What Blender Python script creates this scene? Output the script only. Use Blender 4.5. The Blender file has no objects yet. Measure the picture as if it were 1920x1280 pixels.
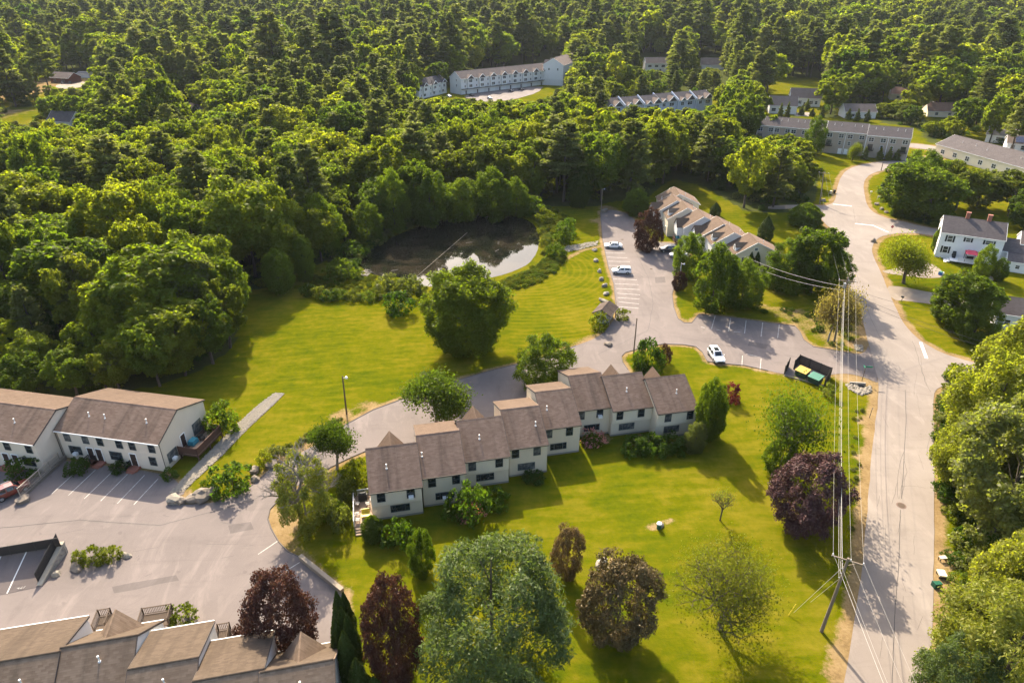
import bpy, math, random
import numpy as np
from mathutils import Vector, Matrix
from mathutils.geometry import tessellate_polygon

SC = bpy.context.scene
# ------------------------------------------------------------------ camera, sky, sun, exposure
CAM_H, PITCH, FPX = 62.0, math.radians(28.0), 1280.0
cam_d = bpy.data.cameras.new('camera')
cam_d.lens, cam_d.sensor_width, cam_d.clip_start, cam_d.clip_end = 24.0, 36.0, 0.5, 6000.0
cam = bpy.data.objects.new('camera', cam_d)
cam.location = (0, 0, CAM_H)
cam.rotation_euler = (math.pi / 2 - PITCH, 0, 0)
SC.collection.objects.link(cam)
SC.camera = cam

SUN_EL, SUN_AZ = math.radians(36.5), math.radians(15.0)      # shadows fall towards the camera and to the right
wd = bpy.data.worlds.new('World'); SC.world = wd; wd.use_nodes = True
nt = wd.node_tree
sky = nt.nodes.new('ShaderNodeTexSky'); sky.sky_type = 'NISHITA'; sky.sun_disc = False
sky.sun_elevation = SUN_EL; sky.sun_rotation = -SUN_AZ; sky.air_density = 1.0; sky.dust_density = 3.5; sky.ozone_density = 1.0
bg = nt.nodes['Background']; bg.inputs['Strength'].default_value = 0.14
nt.links.new(sky.outputs[0], bg.inputs[0])
sun_d = bpy.data.lights.new('sun', 'SUN'); sun_d.energy = 4.4; sun_d.angle = math.radians(0.53); sun_d.color = (1.0, 0.88, 0.69)
sun = bpy.data.objects.new('sun', sun_d); SC.collection.objects.link(sun)
sun.rotation_euler = Vector((math.sin(SUN_AZ) * math.cos(SUN_EL), -math.cos(SUN_AZ) * math.cos(SUN_EL), -math.sin(SUN_EL))).to_track_quat('-Z', 'Y').to_euler()
sun.location = (-60, 250, 180)
vs = SC.view_settings
SC.display_settings.display_device = 'sRGB'
vs.view_transform = 'Standard'; vs.look = 'None'; vs.gamma = 1.0; vs.use_curve_mapping = False; vs.exposure = 1.66
cy = SC.cycles
cy.max_bounces = 6; cy.diffuse_bounces = 3; cy.glossy_bounces = 3; cy.transmission_bounces = 3; cy.transparent_max_bounces = 4
cy.caustics_reflective = False; cy.caustics_refractive = False

# ------------------------------------------------------------------ helpers
_c, _s = math.cos(PITCH), math.sin(PITCH)
def W(px, py, z=0.0):
    """where the sight line through a point of the photograph meets the level z"""
    u, v = (px - 960) / FPX, (py - 640) / FPX
    rx, ry, rz = u, _c - v * _s, -_s - v * _c
    t = (z - CAM_H) / rz
    return (rx * t, ry * t)
def W3(px, py, z=0.0):
    a = W(px, py, z); return (a[0], a[1], z)
def P(x, y, z=0.0):
    dz = z - CAM_H
    Y = y * _s + dz * _c; D = y * _c - dz * _s
    return (960 + FPX * x / D, 640 - FPX * Y / D, D)
def height_to(px, py, ty):
    x, y = W(px, py); lo, hi = 0.0, 60.0
    for _ in range(40):
        m = (lo + hi) / 2
        if P(x, y, m)[1] > ty: lo = m
        else: hi = m
    return lo
R_ = math.radians
COL = SC.collection

class MB:
    def __init__(s): s.v, s.f, s.m = [], [], []
    def poly(s, pts, m=0):
        n = len(s.v); s.v += [tuple(p) for p in pts]; s.f.append(tuple(range(n, n + len(pts)))); s.m.append(m)
    def box(s, x0, x1, y0, y1, z0, z1, m=0):
        s.hexa([(x0, y0, z0), (x1, y0, z0), (x1, y1, z0), (x0, y1, z0), (x0, y0, z1), (x1, y0, z1), (x1, y1, z1), (x0, y1, z1)], m)
    def hexa(s, p, m=0):
        n = len(s.v); s.v += [tuple(q) for q in p]
        for f in ((3, 2, 1, 0), (4, 5, 6, 7), (0, 1, 5, 4), (1, 2, 6, 5), (2, 3, 7, 6), (3, 0, 4, 7)):
            s.f.append(tuple(n + i for i in f)); s.m.append(m)
    def slab(s, q, th, m=0):
        """quad q (counter-clockwise seen from outside) made th thick to the inside"""
        a, b, c, d = [Vector(p) for p in q]; n = (b - a).cross(c - a).normalized() * -th
        s.hexa([a + n, b + n, c + n, d + n, a, b, c, d], m)
    def bar(s, a, b, w, h, m=0):
        a, b = Vector(a), Vector(b); d = (b - a).normalized()
        up = Vector((0, 0, 1)) if abs(d.z) < 0.95 else Vector((0, 1, 0))
        x = d.cross(up).normalized() * w / 2; y = x.cross(d).normalized() * h / 2
        s.hexa([a - x - y, a + x - y, b + x - y, b - x - y, a - x + y, a + x + y, b + x + y, b - x + y], m)
    def tube(s, a, b, r0, r1, n=6, m=0, caps=True):
        a, b = Vector(a), Vector(b); d = (b - a).normalized()
        up = Vector((0, 0, 1)) if abs(d.z) < 0.9 else Vector((1, 0, 0))
        x = d.cross(up).normalized(); y = d.cross(x); k = len(s.v)
        for c, r in ((a, r0), (b, r1)):
            for i in range(n):
                t = 2 * math.pi * i / n; s.v.append(tuple(c + x * (r * math.cos(t)) + y * (r * math.sin(t))))
        for i in range(n):
            j = (i + 1) % n; s.f.append((k + j, k + i, k + n + i, k + n + j)); s.m.append(m)
        if caps:
            s.f.append(tuple(k + i for i in range(n))); s.m.append(m)
            s.f.append(tuple(k + n + i for i in reversed(range(n)))); s.m.append(m)
    def build(s, name, mats, parent=None, loc=None, rz=None, smooth=False):
        me = bpy.data.meshes.new(name); me.from_pydata(s.v, [], s.f)
        if not isinstance(mats, (list, tuple)): mats = [mats]
        for mt in mats: me.materials.append(mt)
        if len(mats) > 1: me.polygons.foreach_set('material_index', s.m)
        if smooth: me.polygons.foreach_set('use_smooth', [True] * len(s.f))
        me.update()
        return link(name, me, parent, loc, rz)
def link(name, me, parent=None, loc=None, rz=None):
    o = bpy.data.objects.new(name, me); COL.objects.link(o)
    if parent is not None: o.parent = parent
    if loc is not None: o.location = loc
    if rz is not None: o.rotation_euler[2] = rz
    return o
def tag(o, label, cat=None, group=None, kind=None):
    if label: o['label'] = label
    if cat: o['category'] = cat
    if group: o['group'] = group
    if kind: o['kind'] = kind
    return o
def empty(name, loc, rz=0.0, label=None, cat=None, group=None):
    o = bpy.data.objects.new(name, None); COL.objects.link(o)
    o.location = loc; o.rotation_euler[2] = rz; o.empty_display_size = 0.3
    return tag(o, label, cat, group)

# ------------------------------------------------------------------ materials
def mat(name, col, rough=0.8, metal=0.0, spec=0.3):
    m = bpy.data.materials.new(name); m.use_nodes = True
    b = m.node_tree.nodes['Principled BSDF']
    b.inputs['Base Color'].default_value = (*col, 1); b.inputs['Roughness'].default_value = rough
    b.inputs['Metallic'].default_value = metal; b.inputs['Specular IOR Level'].default_value = spec
    return m
class NT:
    """small shorthand for node trees"""
    def __init__(s, m): s.t = m.node_tree; s.n = s.t.nodes; s.l = s.t.links
    def add(s, typ, ins=None, **kw):
        n = s.n.new(typ)
        for k, v in kw.items(): setattr(n, k, v)
        if ins:
            for k, v in ins.items():
                i = n.inputs[k]
                if isinstance(v, bpy.types.NodeSocket): s.l.new(v, i)
                else: i.default_value = v
        return n
    def noise(s, vec, scale, detail=4.0, rough=0.55, dist=0.0):
        return s.add('ShaderNodeTexNoise', {'Vector': vec, 'Scale': scale, 'Detail': detail, 'Roughness': rough, 'Distortion': dist}).outputs['Fac']
    def ramp(s, fac, stops):
        n = s.add('ShaderNodeValToRGB', {'Fac': fac}); e = n.color_ramp.elements
        while len(e) < len(stops): e.new(0.5)
        for i, (p, c) in enumerate(stops):
            e[i].position = p; e[i].color = (*c, 1) if len(c) == 3 else c
        return n.outputs['Color']
    def rng(s, v, a, b, c=0.0, d=1.0):
        return s.add('ShaderNodeMapRange', {'Value': v, 'From Min': a, 'From Max': b, 'To Min': c, 'To Max': d}).outputs[0]
    def mix(s, f, a, b, blend='MIX'):
        n = s.add('ShaderNodeMix', data_type='RGBA', blend_type=blend)
        for i, v in ((0, f), (6, a), (7, b)):
            if isinstance(v, bpy.types.NodeSocket): s.l.new(v, n.inputs[i])
            elif i == 0: n.inputs[0].default_value = v
            else: n.inputs[i].default_value = (*v, 1)
        return n.outputs[2]
    def math(s, op, a, b=0.0):
        n = s.add('ShaderNodeMath', operation=op)
        for i, v in enumerate((a, b)):
            if isinstance(v, bpy.types.NodeSocket): s.l.new(v, n.inputs[i])
            else: n.inputs[i].default_value = v
        return n.outputs[0]
    def pos(s): return s.add('ShaderNodeNewGeometry').outputs['Position']
    def obj(s): return s.add('ShaderNodeTexCoord').outputs['Object']
    def scaled(s, vec, sc): return s.add('ShaderNodeMapping', {'Vector': vec, 'Scale': sc}).outputs[0]
    def attr(s, name): return s.add('ShaderNodeAttribute', attribute_name=name).outputs['Fac']
    def bsdf(s): return s.n['Principled BSDF']
    def col(s, c): s.l.new(c, s.bsdf().inputs['Base Color'])
    def bump(s, h, strength=0.5, dist=0.05):
        b = s.add('ShaderNodeBump', {'Height': h, 'Strength': strength, 'Distance': dist}); s.l.new(b.outputs[0], s.bsdf().inputs['Normal'])

def asphalt(name, c1, c2, c3, scale=1.0):
    m = mat(name, c1, 0.9, 0, 0.15); t = NT(m); p = t.pos()
    a = t.noise(p, 0.07 * scale, 5, 0.6); b = t.noise(p, 0.55 * scale, 5, 0.65); g = t.noise(p, 14, 3, 0.7)
    st = t.noise(t.scaled(p, (0.16, 0.9, 1)), 0.6, 4, 0.6, 0.6)
    c = t.ramp(a, [(0.33, c1), (0.52, c2), (0.7, c3)])
    c = t.mix(t.rng(b, 0.35, 0.75, 0, 0.35), c, c2)
    b2 = t.noise(t.scaled(p, (1.0, 0.35, 1)), 0.25, 5, 0.7, 1.0); c = t.mix(t.rng(b2, 0.52, 0.68, 0, 0.55), c, tuple(x * 1.22 for x in c3)); c = t.mix(t.rng(b2, 0.30, 0.44, 0.5, 0), c, tuple(x * 0.80 for x in c1))
    c = t.mix(t.rng(st, 0.55, 0.75, 0, 0.35), c, tuple(x * 0.72 for x in c1))
    sp = t.noise(p, 0.9, 2, 0.4)
    c = t.mix(t.rng(sp, 0.70, 0.78, 0, 0.35), c, tuple(x * 0.6 for x in c1))
    c = t.mix(t.rng(g, 0.3, 0.7, 0, 0.22), c, tuple(min(1, x * 1.35) for x in c3))
    t.col(c); t.bump(g, 0.25, 0.02)
    return m
M = {}
M['road'] = asphalt('road_asphalt', (0.168, 0.138, 0.118), (0.195, 0.163, 0.138), (0.222, 0.188, 0.160))
M['drive'] = asphalt('drive_asphalt', (0.112, 0.093, 0.084), (0.142, 0.117, 0.106), (0.172, 0.141, 0.126))
M['lot'] = asphalt('lot_asphalt', (0.105, 0.084, 0.076), (0.130, 0.104, 0.093), (0.155, 0.125, 0.110))
M['gravel_drive'] = asphalt('gravel_drive', (0.16, 0.125, 0.095), (0.20, 0.160, 0.122), (0.24, 0.195, 0.15), 2.0)
def paint_mat():
    m = mat('worn_road_paint', (0.6, 0.58, 0.53), 0.7); t = NT(m); p = t.pos()
    n = t.noise(p, 2.2, 5, 0.7); t.col(t.mix(t.rng(n, 0.40, 0.64, 0.1, 0.85), (0.46, 0.43, 0.385), (0.21, 0.18, 0.155)))
    return m
M['paint'] = paint_mat()
M['paint_white'] = mat('road_paint', (0.66, 0.63, 0.57), 0.6)
M['crack'] = mat('crack_sealer', (0.035, 0.03, 0.028), 0.6)
M['kerb'] = mat('asphalt_kerb', (0.11, 0.092, 0.08), 0.9)

def ground_mat():
    m = mat('ground', (0.1, 0.12, 0.01), 1.0, 0, 0.0); t = NT(m); p = t.pos()
    forest, dirt, mow = t.attr('forest'), t.attr('dirt'), t.attr('mow')
    big = t.noise(p, 0.045, 4, 0.55); mid = t.noise(p, 0.28, 5, 0.62); fine = t.noise(p, 2.6, 4, 0.7); streak = t.noise(t.scaled(p, (0.22, 1.0, 1)), 0.8, 4, 0.6, 0.5)
    lush, std, dry = (0.046, 0.066, 0.0020), (0.082, 0.086, 0.0018), (0.138, 0.114, 0.010)
    mid2 = t.noise(p, 0.9, 5, 0.7)
    k = t.math('ADD', t.math('MULTIPLY', big, 0.36), t.math('ADD', t.math('MULTIPLY', mid, 0.30), t.math('ADD', t.math('MULTIPLY', streak, 0.24), t.math('MULTIPLY', mid2, 0.20))))
    g = t.ramp(k, [(0.45, lush), (0.545, std), (0.66, dry)])
    w1 = t.add('ShaderNodeTexWave', {'Vector': t.scaled(t.add('ShaderNodeVectorRotate', {'Vector': p, 'Angle': 1.35}, rotation_type='Z_AXIS').outputs[0], (1, 1, 1)), 'Scale': 0.16, 'Distortion': 2.6, 'Detail': 2, 'Detail Scale': 0.35}, wave_type='BANDS').outputs['Fac']
    # arcs left by the mower round the lone tree by the pond
    pc = t.add('ShaderNodeVectorMath', {0: p, 1: (W(985, 505)[0], W(985, 505)[1], 0)}, operation='SUBTRACT').outputs[0]
    w2 = t.add('ShaderNodeTexWave', {'Vector': pc, 'Scale': 0.20, 'Distortion': 1.2, 'Detail': 2, 'Detail Scale': 0.3}, wave_type='RINGS', rings_direction='Z').outputs['Fac']
    wv = t.mix(mow, w1, w2)
    g = t.mix(t.math('MULTIPLY', t.rng(wv, 0.55, 1.0, 0, 1.0), t.mix(mow, (0.10, 0.10, 0.10), (0.28, 0.28, 0.28))), g, (0.165, 0.128, 0.010))
    g = t.mix(t.rng(wv, 0.0, 0.35, 0.08, 0), g, lush)
    g = t.mix(t.rng(fine, 0.55, 0.8, 0, 0.42), g, (0.140, 0.116, 0.012))
    g = t.mix(t.rng(fine, 0.25, 0.42, 0.38, 0), g, (0.050, 0.064, 0.003))
    soil = t.ramp(t.math('ADD', t.math('MULTIPLY', mid, 0.6), t.math('MULTIPLY', fine, 0.4)), [(0.35, (0.13, 0.085, 0.038)), (0.5, (0.20, 0.135, 0.062)), (0.68, (0.26, 0.185, 0.095))])
    dm = t.math('ADD', dirt, t.math('MULTIPLY', t.math('SUBTRACT', t.math('ADD', t.math('MULTIPLY', mid, 0.6), t.math('MULTIPLY', fine, 0.5)), 0.55), 1.5))
    c = t.mix(t.rng(dm, 0.42, 0.72), g, soil)
    litter = t.ramp(t.math('ADD', t.math('MULTIPLY', mid, 0.5), t.math('MULTIPLY', fine, 0.5)), [(0.35, (0.032, 0.042, 0.012)), (0.55, (0.055, 0.062, 0.018)), (0.72, (0.085, 0.075, 0.036))])
    fm = t.math('ADD', forest, t.math('MULTIPLY', t.math('SUBTRACT', mid, 0.5), 0.8))
    c = t.mix(t.rng(fm, 0.35, 0.65), c, litter)
    t.col(c); t.bump(fine, 0.6, 0.12)
    return m
M['ground'] = ground_mat()

def roof_mat(name, c1, c2, stain, rows=5.2, streak=0.55):
    """asphalt shingles: rows across the slope, odd tabs, streaks of dirt running down the slope"""
    m = mat(name, c1, 0.95, 0, 0.1); t = NT(m); o = t.obj()
    xyz = t.add('ShaderNodeSeparateXYZ', {0: o})
    row = t.math('MULTIPLY', xyz.outputs[1], rows); rfl = t.math('FLOOR', row); rfr = t.math('FRACT', row)
    tab = t.math('FLOOR', t.math('ADD', t.math('MULTIPLY', xyz.outputs[0], 2.2), t.math('MULTIPLY', rfl, 0.37)))
    cell = t.add('ShaderNodeCombineXYZ', {0: tab, 1: rfl})
    wn = t.add('ShaderNodeTexWhiteNoise', {'Vector': cell.outputs[0]}, noise_dimensions='3D').outputs['Value']
    c = t.mix(wn, c1, c2)
    big = t.noise(o, 0.35, 4, 0.6); c = t.mix(t.rng(big, 0.4, 0.7, 0, 0.4), c, tuple(x * 0.82 for x in c1))
    st = t.noise(t.scaled(o, (1.0, 0.10, 0.10)), 0.9, 4, 0.6, 0.3)
    c = t.mix(t.rng(st, 0.48, 0.72, 0, streak), c, stain)
    edge = t.rng(rfr, 0.80, 0.90, 0, 0.35); c = t.mix(edge, c, tuple(x * 0.45 for x in c1))
    t.col(c); t.bump(t.math('ADD', rfr, t.math('MULTIPLY', wn, 0.3)), 0.7, 0.04)
    return m
M['roof_brown'] = roof_mat('brown_shingles', (0.185, 0.120, 0.084), (0.255, 0.172, 0.124), (0.080, 0.057, 0.042))
M['roof_tan'] = roof_mat('tan_shingles', (0.112, 0.076, 0.053), (0.142, 0.098, 0.069), (0.076, 0.053, 0.037), streak=0.35)
M['roof_tan_old'] = roof_mat('weathered_tan_shingles', (0.080, 0.058, 0.041), (0.104, 0.076, 0.054), (0.050, 0.037, 0.027), streak=0.6)
M['roof_old'] = roof_mat('weathered_shingles', (0.175, 0.120, 0.080), (0.245, 0.172, 0.118), (0.095, 0.070, 0.047))
M['roof_grey'] = roof_mat('grey_shingles', (0.085, 0.072, 0.070), (0.115, 0.098, 0.094), (0.07, 0.06, 0.06), streak=0.25)
M['roof_warm'] = roof_mat('taupe_shingles', (0.15, 0.115, 0.095), (0.19, 0.145, 0.122), (0.12, 0.09, 0.075), streak=0.2)
M['roof_terra'] = roof_mat('russet_shingles', (0.23, 0.13, 0.09), (0.28, 0.165, 0.115), (0.17, 0.10, 0.07), streak=0.2)
M['roof_light'] = roof_mat('pale_grey_shingles', (0.22, 0.20, 0.185), (0.27, 0.245, 0.225), (0.2, 0.18, 0.16), streak=0.2)

def siding(name, c, dirt=0.12, pitch=8.0):
    m = mat(name, c, 0.75, 0, 0.2); t = NT(m); o = t.obj()
    z = t.add('ShaderNodeSeparateXYZ', {0: o}).outputs[2]; fr = t.math('FRACT', t.math('MULTIPLY', z, pitch))
    n = t.noise(t.scaled(o, (1, 1, 0.35)), 0.8, 5, 0.6)
    cc = t.mix(t.rng(n, 0.4, 0.75, 0, dirt * 3), c, tuple(x * 0.80 for x in c))
    cc = t.mix(t.rng(z, 0.0, 0.9, dirt * 2, 0), cc, (0.30, 0.26, 0.19))
    t.col(cc); t.bump(fr, 0.5, 0.02)
    return m
M['cream'] = siding('cream_siding', (0.68, 0.57, 0.41))
M['cream2'] = siding('pale_cream_siding', (0.74, 0.63, 0.46))
M['buff'] = siding('buff_siding', (0.66, 0.555, 0.43))
M['white'] = siding('white_clapboard', (0.74, 0.73, 0.70), 0.06)
M['offwhite'] = siding('offwhite_siding', (0.62, 0.60, 0.56), 0.08)
M['taupe'] = siding('taupe_siding', (0.38, 0.305, 0.235), 0.08)
M['bluegrey'] = siding('blue_grey_siding', (0.42, 0.45, 0.50), 0.08)
M['grey_side'] = siding('grey_siding', (0.42, 0.40, 0.36), 0.08)
M['redbrown'] = siding('red_brown_siding', (0.16, 0.06, 0.045), 0.08)
M['trim_white'] = mat('white_trim', (0.76, 0.74, 0.70), 0.5)
M['trim_dark'] = mat('dark_brown_trim', (0.055, 0.042, 0.035), 0.6)
M['trim_grey'] = mat('grey_green_window_frame', (0.085, 0.095, 0.088), 0.5)
M['trim_tan'] = mat('tan_trim', (0.36, 0.29, 0.22), 0.6)
M['shutter'] = mat('black_shutter', (0.020, 0.024, 0.026), 0.5)
M['door_dark'] = mat('dark_brown_door', (0.045, 0.026, 0.02), 0.5)
M['garage'] = mat('white_garage_door', (0.66, 0.64, 0.60), 0.5)
M['concrete'] = mat('concrete', (0.26, 0.235, 0.20), 0.9)
def glass(name, c, c2=None):
    m = mat(name, c, 0.08, 0, 0.6); t = NT(m); o = t.obj()
    n = t.noise(o, 1.3, 2, 0.5)
    t.col(t.mix(t.rng(n, 0.45, 0.62), c, c2 or tuple(x * 2.2 for x in c)))
    return m
M['glass'] = glass('window_glass', (0.014, 0.018, 0.020))
M['glass_curtain'] = glass('window_glass_with_blind', (0.055, 0.06, 0.062), (0.19, 0.18, 0.16))
M['car_glass'] = mat('car_glass', (0.012, 0.014, 0.016), 0.06, 0, 0.7)
def wood(name, c, s=1.0):
    m = mat(name, c, 0.85, 0, 0.2); t = NT(m); o = t.obj()
    n = t.noise(t.scaled(o, (6 * s, 6 * s, 0.7)), 2.0, 4, 0.65); n2 = t.noise(o, 0.8, 3)
    c1 = t.mix(n, tuple(x * 0.65 for x in c), tuple(min(1, x * 1.35) for x in c)); t.col(t.mix(t.rng(n2, 0.3, 0.7, 0, 0.3), c1, tuple(x * 0.7 for x in c)))
    return m
M['deck_red'] = wood('red_brown_deck_stain', (0.095, 0.050, 0.036))
M['deck_tan'] = wood('weathered_deck_boards', (0.36, 0.26, 0.18))
M['pole_wood'] = wood('weathered_pole_wood', (0.20, 0.155, 0.11))
M['pole_dark'] = wood('dark_pole_wood', (0.085, 0.06, 0.042))
M['timber'] = wood('landscape_timber', (0.27, 0.215, 0.155))
M['bark'] = wood('bark', (0.085, 0.066, 0.05), 0.5)
M['bark_grey'] = wood('grey_bark', (0.20, 0.175, 0.15), 0.5)
M['bark_pale'] = wood('pale_dead_twigs', (0.27, 0.235, 0.20), 0.5)
M['metal'] = mat('galvanised_steel', (0.42, 0.42, 0.42), 0.45, 0.6)
M['vent'] = mat('pale_vent_pipe', (0.62, 0.60, 0.56), 0.5)
M['black_metal'] = mat('black_metal', (0.018, 0.017, 0.016), 0.6)
M['slat_brown'] = wood('brown_privacy_slats', (0.062, 0.050, 0.042))
M['brick'] = mat('red_chimney_brick', (0.27, 0.105, 0.07), 0.9)
M['wire'] = mat('sunlit_wire', (0.34, 0.31, 0.27), 0.6, 0.0)
M['wire_dark'] = mat('dark_cable', (0.06, 0.055, 0.05), 0.5)
M['porcelain'] = mat('insulator', (0.55, 0.54, 0.52), 0.3)
def stone(name, c):
    m = mat(name, c, 0.95, 0, 0.15); t = NT(m); o = t.pos()
    a = t.noise(o, 2.2, 5, 0.65); b = t.noise(o, 9, 4, 0.7)
    t.col(t.mix(b, t.mix(a, tuple(x * 0.6 for x in c), tuple(min(1, x * 1.3) for x in c)), tuple(x * 0.9 for x in c))); t.bump(b, 0.7, 0.05)
    return m
M['stone'] = stone('fieldstone', (0.20, 0.165, 0.13))
M['stone_pale'] = stone('pale_stone', (0.27, 0.235, 0.185))
M['stone_grey'] = stone('grey_wall_block', (0.26, 0.24, 0.215))
M['stone_cap'] = stone('cream_cap_stone', (0.36, 0.315, 0.24))
def water_mat():
    m = mat('pond_water', (0.012, 0.014, 0.008), 0.03, 0, 0.2); m.node_tree.nodes['Principled BSDF'].inputs['IOR'].default_value = 1.33; t = NT(m); p = t.pos()
    a = t.noise(p, 0.10, 4, 0.6, 0.8); b = t.noise(p, 1.6, 3, 0.6)
    c = t.mix(t.rng(a, 0.44, 0.60), (0.006, 0.007, 0.005), (0.022, 0.018, 0.012))
    t.col(c); t.l.new(t.rng(a, 0.44, 0.62, 0.01, 0.05), t.bsdf().inputs['Roughness']); t.bump(b, 0.03, 0.02)
    return m
M['water'] = water_mat()
def paintcol(name, c, rough=0.25): 
    m = mat(name, c, rough, 0, 0.5); m.node_tree.nodes['Principled BSDF'].inputs['Coat Weight'].default_value = 0.5; return m
M['car_white'] = paintcol('white_car_paint', (0.78, 0.78, 0.77)); M['car_navy'] = paintcol('navy_car_paint', (0.022, 0.026, 0.04))
M['car_maroon'] = paintcol('maroon_car_paint', (0.17, 0.035, 0.022)); M['car_black'] = paintcol('black_car_paint', (0.015, 0.015, 0.016)); M['car_silver'] = paintcol('silver_car_paint', (0.42, 0.42, 0.42))
M['tyre'] = mat('tyre_rubber', (0.018, 0.018, 0.018), 0.8); M['rim'] = mat('alloy_rim', (0.45, 0.45, 0.45), 0.3, 0.8)
M['lamp_red'] = mat('red_tail_lamp', (0.35, 0.02, 0.015), 0.2); M['lamp_clear'] = mat('headlamp_lens', (0.6, 0.6, 0.58), 0.1)
M['bin_green'] = mat('green_plastic', (0.012, 0.085, 0.05), 0.5); M['bin_dark'] = mat('dark_green_steel', (0.016, 0.05, 0.034), 0.6)
M['lid_yellow'] = mat('yellow_lid', (0.44, 0.30, 0.05), 0.5); M['lid_green'] = mat('faded_green_lid', (0.06, 0.19, 0.125), 0.5); M['teal'] = mat('teal_tarp', (0.03, 0.20, 0.25), 0.6)
M['beige'] = mat('beige_plastic', (0.62, 0.54, 0.38), 0.5); M['red'] = mat('sign_red', (0.45, 0.02, 0.02), 0.4); M['sign_green'] = mat('sign_green', (0.02, 0.22, 0.12), 0.4)
M['pink'] = mat('coral_red_canopy', (0.55, 0.06, 0.09), 0.7); M['yellow'] = mat('yellow_plastic', (0.62, 0.45, 0.04), 0.5); M['orange'] = mat('orange_gourd', (0.50, 0.20, 0.02), 0.6); M['solar'] = mat('solar_panel', (0.015, 0.018, 0.05), 0.15, 0, 0.6)
M['mulch'] = mat('bark_mulch', (0.10, 0.062, 0.042), 0.95); M['rope'] = mat('pale_rope', (0.42, 0.37, 0.28), 0.8); M['cushion'] = mat('pale_cushion', (0.55, 0.50, 0.44), 0.8)

def leaf_mat(name, stops, trans=0.56, gloss=0.006, shift=0.5, tcol=2.1):
    """leaves: colour differs from tree to tree (stops) and from leaf spray to leaf spray (tint)"""
    m = bpy.data.materials.new(name); m.use_nodes = True; t = NT(m); t.n.clear()
    inf = t.add('ShaderNodeObjectInfo'); rnd = inf.outputs['Random']
    reg = t.noise(inf.outputs['Location'], 0.017, 3, 0.6)
    k = t.math('ADD', t.math('MULTIPLY', rnd, 1 - shift), t.math('MULTIPLY', t.rng(reg, 0.34, 0.66), shift))
    c = t.ramp(k, stops); tint = t.attr('tint')
    wv = t.add('ShaderNodeTexWhiteNoise', {'W': t.math('MULTIPLY', rnd, 91.7)}, noise_dimensions='1D').outputs['Value']
    c = t.mix(1.0, c, t.add('ShaderNodeCombineColor', {0: t.rng(wv, 0, 1, .68, 1.28), 1: t.rng(wv, 0, 1, .72, 1.22), 2: t.rng(wv, 0, 1, .8, 1.3)}).outputs[0], 'MULTIPLY')
    hsv = t.add('ShaderNodeHueSaturation', {'Color': c, 'Hue': t.rng(tint, 0, 1, 0.487, 0.512), 'Saturation': t.rng(tint, 0, 1, 1.05, 0.92), 'Value': t.rng(tint, 0, 1, 0.80, 1.20)}).outputs[0]
    d = t.add('ShaderNodeBsdfDiffuse', {'Color': hsv})
    tc = t.mix(1.0, hsv, (tcol * .93, tcol, 0.55), 'MULTIPLY')
    tr = t.add('ShaderNodeBsdfTranslucent', {'Color': tc})
    mx = t.add('ShaderNodeMixShader', {0: trans, 1: d.outputs[0], 2: tr.outputs[0]})
    gl = t.add('ShaderNodeBsdfGlossy', {'Color': (0.9, 0.9, 0.8, 1), 'Roughness': 0.45})
    m2 = t.add('ShaderNodeMixShader', {0: gloss, 1: mx.outputs[0], 2: gl.outputs[0]})
    out = t.add('ShaderNodeOutputMaterial'); t.l.new(m2.outputs[0], out.inputs[0])
    return m
L = {}
L['mixed'] = leaf_mat('leaves_broadleaf', [(0.0, (0.058, 0.094, 0.012)), (0.2, (0.086, 0.120, 0.011)), (0.45, (0.116, 0.142, 0.010)), (0.75, (0.148, 0.160, 0.010)), (0.9, (0.134, 0.146, 0.022)), (1.0, (0.132, 0.144, 0.048))], shift=0.4, trans=0.6)
L['green'] = leaf_mat('leaves_green', [(0.0, (0.060, 0.092, 0.008)), (1.0, (0.084, 0.112, 0.008))])
L['bright'] = leaf_mat('leaves_yellow_green', [(0.0, (0.098, 0.116, 0.008)), (1.0, (0.118, 0.128, 0.010))])
L['sunny'] = leaf_mat('leaves_sunlit_maple', [(0.0, (0.150, 0.162, 0.020)), (1.0, (0.165, 0.170, 0.028))], trans=0.6)
L['pale'] = leaf_mat('leaves_silvery', [(0.0, (0.100, 0.114, 0.026)), (1.0, (0.118, 0.126, 0.034))], gloss=0.012)
L['palesun'] = leaf_mat('leaves_pale_maple', [(0.0, (0.150, 0.160, 0.042)), (1.0, (0.165, 0.170, 0.050))], trans=0.6, gloss=0.012)
L['lone'] = leaf_mat('leaves_lone_tree', [(0.0, (0.085, 0.112, 0.008)), (1.0, (0.092, 0.118, 0.008))])
L['mid'] = leaf_mat('leaves_mid_green', [(0.0, (0.048, 0.074, 0.007)), (1.0, (0.058, 0.082, 0.007))], trans=0.45)
L['thin'] = leaf_mat('leaves_small_olive', [(0.0, (0.075, 0.085, 0.008)), (1.0, (0.085, 0.092, 0.010))], trans=0.45)
L['dark'] = leaf_mat('leaves_deep_green', [(0.0, (0.038, 0.072, 0.007)), (1.0, (0.054, 0.088, 0.007))])
L['pine'] = leaf_mat('needles_pine', [(0.0, (0.088, 0.108, 0.028)), (0.5, (0.116, 0.132, 0.034)), (1.0, (0.142, 0.148, 0.038))], trans=0.48, gloss=0.008)
L['pine_near'] = leaf_mat('needles_white_pine', [(0.0, (0.078, 0.106, 0.032)), (1.0, (0.088, 0.114, 0.034))], trans=0.35, gloss=0.01)
L['cedar'] = leaf_mat('scales_arborvitae', [(0.0, (0.040, 0.060, 0.010)), (1.0, (0.050, 0.068, 0.010))], trans=0.12)
L['red'] = leaf_mat('leaves_dark_red', [(0.0, (0.064, 0.027, 0.018)), (1.0, (0.076, 0.031, 0.021))], trans=0.25, gloss=0.01, tcol=1.2)
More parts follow.
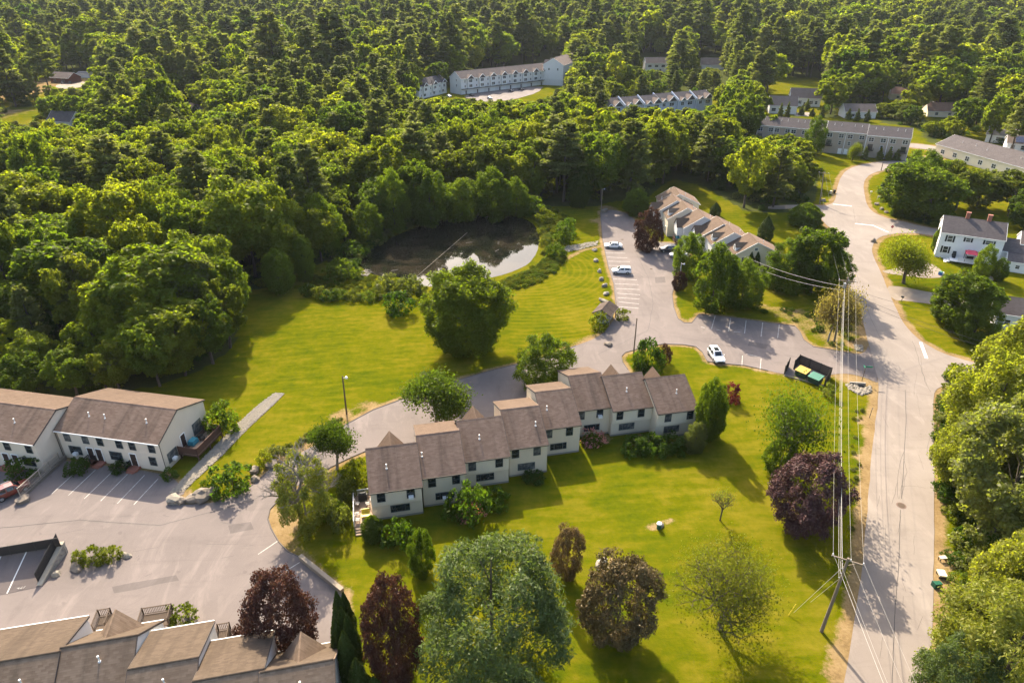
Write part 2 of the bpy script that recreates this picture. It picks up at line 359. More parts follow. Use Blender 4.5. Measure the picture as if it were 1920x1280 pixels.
L['purple'] = leaf_mat('leaves_purple', [(0.0, (0.072, 0.036, 0.034)), (1.0, (0.080, 0.040, 0.036))], trans=0.2, gloss=0.01, tcol=1.1)
L['bronze'] = leaf_mat('leaves_bronze', [(0.0, (0.150, 0.098, 0.040)), (1.0, (0.160, 0.108, 0.042))], trans=0.22, gloss=0.01, tcol=1.1)
L['crimson'] = leaf_mat('leaves_crimson', [(0.0, (0.14, 0.018, 0.026)), (1.0, (0.15, 0.02, 0.03))], trans=0.25)
L['blossom'] = leaf_mat('blossom_pink', [(0.0, (0.30, 0.12, 0.14)), (1.0, (0.36, 0.16, 0.18))])
L['whiteflower'] = leaf_mat('blossom_cream', [(0.0, (0.42, 0.38, 0.28)), (1.0, (0.48, 0.42, 0.30))])
L['herb'] = leaf_mat('leaves_herb', [(0.0, (0.082, 0.098, 0.006)), (1.0, (0.105, 0.112, 0.008))])
L['tan'] = leaf_mat('leaves_dry', [(0.0, (0.13, 0.10, 0.05)), (1.0, (0.15, 0.115, 0.06))])
L['pine_near2'] = leaf_mat('needles_yellow_pine', [(0.0, (0.115, 0.128, 0.016)), (1.0, (0.125, 0.134, 0.018))], trans=0.35, gloss=0.01)
# ------------------------------------------------------------------ ground, roads, lots (outlines as seen on the ground of the photograph)
def world(poly): return [W(*p) for p in poly]
ROAD = [(1578, 1300), (1590, 1240), (1602, 1160), (1618, 1060), (1625, 960), (1633, 860), (1645, 760), (1648, 717), (1640, 690), (1629, 645), (1626, 637), (1620, 610), (1612, 585), (1602, 562), (1590, 532), (1580, 500), (1570, 460), (1560, 430), (1547, 420), (1528, 393), (1500, 391), (1440, 393), (1440, 386), (1500, 384), (1527, 385), (1548, 386), (1562, 381), (1567, 372), (1570, 352), (1575, 335), (1584, 322), (1600, 313), (1625, 307), (1665, 302), (1700, 301), (1735, 294), (1762, 287), (1748, 282), (1700, 276), (1700, 268), (1750, 273), (1785, 285), (1760, 300), (1735, 312), (1700, 316), (1670, 318), (1648, 321), (1630, 328), (1621, 338), (1619, 350), (1621, 367), (1627, 388), (1640, 400), (1665, 410), (1695, 416), (1740, 427), (1790, 436), (1790, 446), (1742, 441), (1715, 437), (1690, 437), (1672, 439), (1650, 444), (1638, 455), (1634, 470), (1640, 487), (1650, 507), (1662, 537), (1674, 566), (1690, 600), (1705, 620), (1727, 640), (1765, 662), (1822, 679), (1880, 692), (1990, 712), (1990, 740), (1880, 722), (1815, 716), (1785, 720), (1758, 727), (1750, 740), (1750, 790), (1751, 890), (1751, 960), (1751, 1035), (1750, 1120), (1748, 1170), (1745, 1300)]
DRIVE = [(1648, 717), (1640, 716), (1622, 708), (1600, 702), (1583, 700), (1558, 702), (1520, 712), (1480, 704), (1468, 701), (1440, 695), (1395, 685), (1360, 682), (1325, 678), (1317, 660), (1305, 650), (1280, 646), (1242, 645), (1197, 654), (1172, 661), (1165, 668), (1167, 678), (1177, 692), (1187, 705), (1150, 745), (1060, 782), (960, 806), (860, 838), (720, 850), (687, 845), (652, 860), (600, 886), (560, 908), (522, 938), (506, 955), (502, 972), (508, 990), (522, 1015), (540, 1034), (566, 1047), (644, 1112), (648, 1150), (640, 1240), (640, 1330), (-120, 1330), (-120, 855), (0, 860), (85, 866), (118, 862), (313, 888), (335, 905), (350, 925), (322, 934), (312, 941), (320, 946), (349, 946), (403, 942), (429, 932), (460, 918), (479, 905), (500, 886), (520, 872), (560, 851), (600, 829), (635, 803), (660, 789), (700, 768), (760, 746), (800, 734), (860, 712), (890, 703), (930, 692), (960, 684), (985, 679), (1040, 664), (1080, 648), (1118, 634), (1138, 618), (1152, 598), (1158, 582), (1155, 560), (1151, 532), (1140, 497), (1130, 450), (1126, 410), (1126, 396), (1150, 393), (1180, 402), (1196, 420), (1206, 440), (1216, 452), (1250, 455), (1290, 458), (1300, 468), (1275, 500), (1266, 530), (1260, 552), (1263, 575), (1271, 597), (1282, 605), (1297, 605), (1304, 597), (1310, 589), (1335, 591), (1385, 597), (1440, 605), (1490, 611), (1500, 622), (1507, 637), (1525, 650), (1572, 658), (1610, 665), (1624, 658), (1629, 645)]
SIDE1 = [(1652, 508), (1672, 505), (1700, 497), (1722, 490), (1748, 494), (1768, 509), (1768, 520), (1740, 522), (1700, 517), (1664, 513)]
SIDE2 = [(1660, 536), (1690, 537), (1732, 546), (1790, 556), (1850, 566), (1850, 580), (1800, 576), (1745, 570), (1700, 564), (1674, 563)]
ISLAND = [(100, 1006), (128, 1026), (190, 1025), (255, 1029), (272, 1034), (250, 1046), (180, 1075), (100, 1092), (72, 1098)]
POND = [(668, 492), (676, 475), (700, 461), (730, 447), (760, 434), (800, 420), (850, 409), (900, 404), (950, 404), (985, 410), (1005, 424), (1013, 448), (1007, 474), (992, 495), (965, 508), (935, 518), (880, 528), (830, 538), (790, 537), (780, 528), (755, 520), (720, 519), (692, 513)]
OPEN = [(-500, 752), (0, 750), (150, 744), (290, 724), (375, 694), (435, 655), (452, 600), (462, 545), (500, 540), (560, 510), (610, 490), (660, 500), (670, 475), (720, 440), (780, 412), (850, 396), (960, 390), (1000, 384), (1040, 386), (1120, 386), (1150, 378), (1215, 372), (1240, 350), (1262, 335), (1320, 350), (1400, 397), (1500, 400), (1530, 375), (1535, 320), (1500, 285), (1395, 240), (1395, 226), (1530, 218), (1720, 238), (1745, 272), (1790, 262), (1960, 350), (2400, 430), (2400, 1500), (-500, 1500)]
CLEAR = [[(780, 190), (850, 165), (865, 140), (1060, 118), (1060, 172), (1000, 197), (880, 207), (780, 205)], [(1120, 205), (1360, 172), (1368, 215), (1240, 236), (1120, 236)], [(1440, 150), (1545, 150), (1550, 217), (1430, 222)],
         [(1565, 195), (1645, 195), (1650, 232), (1570, 228)], [(1640, 160), (1730, 160), (1735, 205), (1830, 190), (1830, 240), (1935, 240), (2050, 330), (1900, 330), (1760, 262), (1740, 225), (1660, 205)], [(-140, 160), (60, 132), (190, 140), (205, 188), (130, 212), (152, 232), (145, 265), (-140, 275)], [(320, 195), (385, 195), (385, 218), (330, 222)], [(1190, 118), (1260, 118), (1265, 142), (1190, 142)], [(1300, 115), (1362, 115), (1362, 134), (1300, 134)]]
def inside(poly, X, Y):
    r = np.zeros(X.shape, bool); n = len(poly); j = n - 1
    for i in range(n):
        xi, yi = poly[i]; xj, yj = poly[j]
        if yi != yj:
            r ^= ((yi > Y) != (yj > Y)) & (X < (xj - xi) * (Y - yi) / (yj - yi) + xi)
        j = i
    return r
def dist_line(pts, X, Y):
    d = np.full(X.shape, 1e9)
    for (ax, ay), (bx, by) in zip(pts[:-1], pts[1:]):
        dx, dy = bx - ax, by - ay; q = dx * dx + dy * dy + 1e-9
        t = np.clip(((X - ax) * dx + (Y - ay) * dy) / q, 0, 1)
        d = np.minimum(d, np.hypot(X - ax - t * dx, Y - ay - t * dy))
    return d
def hill(x, y):
    """level near the houses, rising to the wooded ridge behind"""
    x, y = np.asarray(x, float), np.asarray(y, float)
    t = np.clip((y - 560) / 900.0, 0, 1)
    z = 64 * t ** 1.15 + 6 * np.sin(x / 170.0 + 1.0) * np.clip((y - 560) / 300, 0, 1)
    return z
xs = np.concatenate([np.arange(-1500, -150, 30.0), np.arange(-150, -120, 5.0), np.arange(-120, 150, 1.1), np.arange(150, 260, 3.0), np.arange(260, 1530, 30.0)])
ys = np.concatenate([np.arange(-90, 20, 10.0), np.arange(20, 250, 1.1), np.arange(250, 400, 3.0), np.arange(400, 1700, 25.0)])
GX, GY = np.meshgrid(xs, ys)
OPEN_W, CLEAR_W = world(OPEN), [world(c) for c in CLEAR]
opn = inside(OPEN_W, GX, GY)
for c_ in CLEAR_W: opn |= inside(c_, GX, GY)
opn |= (GY < 45)
ROAD_W, DRIVE_W, POND_W = world(ROAD), world(DRIVE), world(POND)
dr = dist_line(ROAD_W + ROAD_W[:1], GX, GY); dd = dist_line(DRIVE_W + DRIVE_W[:1], GX, GY)
dirt = np.maximum(np.clip(1.25 - dr / 2.0, 0, 1), 0.9 * np.clip(1.15 - dd / 1.5, 0, 1))
for px, py, r, k in [(520, 985, 3.2, .95), (535, 1015, 2.5, .8), (585, 835, 3.2, .85), (640, 780, 2.2, .8), (690, 762, 2.2, .7), (545, 855, 3, .8), (500, 900, 2.2, .8), (1590, 705, 3.0, .95), (1628, 725, 2.4, 1), (1632, 790, 2.2, .9), (1622, 860, 1.8, .8), (1615, 985, 1.5, .8), (1630, 455, 2.6, .8), (1645, 500, 2.4, .7), (1605, 645, 2.6, .9), (1765, 1040, 2.4, .95), (1765, 1100, 2.6, .95), (1590, 1230, 2.2, 1), (1570, 1265, 1.8, .9), (1275, 600, 2.2, .6), (1235, 985, .8, .8), (1215, 990, .6, .8), (1255, 977, .7, .8), (1112, 640, 3, .8), (1085, 650, 2.2, .6), (1700, 405, 4, .6), (1140, 390, 3, .8), (1118, 415, 3, .7), (860, 170, 5, .8), (1330, 850, 1.4, .4), (1125, 820, 2.4, .7), (1200, 822, 2.4, .6), (1060, 838, 1.6, .5), (1150, 1055, 1.0, .9), (1140, 1150, 2, .3), (1490, 1145, 1.0, .4)]:
    wx, wy = W(px, py); dirt = np.maximum(dirt, k * np.clip(1.45 - np.hypot(GX - wx, (GY - wy)) / r, 0, 1))
dirt = np.maximum(dirt, 0.75 * np.clip(1.2 - dist_line(world([(1130, 460), (1090, 470), (1062, 485)]), GX, GY) / 1.4, 0, 1))
dirt = np.maximum(dirt, 0.9 * inside(world(ISLAND), GX, GY)); dirt = np.maximum(dirt, 0.9 * inside(world([(0, 160), (60, 150), (160, 150), (160, 166), (100, 172), (0, 185)]), GX, GY))
dirt = np.maximum(dirt, 0.8 * inside(world([(-100, 190), (60, 175), (185, 195), (180, 205), (60, 190), (-100, 225)]), GX, GY)); dirt = np.maximum(dirt, 0.9 * inside(world([(-100, 205), (30, 205), (40, 228), (-100, 235)]), GX, GY))
dirt = np.maximum(dirt, 0.55 * inside(world([(1395, 560), (1600, 545), (1640, 650), (1560, 655)]), GX, GY) * (dd < 9))
mow = inside(world([(950, 560), (1010, 520), (1060, 490), (1110, 470), (1140, 510), (1150, 560), (1120, 625), (1050, 655), (960, 660)]), GX, GY).astype(float)
V = np.stack([GX, GY, hill(GX, GY)], -1).reshape(-1, 3)
ny, nx = GX.shape
idx = np.arange(nx * ny).reshape(ny, nx)
F = np.stack([idx[:-1, :-1], idx[:-1, 1:], idx[1:, 1:], idx[1:, :-1]], -1).reshape(-1, 4)
def fast_mesh(name, V, F, mats, smooth=False, tint=None, attrs=None, mi=None):
    me = bpy.data.meshes.new(name); k = F.shape[1]
    me.vertices.add(len(V)); me.vertices.foreach_set('co', np.ascontiguousarray(V, np.float32).ravel())
    me.loops.add(F.size); me.loops.foreach_set('vertex_index', np.ascontiguousarray(F, np.int32).ravel())
    me.polygons.add(len(F)); me.polygons.foreach_set('loop_start', np.arange(0, F.size, k, dtype=np.int32))
    for mt in mats: me.materials.append(mt)
    if mi is not None: me.polygons.foreach_set('material_index', np.ascontiguousarray(mi, np.int32))
    if smooth: me.polygons.foreach_set('use_smooth', np.ones(len(F), bool))
    if tint is not None:
        a = me.attributes.new('tint', 'FLOAT', 'FACE'); a.data.foreach_set('value', np.ascontiguousarray(tint, np.float32))
    for n, d in (attrs or {}).items():
        a = me.attributes.new(n, 'FLOAT', 'POINT'); a.data.foreach_set('value', np.ascontiguousarray(d, np.float32))
    me.update(calc_edges=True); me.validate()
    return me
g = link('ground', fast_mesh('ground', V, F, [M['ground']], True, None, {'forest': 1.0 - opn.ravel().astype(float), 'dirt': dirt.ravel(), 'mow': mow.ravel()}))
tag(g, 'mown yellow-green lawns and dark woodland floor', None, None, 'structure')

rs = random.Random(4)
def wobble(pts, step=2.2, amp=0.12):
    out = []
    for (ax, ay), (bx, by) in zip(pts, pts[1:] + pts[:1]):
        L_ = math.hypot(bx - ax, by - ay); n = max(1, min(40, int(L_ / step)))
        for i in range(n):
            t = i / n; q = amp if i else 0
            out.append((ax + (bx - ax) * t + rs.uniform(-q, q), ay + (by - ay) * t + rs.uniform(-q, q)))
    return out
def smooth_poly(pts):
    """one round of corner cutting, so bends are bends and not corners"""
    out = []
    for a, b in zip(pts, pts[1:] + pts[:1]):
        out += [(a[0] * .78 + b[0] * .22, a[1] * .78 + b[1] * .22), (a[0] * .22 + b[0] * .78, a[1] * .22 + b[1] * .78)]
    return out
def sheet(name, pts, z, m, label=None, kind='structure', wob=True, sm=True):
    if sm: pts = smooth_poly(pts)
    if wob: pts = wobble(pts)
    tris = tessellate_polygon([[Vector((x, y, 0)) for x, y in pts]])
    me = bpy.data.meshes.new(name); me.from_pydata([(x, y, z) for x, y in pts], [], [t if (pts[t[1]][0] - pts[t[0]][0]) * (pts[t[2]][1] - pts[t[0]][1]) - (pts[t[1]][1] - pts[t[0]][1]) * (pts[t[2]][0] - pts[t[0]][0]) > 0 else (t[0], t[2], t[1]) for t in tris])
    me.materials.append(m); me.update()
    o = link(name, me); return tag(o, label, None, None, kind)
sheet('driveway', DRIVE_W, 0.040, M['drive'], 'grey asphalt driveway and parking lots of the townhouses')
sheet('road', ROAD_W, 0.052, M['road'], 'pale worn asphalt street along the right side')
sheet('house_driveway', world(SIDE1), 0.03, M['gravel_drive'], 'short gravel driveway beside the white house')
sheet('house_driveway', world(SIDE2), 0.03, M['gravel_drive'], 'gravel driveway entering from the street below the small yard tree')
far_road = world([(1682, 206), (1720, 203), (1760, 186), (1795, 196), (1845, 214), (1900, 238), (1990, 262), (1990, 272), (1890, 246), (1838, 222), (1790, 203), (1762, 193), (1725, 211), (1685, 214)])
sheet('village_road', far_road, 0.05, M['road'], 'pale street winding past houses at the upper right')
sheet('house_lot', world([(868, 180), (900, 173), (1020, 160), (1010, 174), (960, 188), (900, 192), (880, 188)]), 0.05, M['drive'], 'pale parking court in front of the long white townhouses')
sheet('house_lot', world([(100, 162), (125, 153), (160, 152), (158, 163), (120, 168)]), 0.05, M['gravel_drive'], 'sandy yard before the red house at the upper left')
sheet('house_lot', world([(1490, 211), (1525, 211), (1522, 219), (1488, 218)]), 0.05, M['road'], 'pale driveway between two houses behind the tan townhouses')
sheet('pond', smooth_poly(POND_W), 0.03, M['water'], 'dark pond reflecting trees and sky', sm=False)
def ribbon(name, px, w, z, m, label=None, kind='structure'):
    pts = [Vector(W(*p)) for p in px]; b = MB(); Lf, Rt = [], []
    for i, p in enumerate(pts):
        d = (pts[min(i + 1, len(pts) - 1)] - pts[max(i - 1, 0)]).normalized(); n = Vector((-d.y, d.x)) * w / 2
        Lf.append((*(p + n), z)); Rt.append((*(p - n), z))
    for i in range(len(pts) - 1): b.poly([Rt[i], Rt[i + 1], Lf[i + 1], Lf[i]])
    return tag(b.build(name, m), label, None, None, kind)
# low rolled asphalt kerbs along the drive
def kerb(px, w=0.16, h=0.11):
    pts = [Vector(p) for p in world(px)]
    q = []
    for a, b_ in zip(pts[:-1], pts[1:]):
        n = max(1, int((b_ - a).length / 2.5)); q += [a.lerp(b_, i / n) for i in range(n)]
    q.append(pts[-1]); b = MB()
    for a, c in zip(q[:-1], q[1:]):
        d = (c - a).normalized(); n = Vector((-d.y, d.x)) * w / 2
        b.hexa([(*(a + n * 1.3), 0), (*(a - n * 1.3), 0), (*(c - n * 1.3), 0), (*(c + n * 1.3), 0), (*(a + n * .6), h), (*(a - n * .6), h), (*(c - n * .6), h), (*(c + n * .6), h)])
    tag(b.build('kerb', M['kerb']), 'low asphalt kerb edging the townhouse drive', None, None, 'structure')
kerb([(1155, 572), (1151, 532), (1140, 497), (1130, 450), (1126, 398)])
kerb([(1266, 530), (1260, 552), (1263, 575), (1271, 597), (1282, 605), (1297, 605), (1310, 589), (1335, 591), (1385, 597), (1440, 605), (1490, 611), (1500, 622), (1507, 637), (1525, 650), (1572, 658), (1608, 665)])
kerb([(1440, 695), (1395, 685), (1360, 682), (1327, 678), (1317, 660), (1305, 650), (1280, 646), (1242, 645), (1197, 654), (1172, 661), (1165, 668), (1167, 678), (1177, 692)])
kerb([(687, 845), (652, 860), (600, 886)]); kerb([(522, 938), (506, 955), (502, 972), (508, 990), (522, 1015), (540, 1034), (562, 1044)])
kerb([(403, 942), (429, 932), (460, 918), (479, 905), (500, 886), (520, 872)]); kerb([(635, 803), (700, 768), (760, 746), (860, 712), (930, 692), (985, 679), (1040, 664), (1080, 648)])

# painted lines
for a in [(1134, 474, 1172, 475), (1137, 482, 1176, 484), (1140, 490, 1181, 491), (1142, 498, 1183, 499), (1147, 514, 1190, 516), (1150, 523, 1194, 525), (1153, 532, 1197, 534), (1155, 541, 1199, 543), (1157, 550, 1200, 553), (1158, 558, 1199, 561), (1160, 566, 1198, 570), (1161, 575, 1197, 578)]:
    ribbon('parking_line', [a[:2], a[2:]], 0.16, 0.046, M['paint'], 'worn white bay line in the lot beside the pond lawn')
for a in [(1341, 592, 1334, 617), (1370, 597, 1366, 621), (1399, 601, 1396, 625), (1430, 605, 1427, 631), (1461, 609, 1458, 634)]:
    ribbon('parking_line', [a[:2], a[2:]], 0.14, 0.046, M['paint'], 'white bay line under the hedge trees by the drive')
for a in [(1392, 667, 1391, 686), (1427, 672, 1425, 694)]:
    ribbon('parking_line', [a[:2], a[2:]], 0.13, 0.046, M['paint'], 'white bay line right of the white pickup')
for a in [(154, 874, 97, 926), (179, 881, 128, 929), (210, 885, 158, 935), (239, 889, 189, 939), (271, 891, 220, 944), (297, 897, 251, 946)]:
    ribbon('parking_line', [a[:2], a[2:]], 0.12, 0.046, M['paint'], 'slanting white bay line in front of the left townhouse')
for a in [(521, 1014, 484, 1039), (562, 1054, 525, 1077)]:
    ribbon('parking_line', [a[:2], a[2:]], 0.12, 0.046, M['paint'], 'short white bay line by the grass point below the spruce')
for a in [(1400, 664, 1420, 668), (1314, 613, 1322, 615), (1343, 618, 1352, 620), (1376, 622, 1388, 623)]:
    ribbon('parking_line', [a[:2], a[2:]], 0.14, 0.046, M['paint'], 'faded dash at the end of a parking bay')
ribbon('stop_line', [(1603, 419.5), (1637, 423), (1666, 436)], 0.5, 0.058, M['paint_white'], 'white bent stop line before the stop sign')
ribbon('stop_line', [(1562, 383), (1597, 387)], 0.5, 0.058, M['paint_white'], 'white stop line at the end of the curving upper road')
ribbon('stop_line', [(1726, 642), (1737, 672)], 0.55, 0.058, M['paint_white'], 'broad white stop line at the right side street')
def crack(px, w=0.05, jit=1.2, label='dark sealed crack in the pale street'):
    pts = []
    for (ax, ay), (bx, by) in zip(px[:-1], px[1:]):
        n = max(2, int(math.hypot(bx - ax, by - ay) / 9))
        pts += [(ax + (bx - ax) * i / n + rs.uniform(-jit, jit), ay + (by - ay) * i / n + rs.uniform(-jit, jit) * .5) for i in range(n)]
    pts.append(px[-1]); ribbon('crack', pts, w, 0.058, M['crack'], label)
crack([(1697, 731), (1699, 780), (1695, 860), (1690, 935)], .06, .5); crack([(1688, 956), (1685, 1060), (1678, 1140), (1672, 1290)], .06, .5)
crack([(1696, 845), (1686, 870), (1682, 905), (1684, 935)], .035); crack([(1694, 860), (1700, 885), (1694, 912), (1690, 935)], .035); crack([(1690, 912), (1710, 911), (1735, 915)], .03)
crack([(1682, 905), (1678, 925), (1672, 945)], .03); crack([(1711, 640), (1724, 680), (1735, 715), (1745, 735)], .05, 1.5); crack([(1726, 668), (1730, 700), (1738, 722)], .03, 1.6)
crack([(1598, 480), (1607, 515), (1617, 545), (1630, 590), (1652, 640)], .04, .8); crack([(1772, 682), (1800, 690), (1815, 694)], .05, .6); crack([(1600, 392), (1604, 420)], .05, .3, 'thin dark crack near the upper stop line'); crack([(1660, 985), (1660, 1030)], .03)
crack([(1640, 720), (1690, 733), (1748, 742)], .04, .6)
for i in range(14):
    y = 700 + i * 38; x = 1650 + 100 * rs.random() - (y - 700) * 0.03
    crack([(x, y), (x + rs.uniform(-12, 12), y + rs.uniform(15, 45))], .022, 1.5)
for i in range(10):
    x, y = rs.uniform(60, 480), rs.uniform(960, 1090); crack([(x, y), (x + rs.uniform(-60, 60), y + rs.uniform(-8, 8))], .025, 1.0, 'hairline crack in the grey parking lot')

crack([(1190, 470), (1215, 520), (1225, 570), (1215, 620), (1120, 665)], .045, .8, 'long dark seam along the townhouse drive'); crack([(640, 845), (560, 885), (470, 940), (300, 985)], .05, 1.0, 'long dark seam across the left lot'); crack([(300, 985), (150, 975), (0, 990)], .05, 1.0, 'long dark seam across the left lot'); crack([(1250, 628), (1400, 655), (1560, 680), (1640, 700)], .04, .8, 'long dark seam along the townhouse drive')
M['patch'] = asphalt('asphalt_patch', (0.088, 0.074, 0.068), (0.104, 0.087, 0.079), (0.12, 0.10, 0.092))
for pl in ([(428, 985), (470, 978), (476, 992), (432, 1000)], [(1228, 520), (1246, 519), (1248, 530), (1229, 531)], [(210, 1100), (330, 1078), (336, 1088), (214, 1112)], [(1405, 640), (1440, 646), (1436, 655), (1402, 648)]): sheet('asphalt_patch', world(pl), .0445, M['patch'], 'darker mended patch of asphalt in the townhouse lots', sm=False)
def disc(name, px, r, m, label, z=0.066, cat='manhole cover'):
    b = MB(); b.tube((0, 0, -0.05), (0, 0, 0.004), r, r, 20)
    o = b.build(name, m, None, W3(*px, z)); tag(o, label, cat)
    b2 = MB(); b2.tube((0, 0, 0.005), (0, 0, 0.011), r * .74, r * .74, 20); b2.build('cover_plate', M['pole_dark'], o)
    return o
disc('manhole_cover', (1690, 947), 0.62, mat('rusty_iron', (0.13, 0.085, 0.065), 0.8), 'round rusty manhole cover in the street near the purple beech')
disc('manhole_cover', (1781, 685), 0.5, mat('worn_iron', (0.16, 0.115, 0.10), 0.8), 'small brown manhole cover in the mouth of the side street')
for q in [(1221, 504), (1167, 449)]: disc('drain_cover', q, 0.35, M['pole_dark'], 'small dark drain cover in the middle of the drive' if q[0] > 1200 else 'dark drain cover beyond the white sedan', 0.05, 'drain cover')
# ------------------------------------------------------------------ building kit
WIN = {}
def window_mesh(w, h, style):
    k = (w, h, style)
    if k in WIN: return WIN[k]
    fm = {'grey': M['trim_grey'], 'white': M['trim_white'], 'dark': M['trim_dark'], 'wide': M['trim_grey'], 'double': M['trim_white'], 'bare': M['trim_white']}[style]
    t, d = (0.07, 0.07) if style != 'double' else (0.10, 0.08)
    b = MB(); b.box(-w/2 - t, w/2 + t, -d, 0.02, -t, 0); b.box(-w/2 - t, w/2 + t, -d, 0.02, h, h + t); b.box(-w/2 - t, -w/2, -d, 0.02, 0, h); b.box(w/2, w/2 + t, -d, 0.02, 0, h)
    if style == 'wide':
        for x in (-w * .27, w * .27): b.box(x - .04, x + .04, -d + .01, 0.02, 0, h)
        for x in (-w * .385, w * .385): b.box(x - w * .11, x + w * .11, -d + .02, 0.02, h / 2 - .025, h / 2 + .025)
    elif style == 'double':
        b.box(-.05, .05, -d + .01, 0.02, 0, h); b.box(-w/2, -.05, -d + .02, .02, h/2 - .03, h/2 + .03); b.box(.05, w/2, -d + .02, .02, h/2 - .03, h/2 + .03)
    else: b.box(-w/2, w/2, -d + .015, 0.02, h / 2 - .03, h / 2 + .03)
    me = bpy.data.meshes.new('window'); me.from_pydata(b.v, [], b.f); me.materials.append(fm); me.update()
    p = MB(); p.poly([(-w/2, -.035, 0), (w/2, -.035, 0), (w/2, -.035, h), (-w/2, -.035, h)])
    pm = []
    for gm in (M['glass'], M['glass_curtain']):
        q = bpy.data.meshes.new('pane'); q.from_pydata(p.v, [], p.f); q.materials.append(gm); q.update(); pm.append(q)
    WIN[k] = (me, pm); return WIN[k]
rw = random.Random(11)
def window(B, x, y, z, w, h, style='grey', face=0.0, shut=False, curtain=None, ac=False):
    me, pm = window_mesh(w, h, style)
    o = link('window', me, B, (x, y, z), face)
    link('pane', pm[(rw.random() < .4) if curtain is None else curtain], o)
    if shut:
        for s in (-1, 1):
            b = MB(); c = s * (w / 2 + .32); b.box(c - .2, c + .2, -.06, .0, -.06, h + .06); b.build('shutter', M['shutter'], o)
    if ac:
        b = MB(); b.box(-.32, .32, -.5, -.04, .02, .42); b.box(-.27, .27, -.52, -.49, .06, .38); b.build('air_conditioner', M['trim_white'], o)
    return o
def door(B, x, y, z, face=0.0, w=.95, h=2.05, m=None, frame='trim_white'):
    b = MB(); b.box(-w/2, w/2, -.05, .02, 0, h); o = b.build('door', m or M['door_dark'], B, (x, y, z), face)
    f = MB(); f.box(-w/2 - .09, -w/2, -.08, .02, 0, h + .09); f.box(w/2, w/2 + .09, -.08, .02, 0, h + .09); f.box(-w/2, w/2, -.08, .02, h, h + .09); f.build('door_frame', M[frame], o)
    k = MB(); k.box(w/2 - .14, w/2 - .08, -.09, -.05, .95, 1.05); k.build('handle', M['metal'], o)
    return o
def gable(B, x0, x1, yf, zf, yr, zr, yb, zb, wall, roof, trim, ov=.32, ovx=.12, th=.16, z0=0.0, wy=None, gutter=True, rake=True, darkrake=False):
    """one gabled block along local x: walls, two roof slopes, eaves and rakes"""
    wf, wb = yf + ov, yb - ov
    sf, sb = (zr - zf) / (yr - yf), (zr - zb) / (yb - yr)
    zwf, zwb, zwr = zf + sf * ov - th, zb + sb * ov - th, zr - th
    b = MB(); pr = [(wf, z0), (wf, zwf), (yr, zwr), (wb, zwb), (wb, z0)]
    b.poly([(x0, y, z) for y, z in pr]); b.poly([(x1, y, z) for y, z in reversed(pr)])
    for (ya, za), (yc, zc) in ((pr[0], pr[1]), (pr[3], pr[4])): b.poly([(x0, ya, za), (x1, ya, za), (x1, yc, zc), (x0, yc, zc)])
    b.build('wall', wall, B)
    a, c = x0 - ovx, x1 + ovx; r = MB()
    r.slab([(a, yf, zf), (c, yf, zf), (c, yr, zr), (a, yr, zr)], th); r.slab([(c, yb, zb), (a, yb, zb), (a, yr, zr), (c, yr, zr)], th)
    ro = r.build('roof', roof, B)
    cp = MB(); cp.slab([(a, yr - .16, zr - .16 * sf + .03), (c, yr - .16, zr - .16 * sf + .03), (c, yr, zr + .035), (a, yr, zr + .035)], .03); cp.slab([(c, yr + .16, zr - .16 * sb + .03), (a, yr + .16, zr - .16 * sb + .03), (a, yr, zr + .035), (c, yr, zr + .035)], .03)
    cp.build('ridge_cap', roof, ro)
    if gutter:
        t = MB(); t.box(a, c, yf - .09, yf - .005, zf - .2, zf - .03); t.build('gutter', trim, ro)
    if rake:
        for x in (a - .03, c + .03):
            for ye, ze in ((yf, zf), (yb, zb)): t = MB(); t.bar((x, ye, ze - .1), (x, yr, zr - .1), .05, .19); t.build('rake_board', M['trim_dark'] if (trim is not M['trim_white'] or darkrake) else trim, ro)
    return ro
def cross_gable(B, xc, hw, ze, zr, y0, y1, wall, roof, th=.12, ov=.2, rake=None, drop=2.2):
    """gable roof at right angles to the main ridge, from y0 inside the main roof to its gable wall at y1"""
    s = 1 if y1 > y0 else -1
    b = MB(); y = y1 - s * ov
    tri = [(xc - hw + .15, y, ze - drop), (xc + hw - .15, y, ze - drop), (xc + hw - .15, y, ze), (xc, y, zr - .15), (xc - hw + .15, y, ze)]
    b.poly(tri if s < 0 else list(reversed(tri)))
    for sx in (-1, 1):
        x = xc + sx * (hw - .15); b.poly([(x, y0, ze - drop), (x, y, ze - drop), (x, y, ze), (x, y0, ze)])
    b.build('wall', wall, B)
    r = MB()
    for sx in (-1, 1):
        q = [(xc + sx * hw, y0, ze), (xc + sx * hw, y1, ze), (xc, y1, zr), (xc, y0, zr)]
        r.slab(q if sx * s > 0 else [q[1], q[0], q[3], q[2]], th)
    ro = r.build('roof', roof, B)
    if rake:
        for sx in (-1, 1): t = MB(); t.bar((xc + sx * (hw + .1), y1 + s * .06, ze - .12), (xc, y1 + s * .06, zr - .06), .08, .30); t.build('rake_board', rake, ro)
    return ro
VENT = None
def vent(B, x, y, z):
    global VENT
    if VENT is None:
        b = MB(); b.tube((0, 0, -.15), (0, 0, .62), .06, .06, 8); b.tube((0, 0, .5), (0, 0, .66), .10, .10, 8); b.tube((0, 0, -.1), (0, 0, .03), .2, .12, 8)
        o = b.build('vent_pipe', M['vent'], B, (x, y, z)); VENT = o.data; return o
    return link('vent_pipe', VENT, B, (x, y, z))
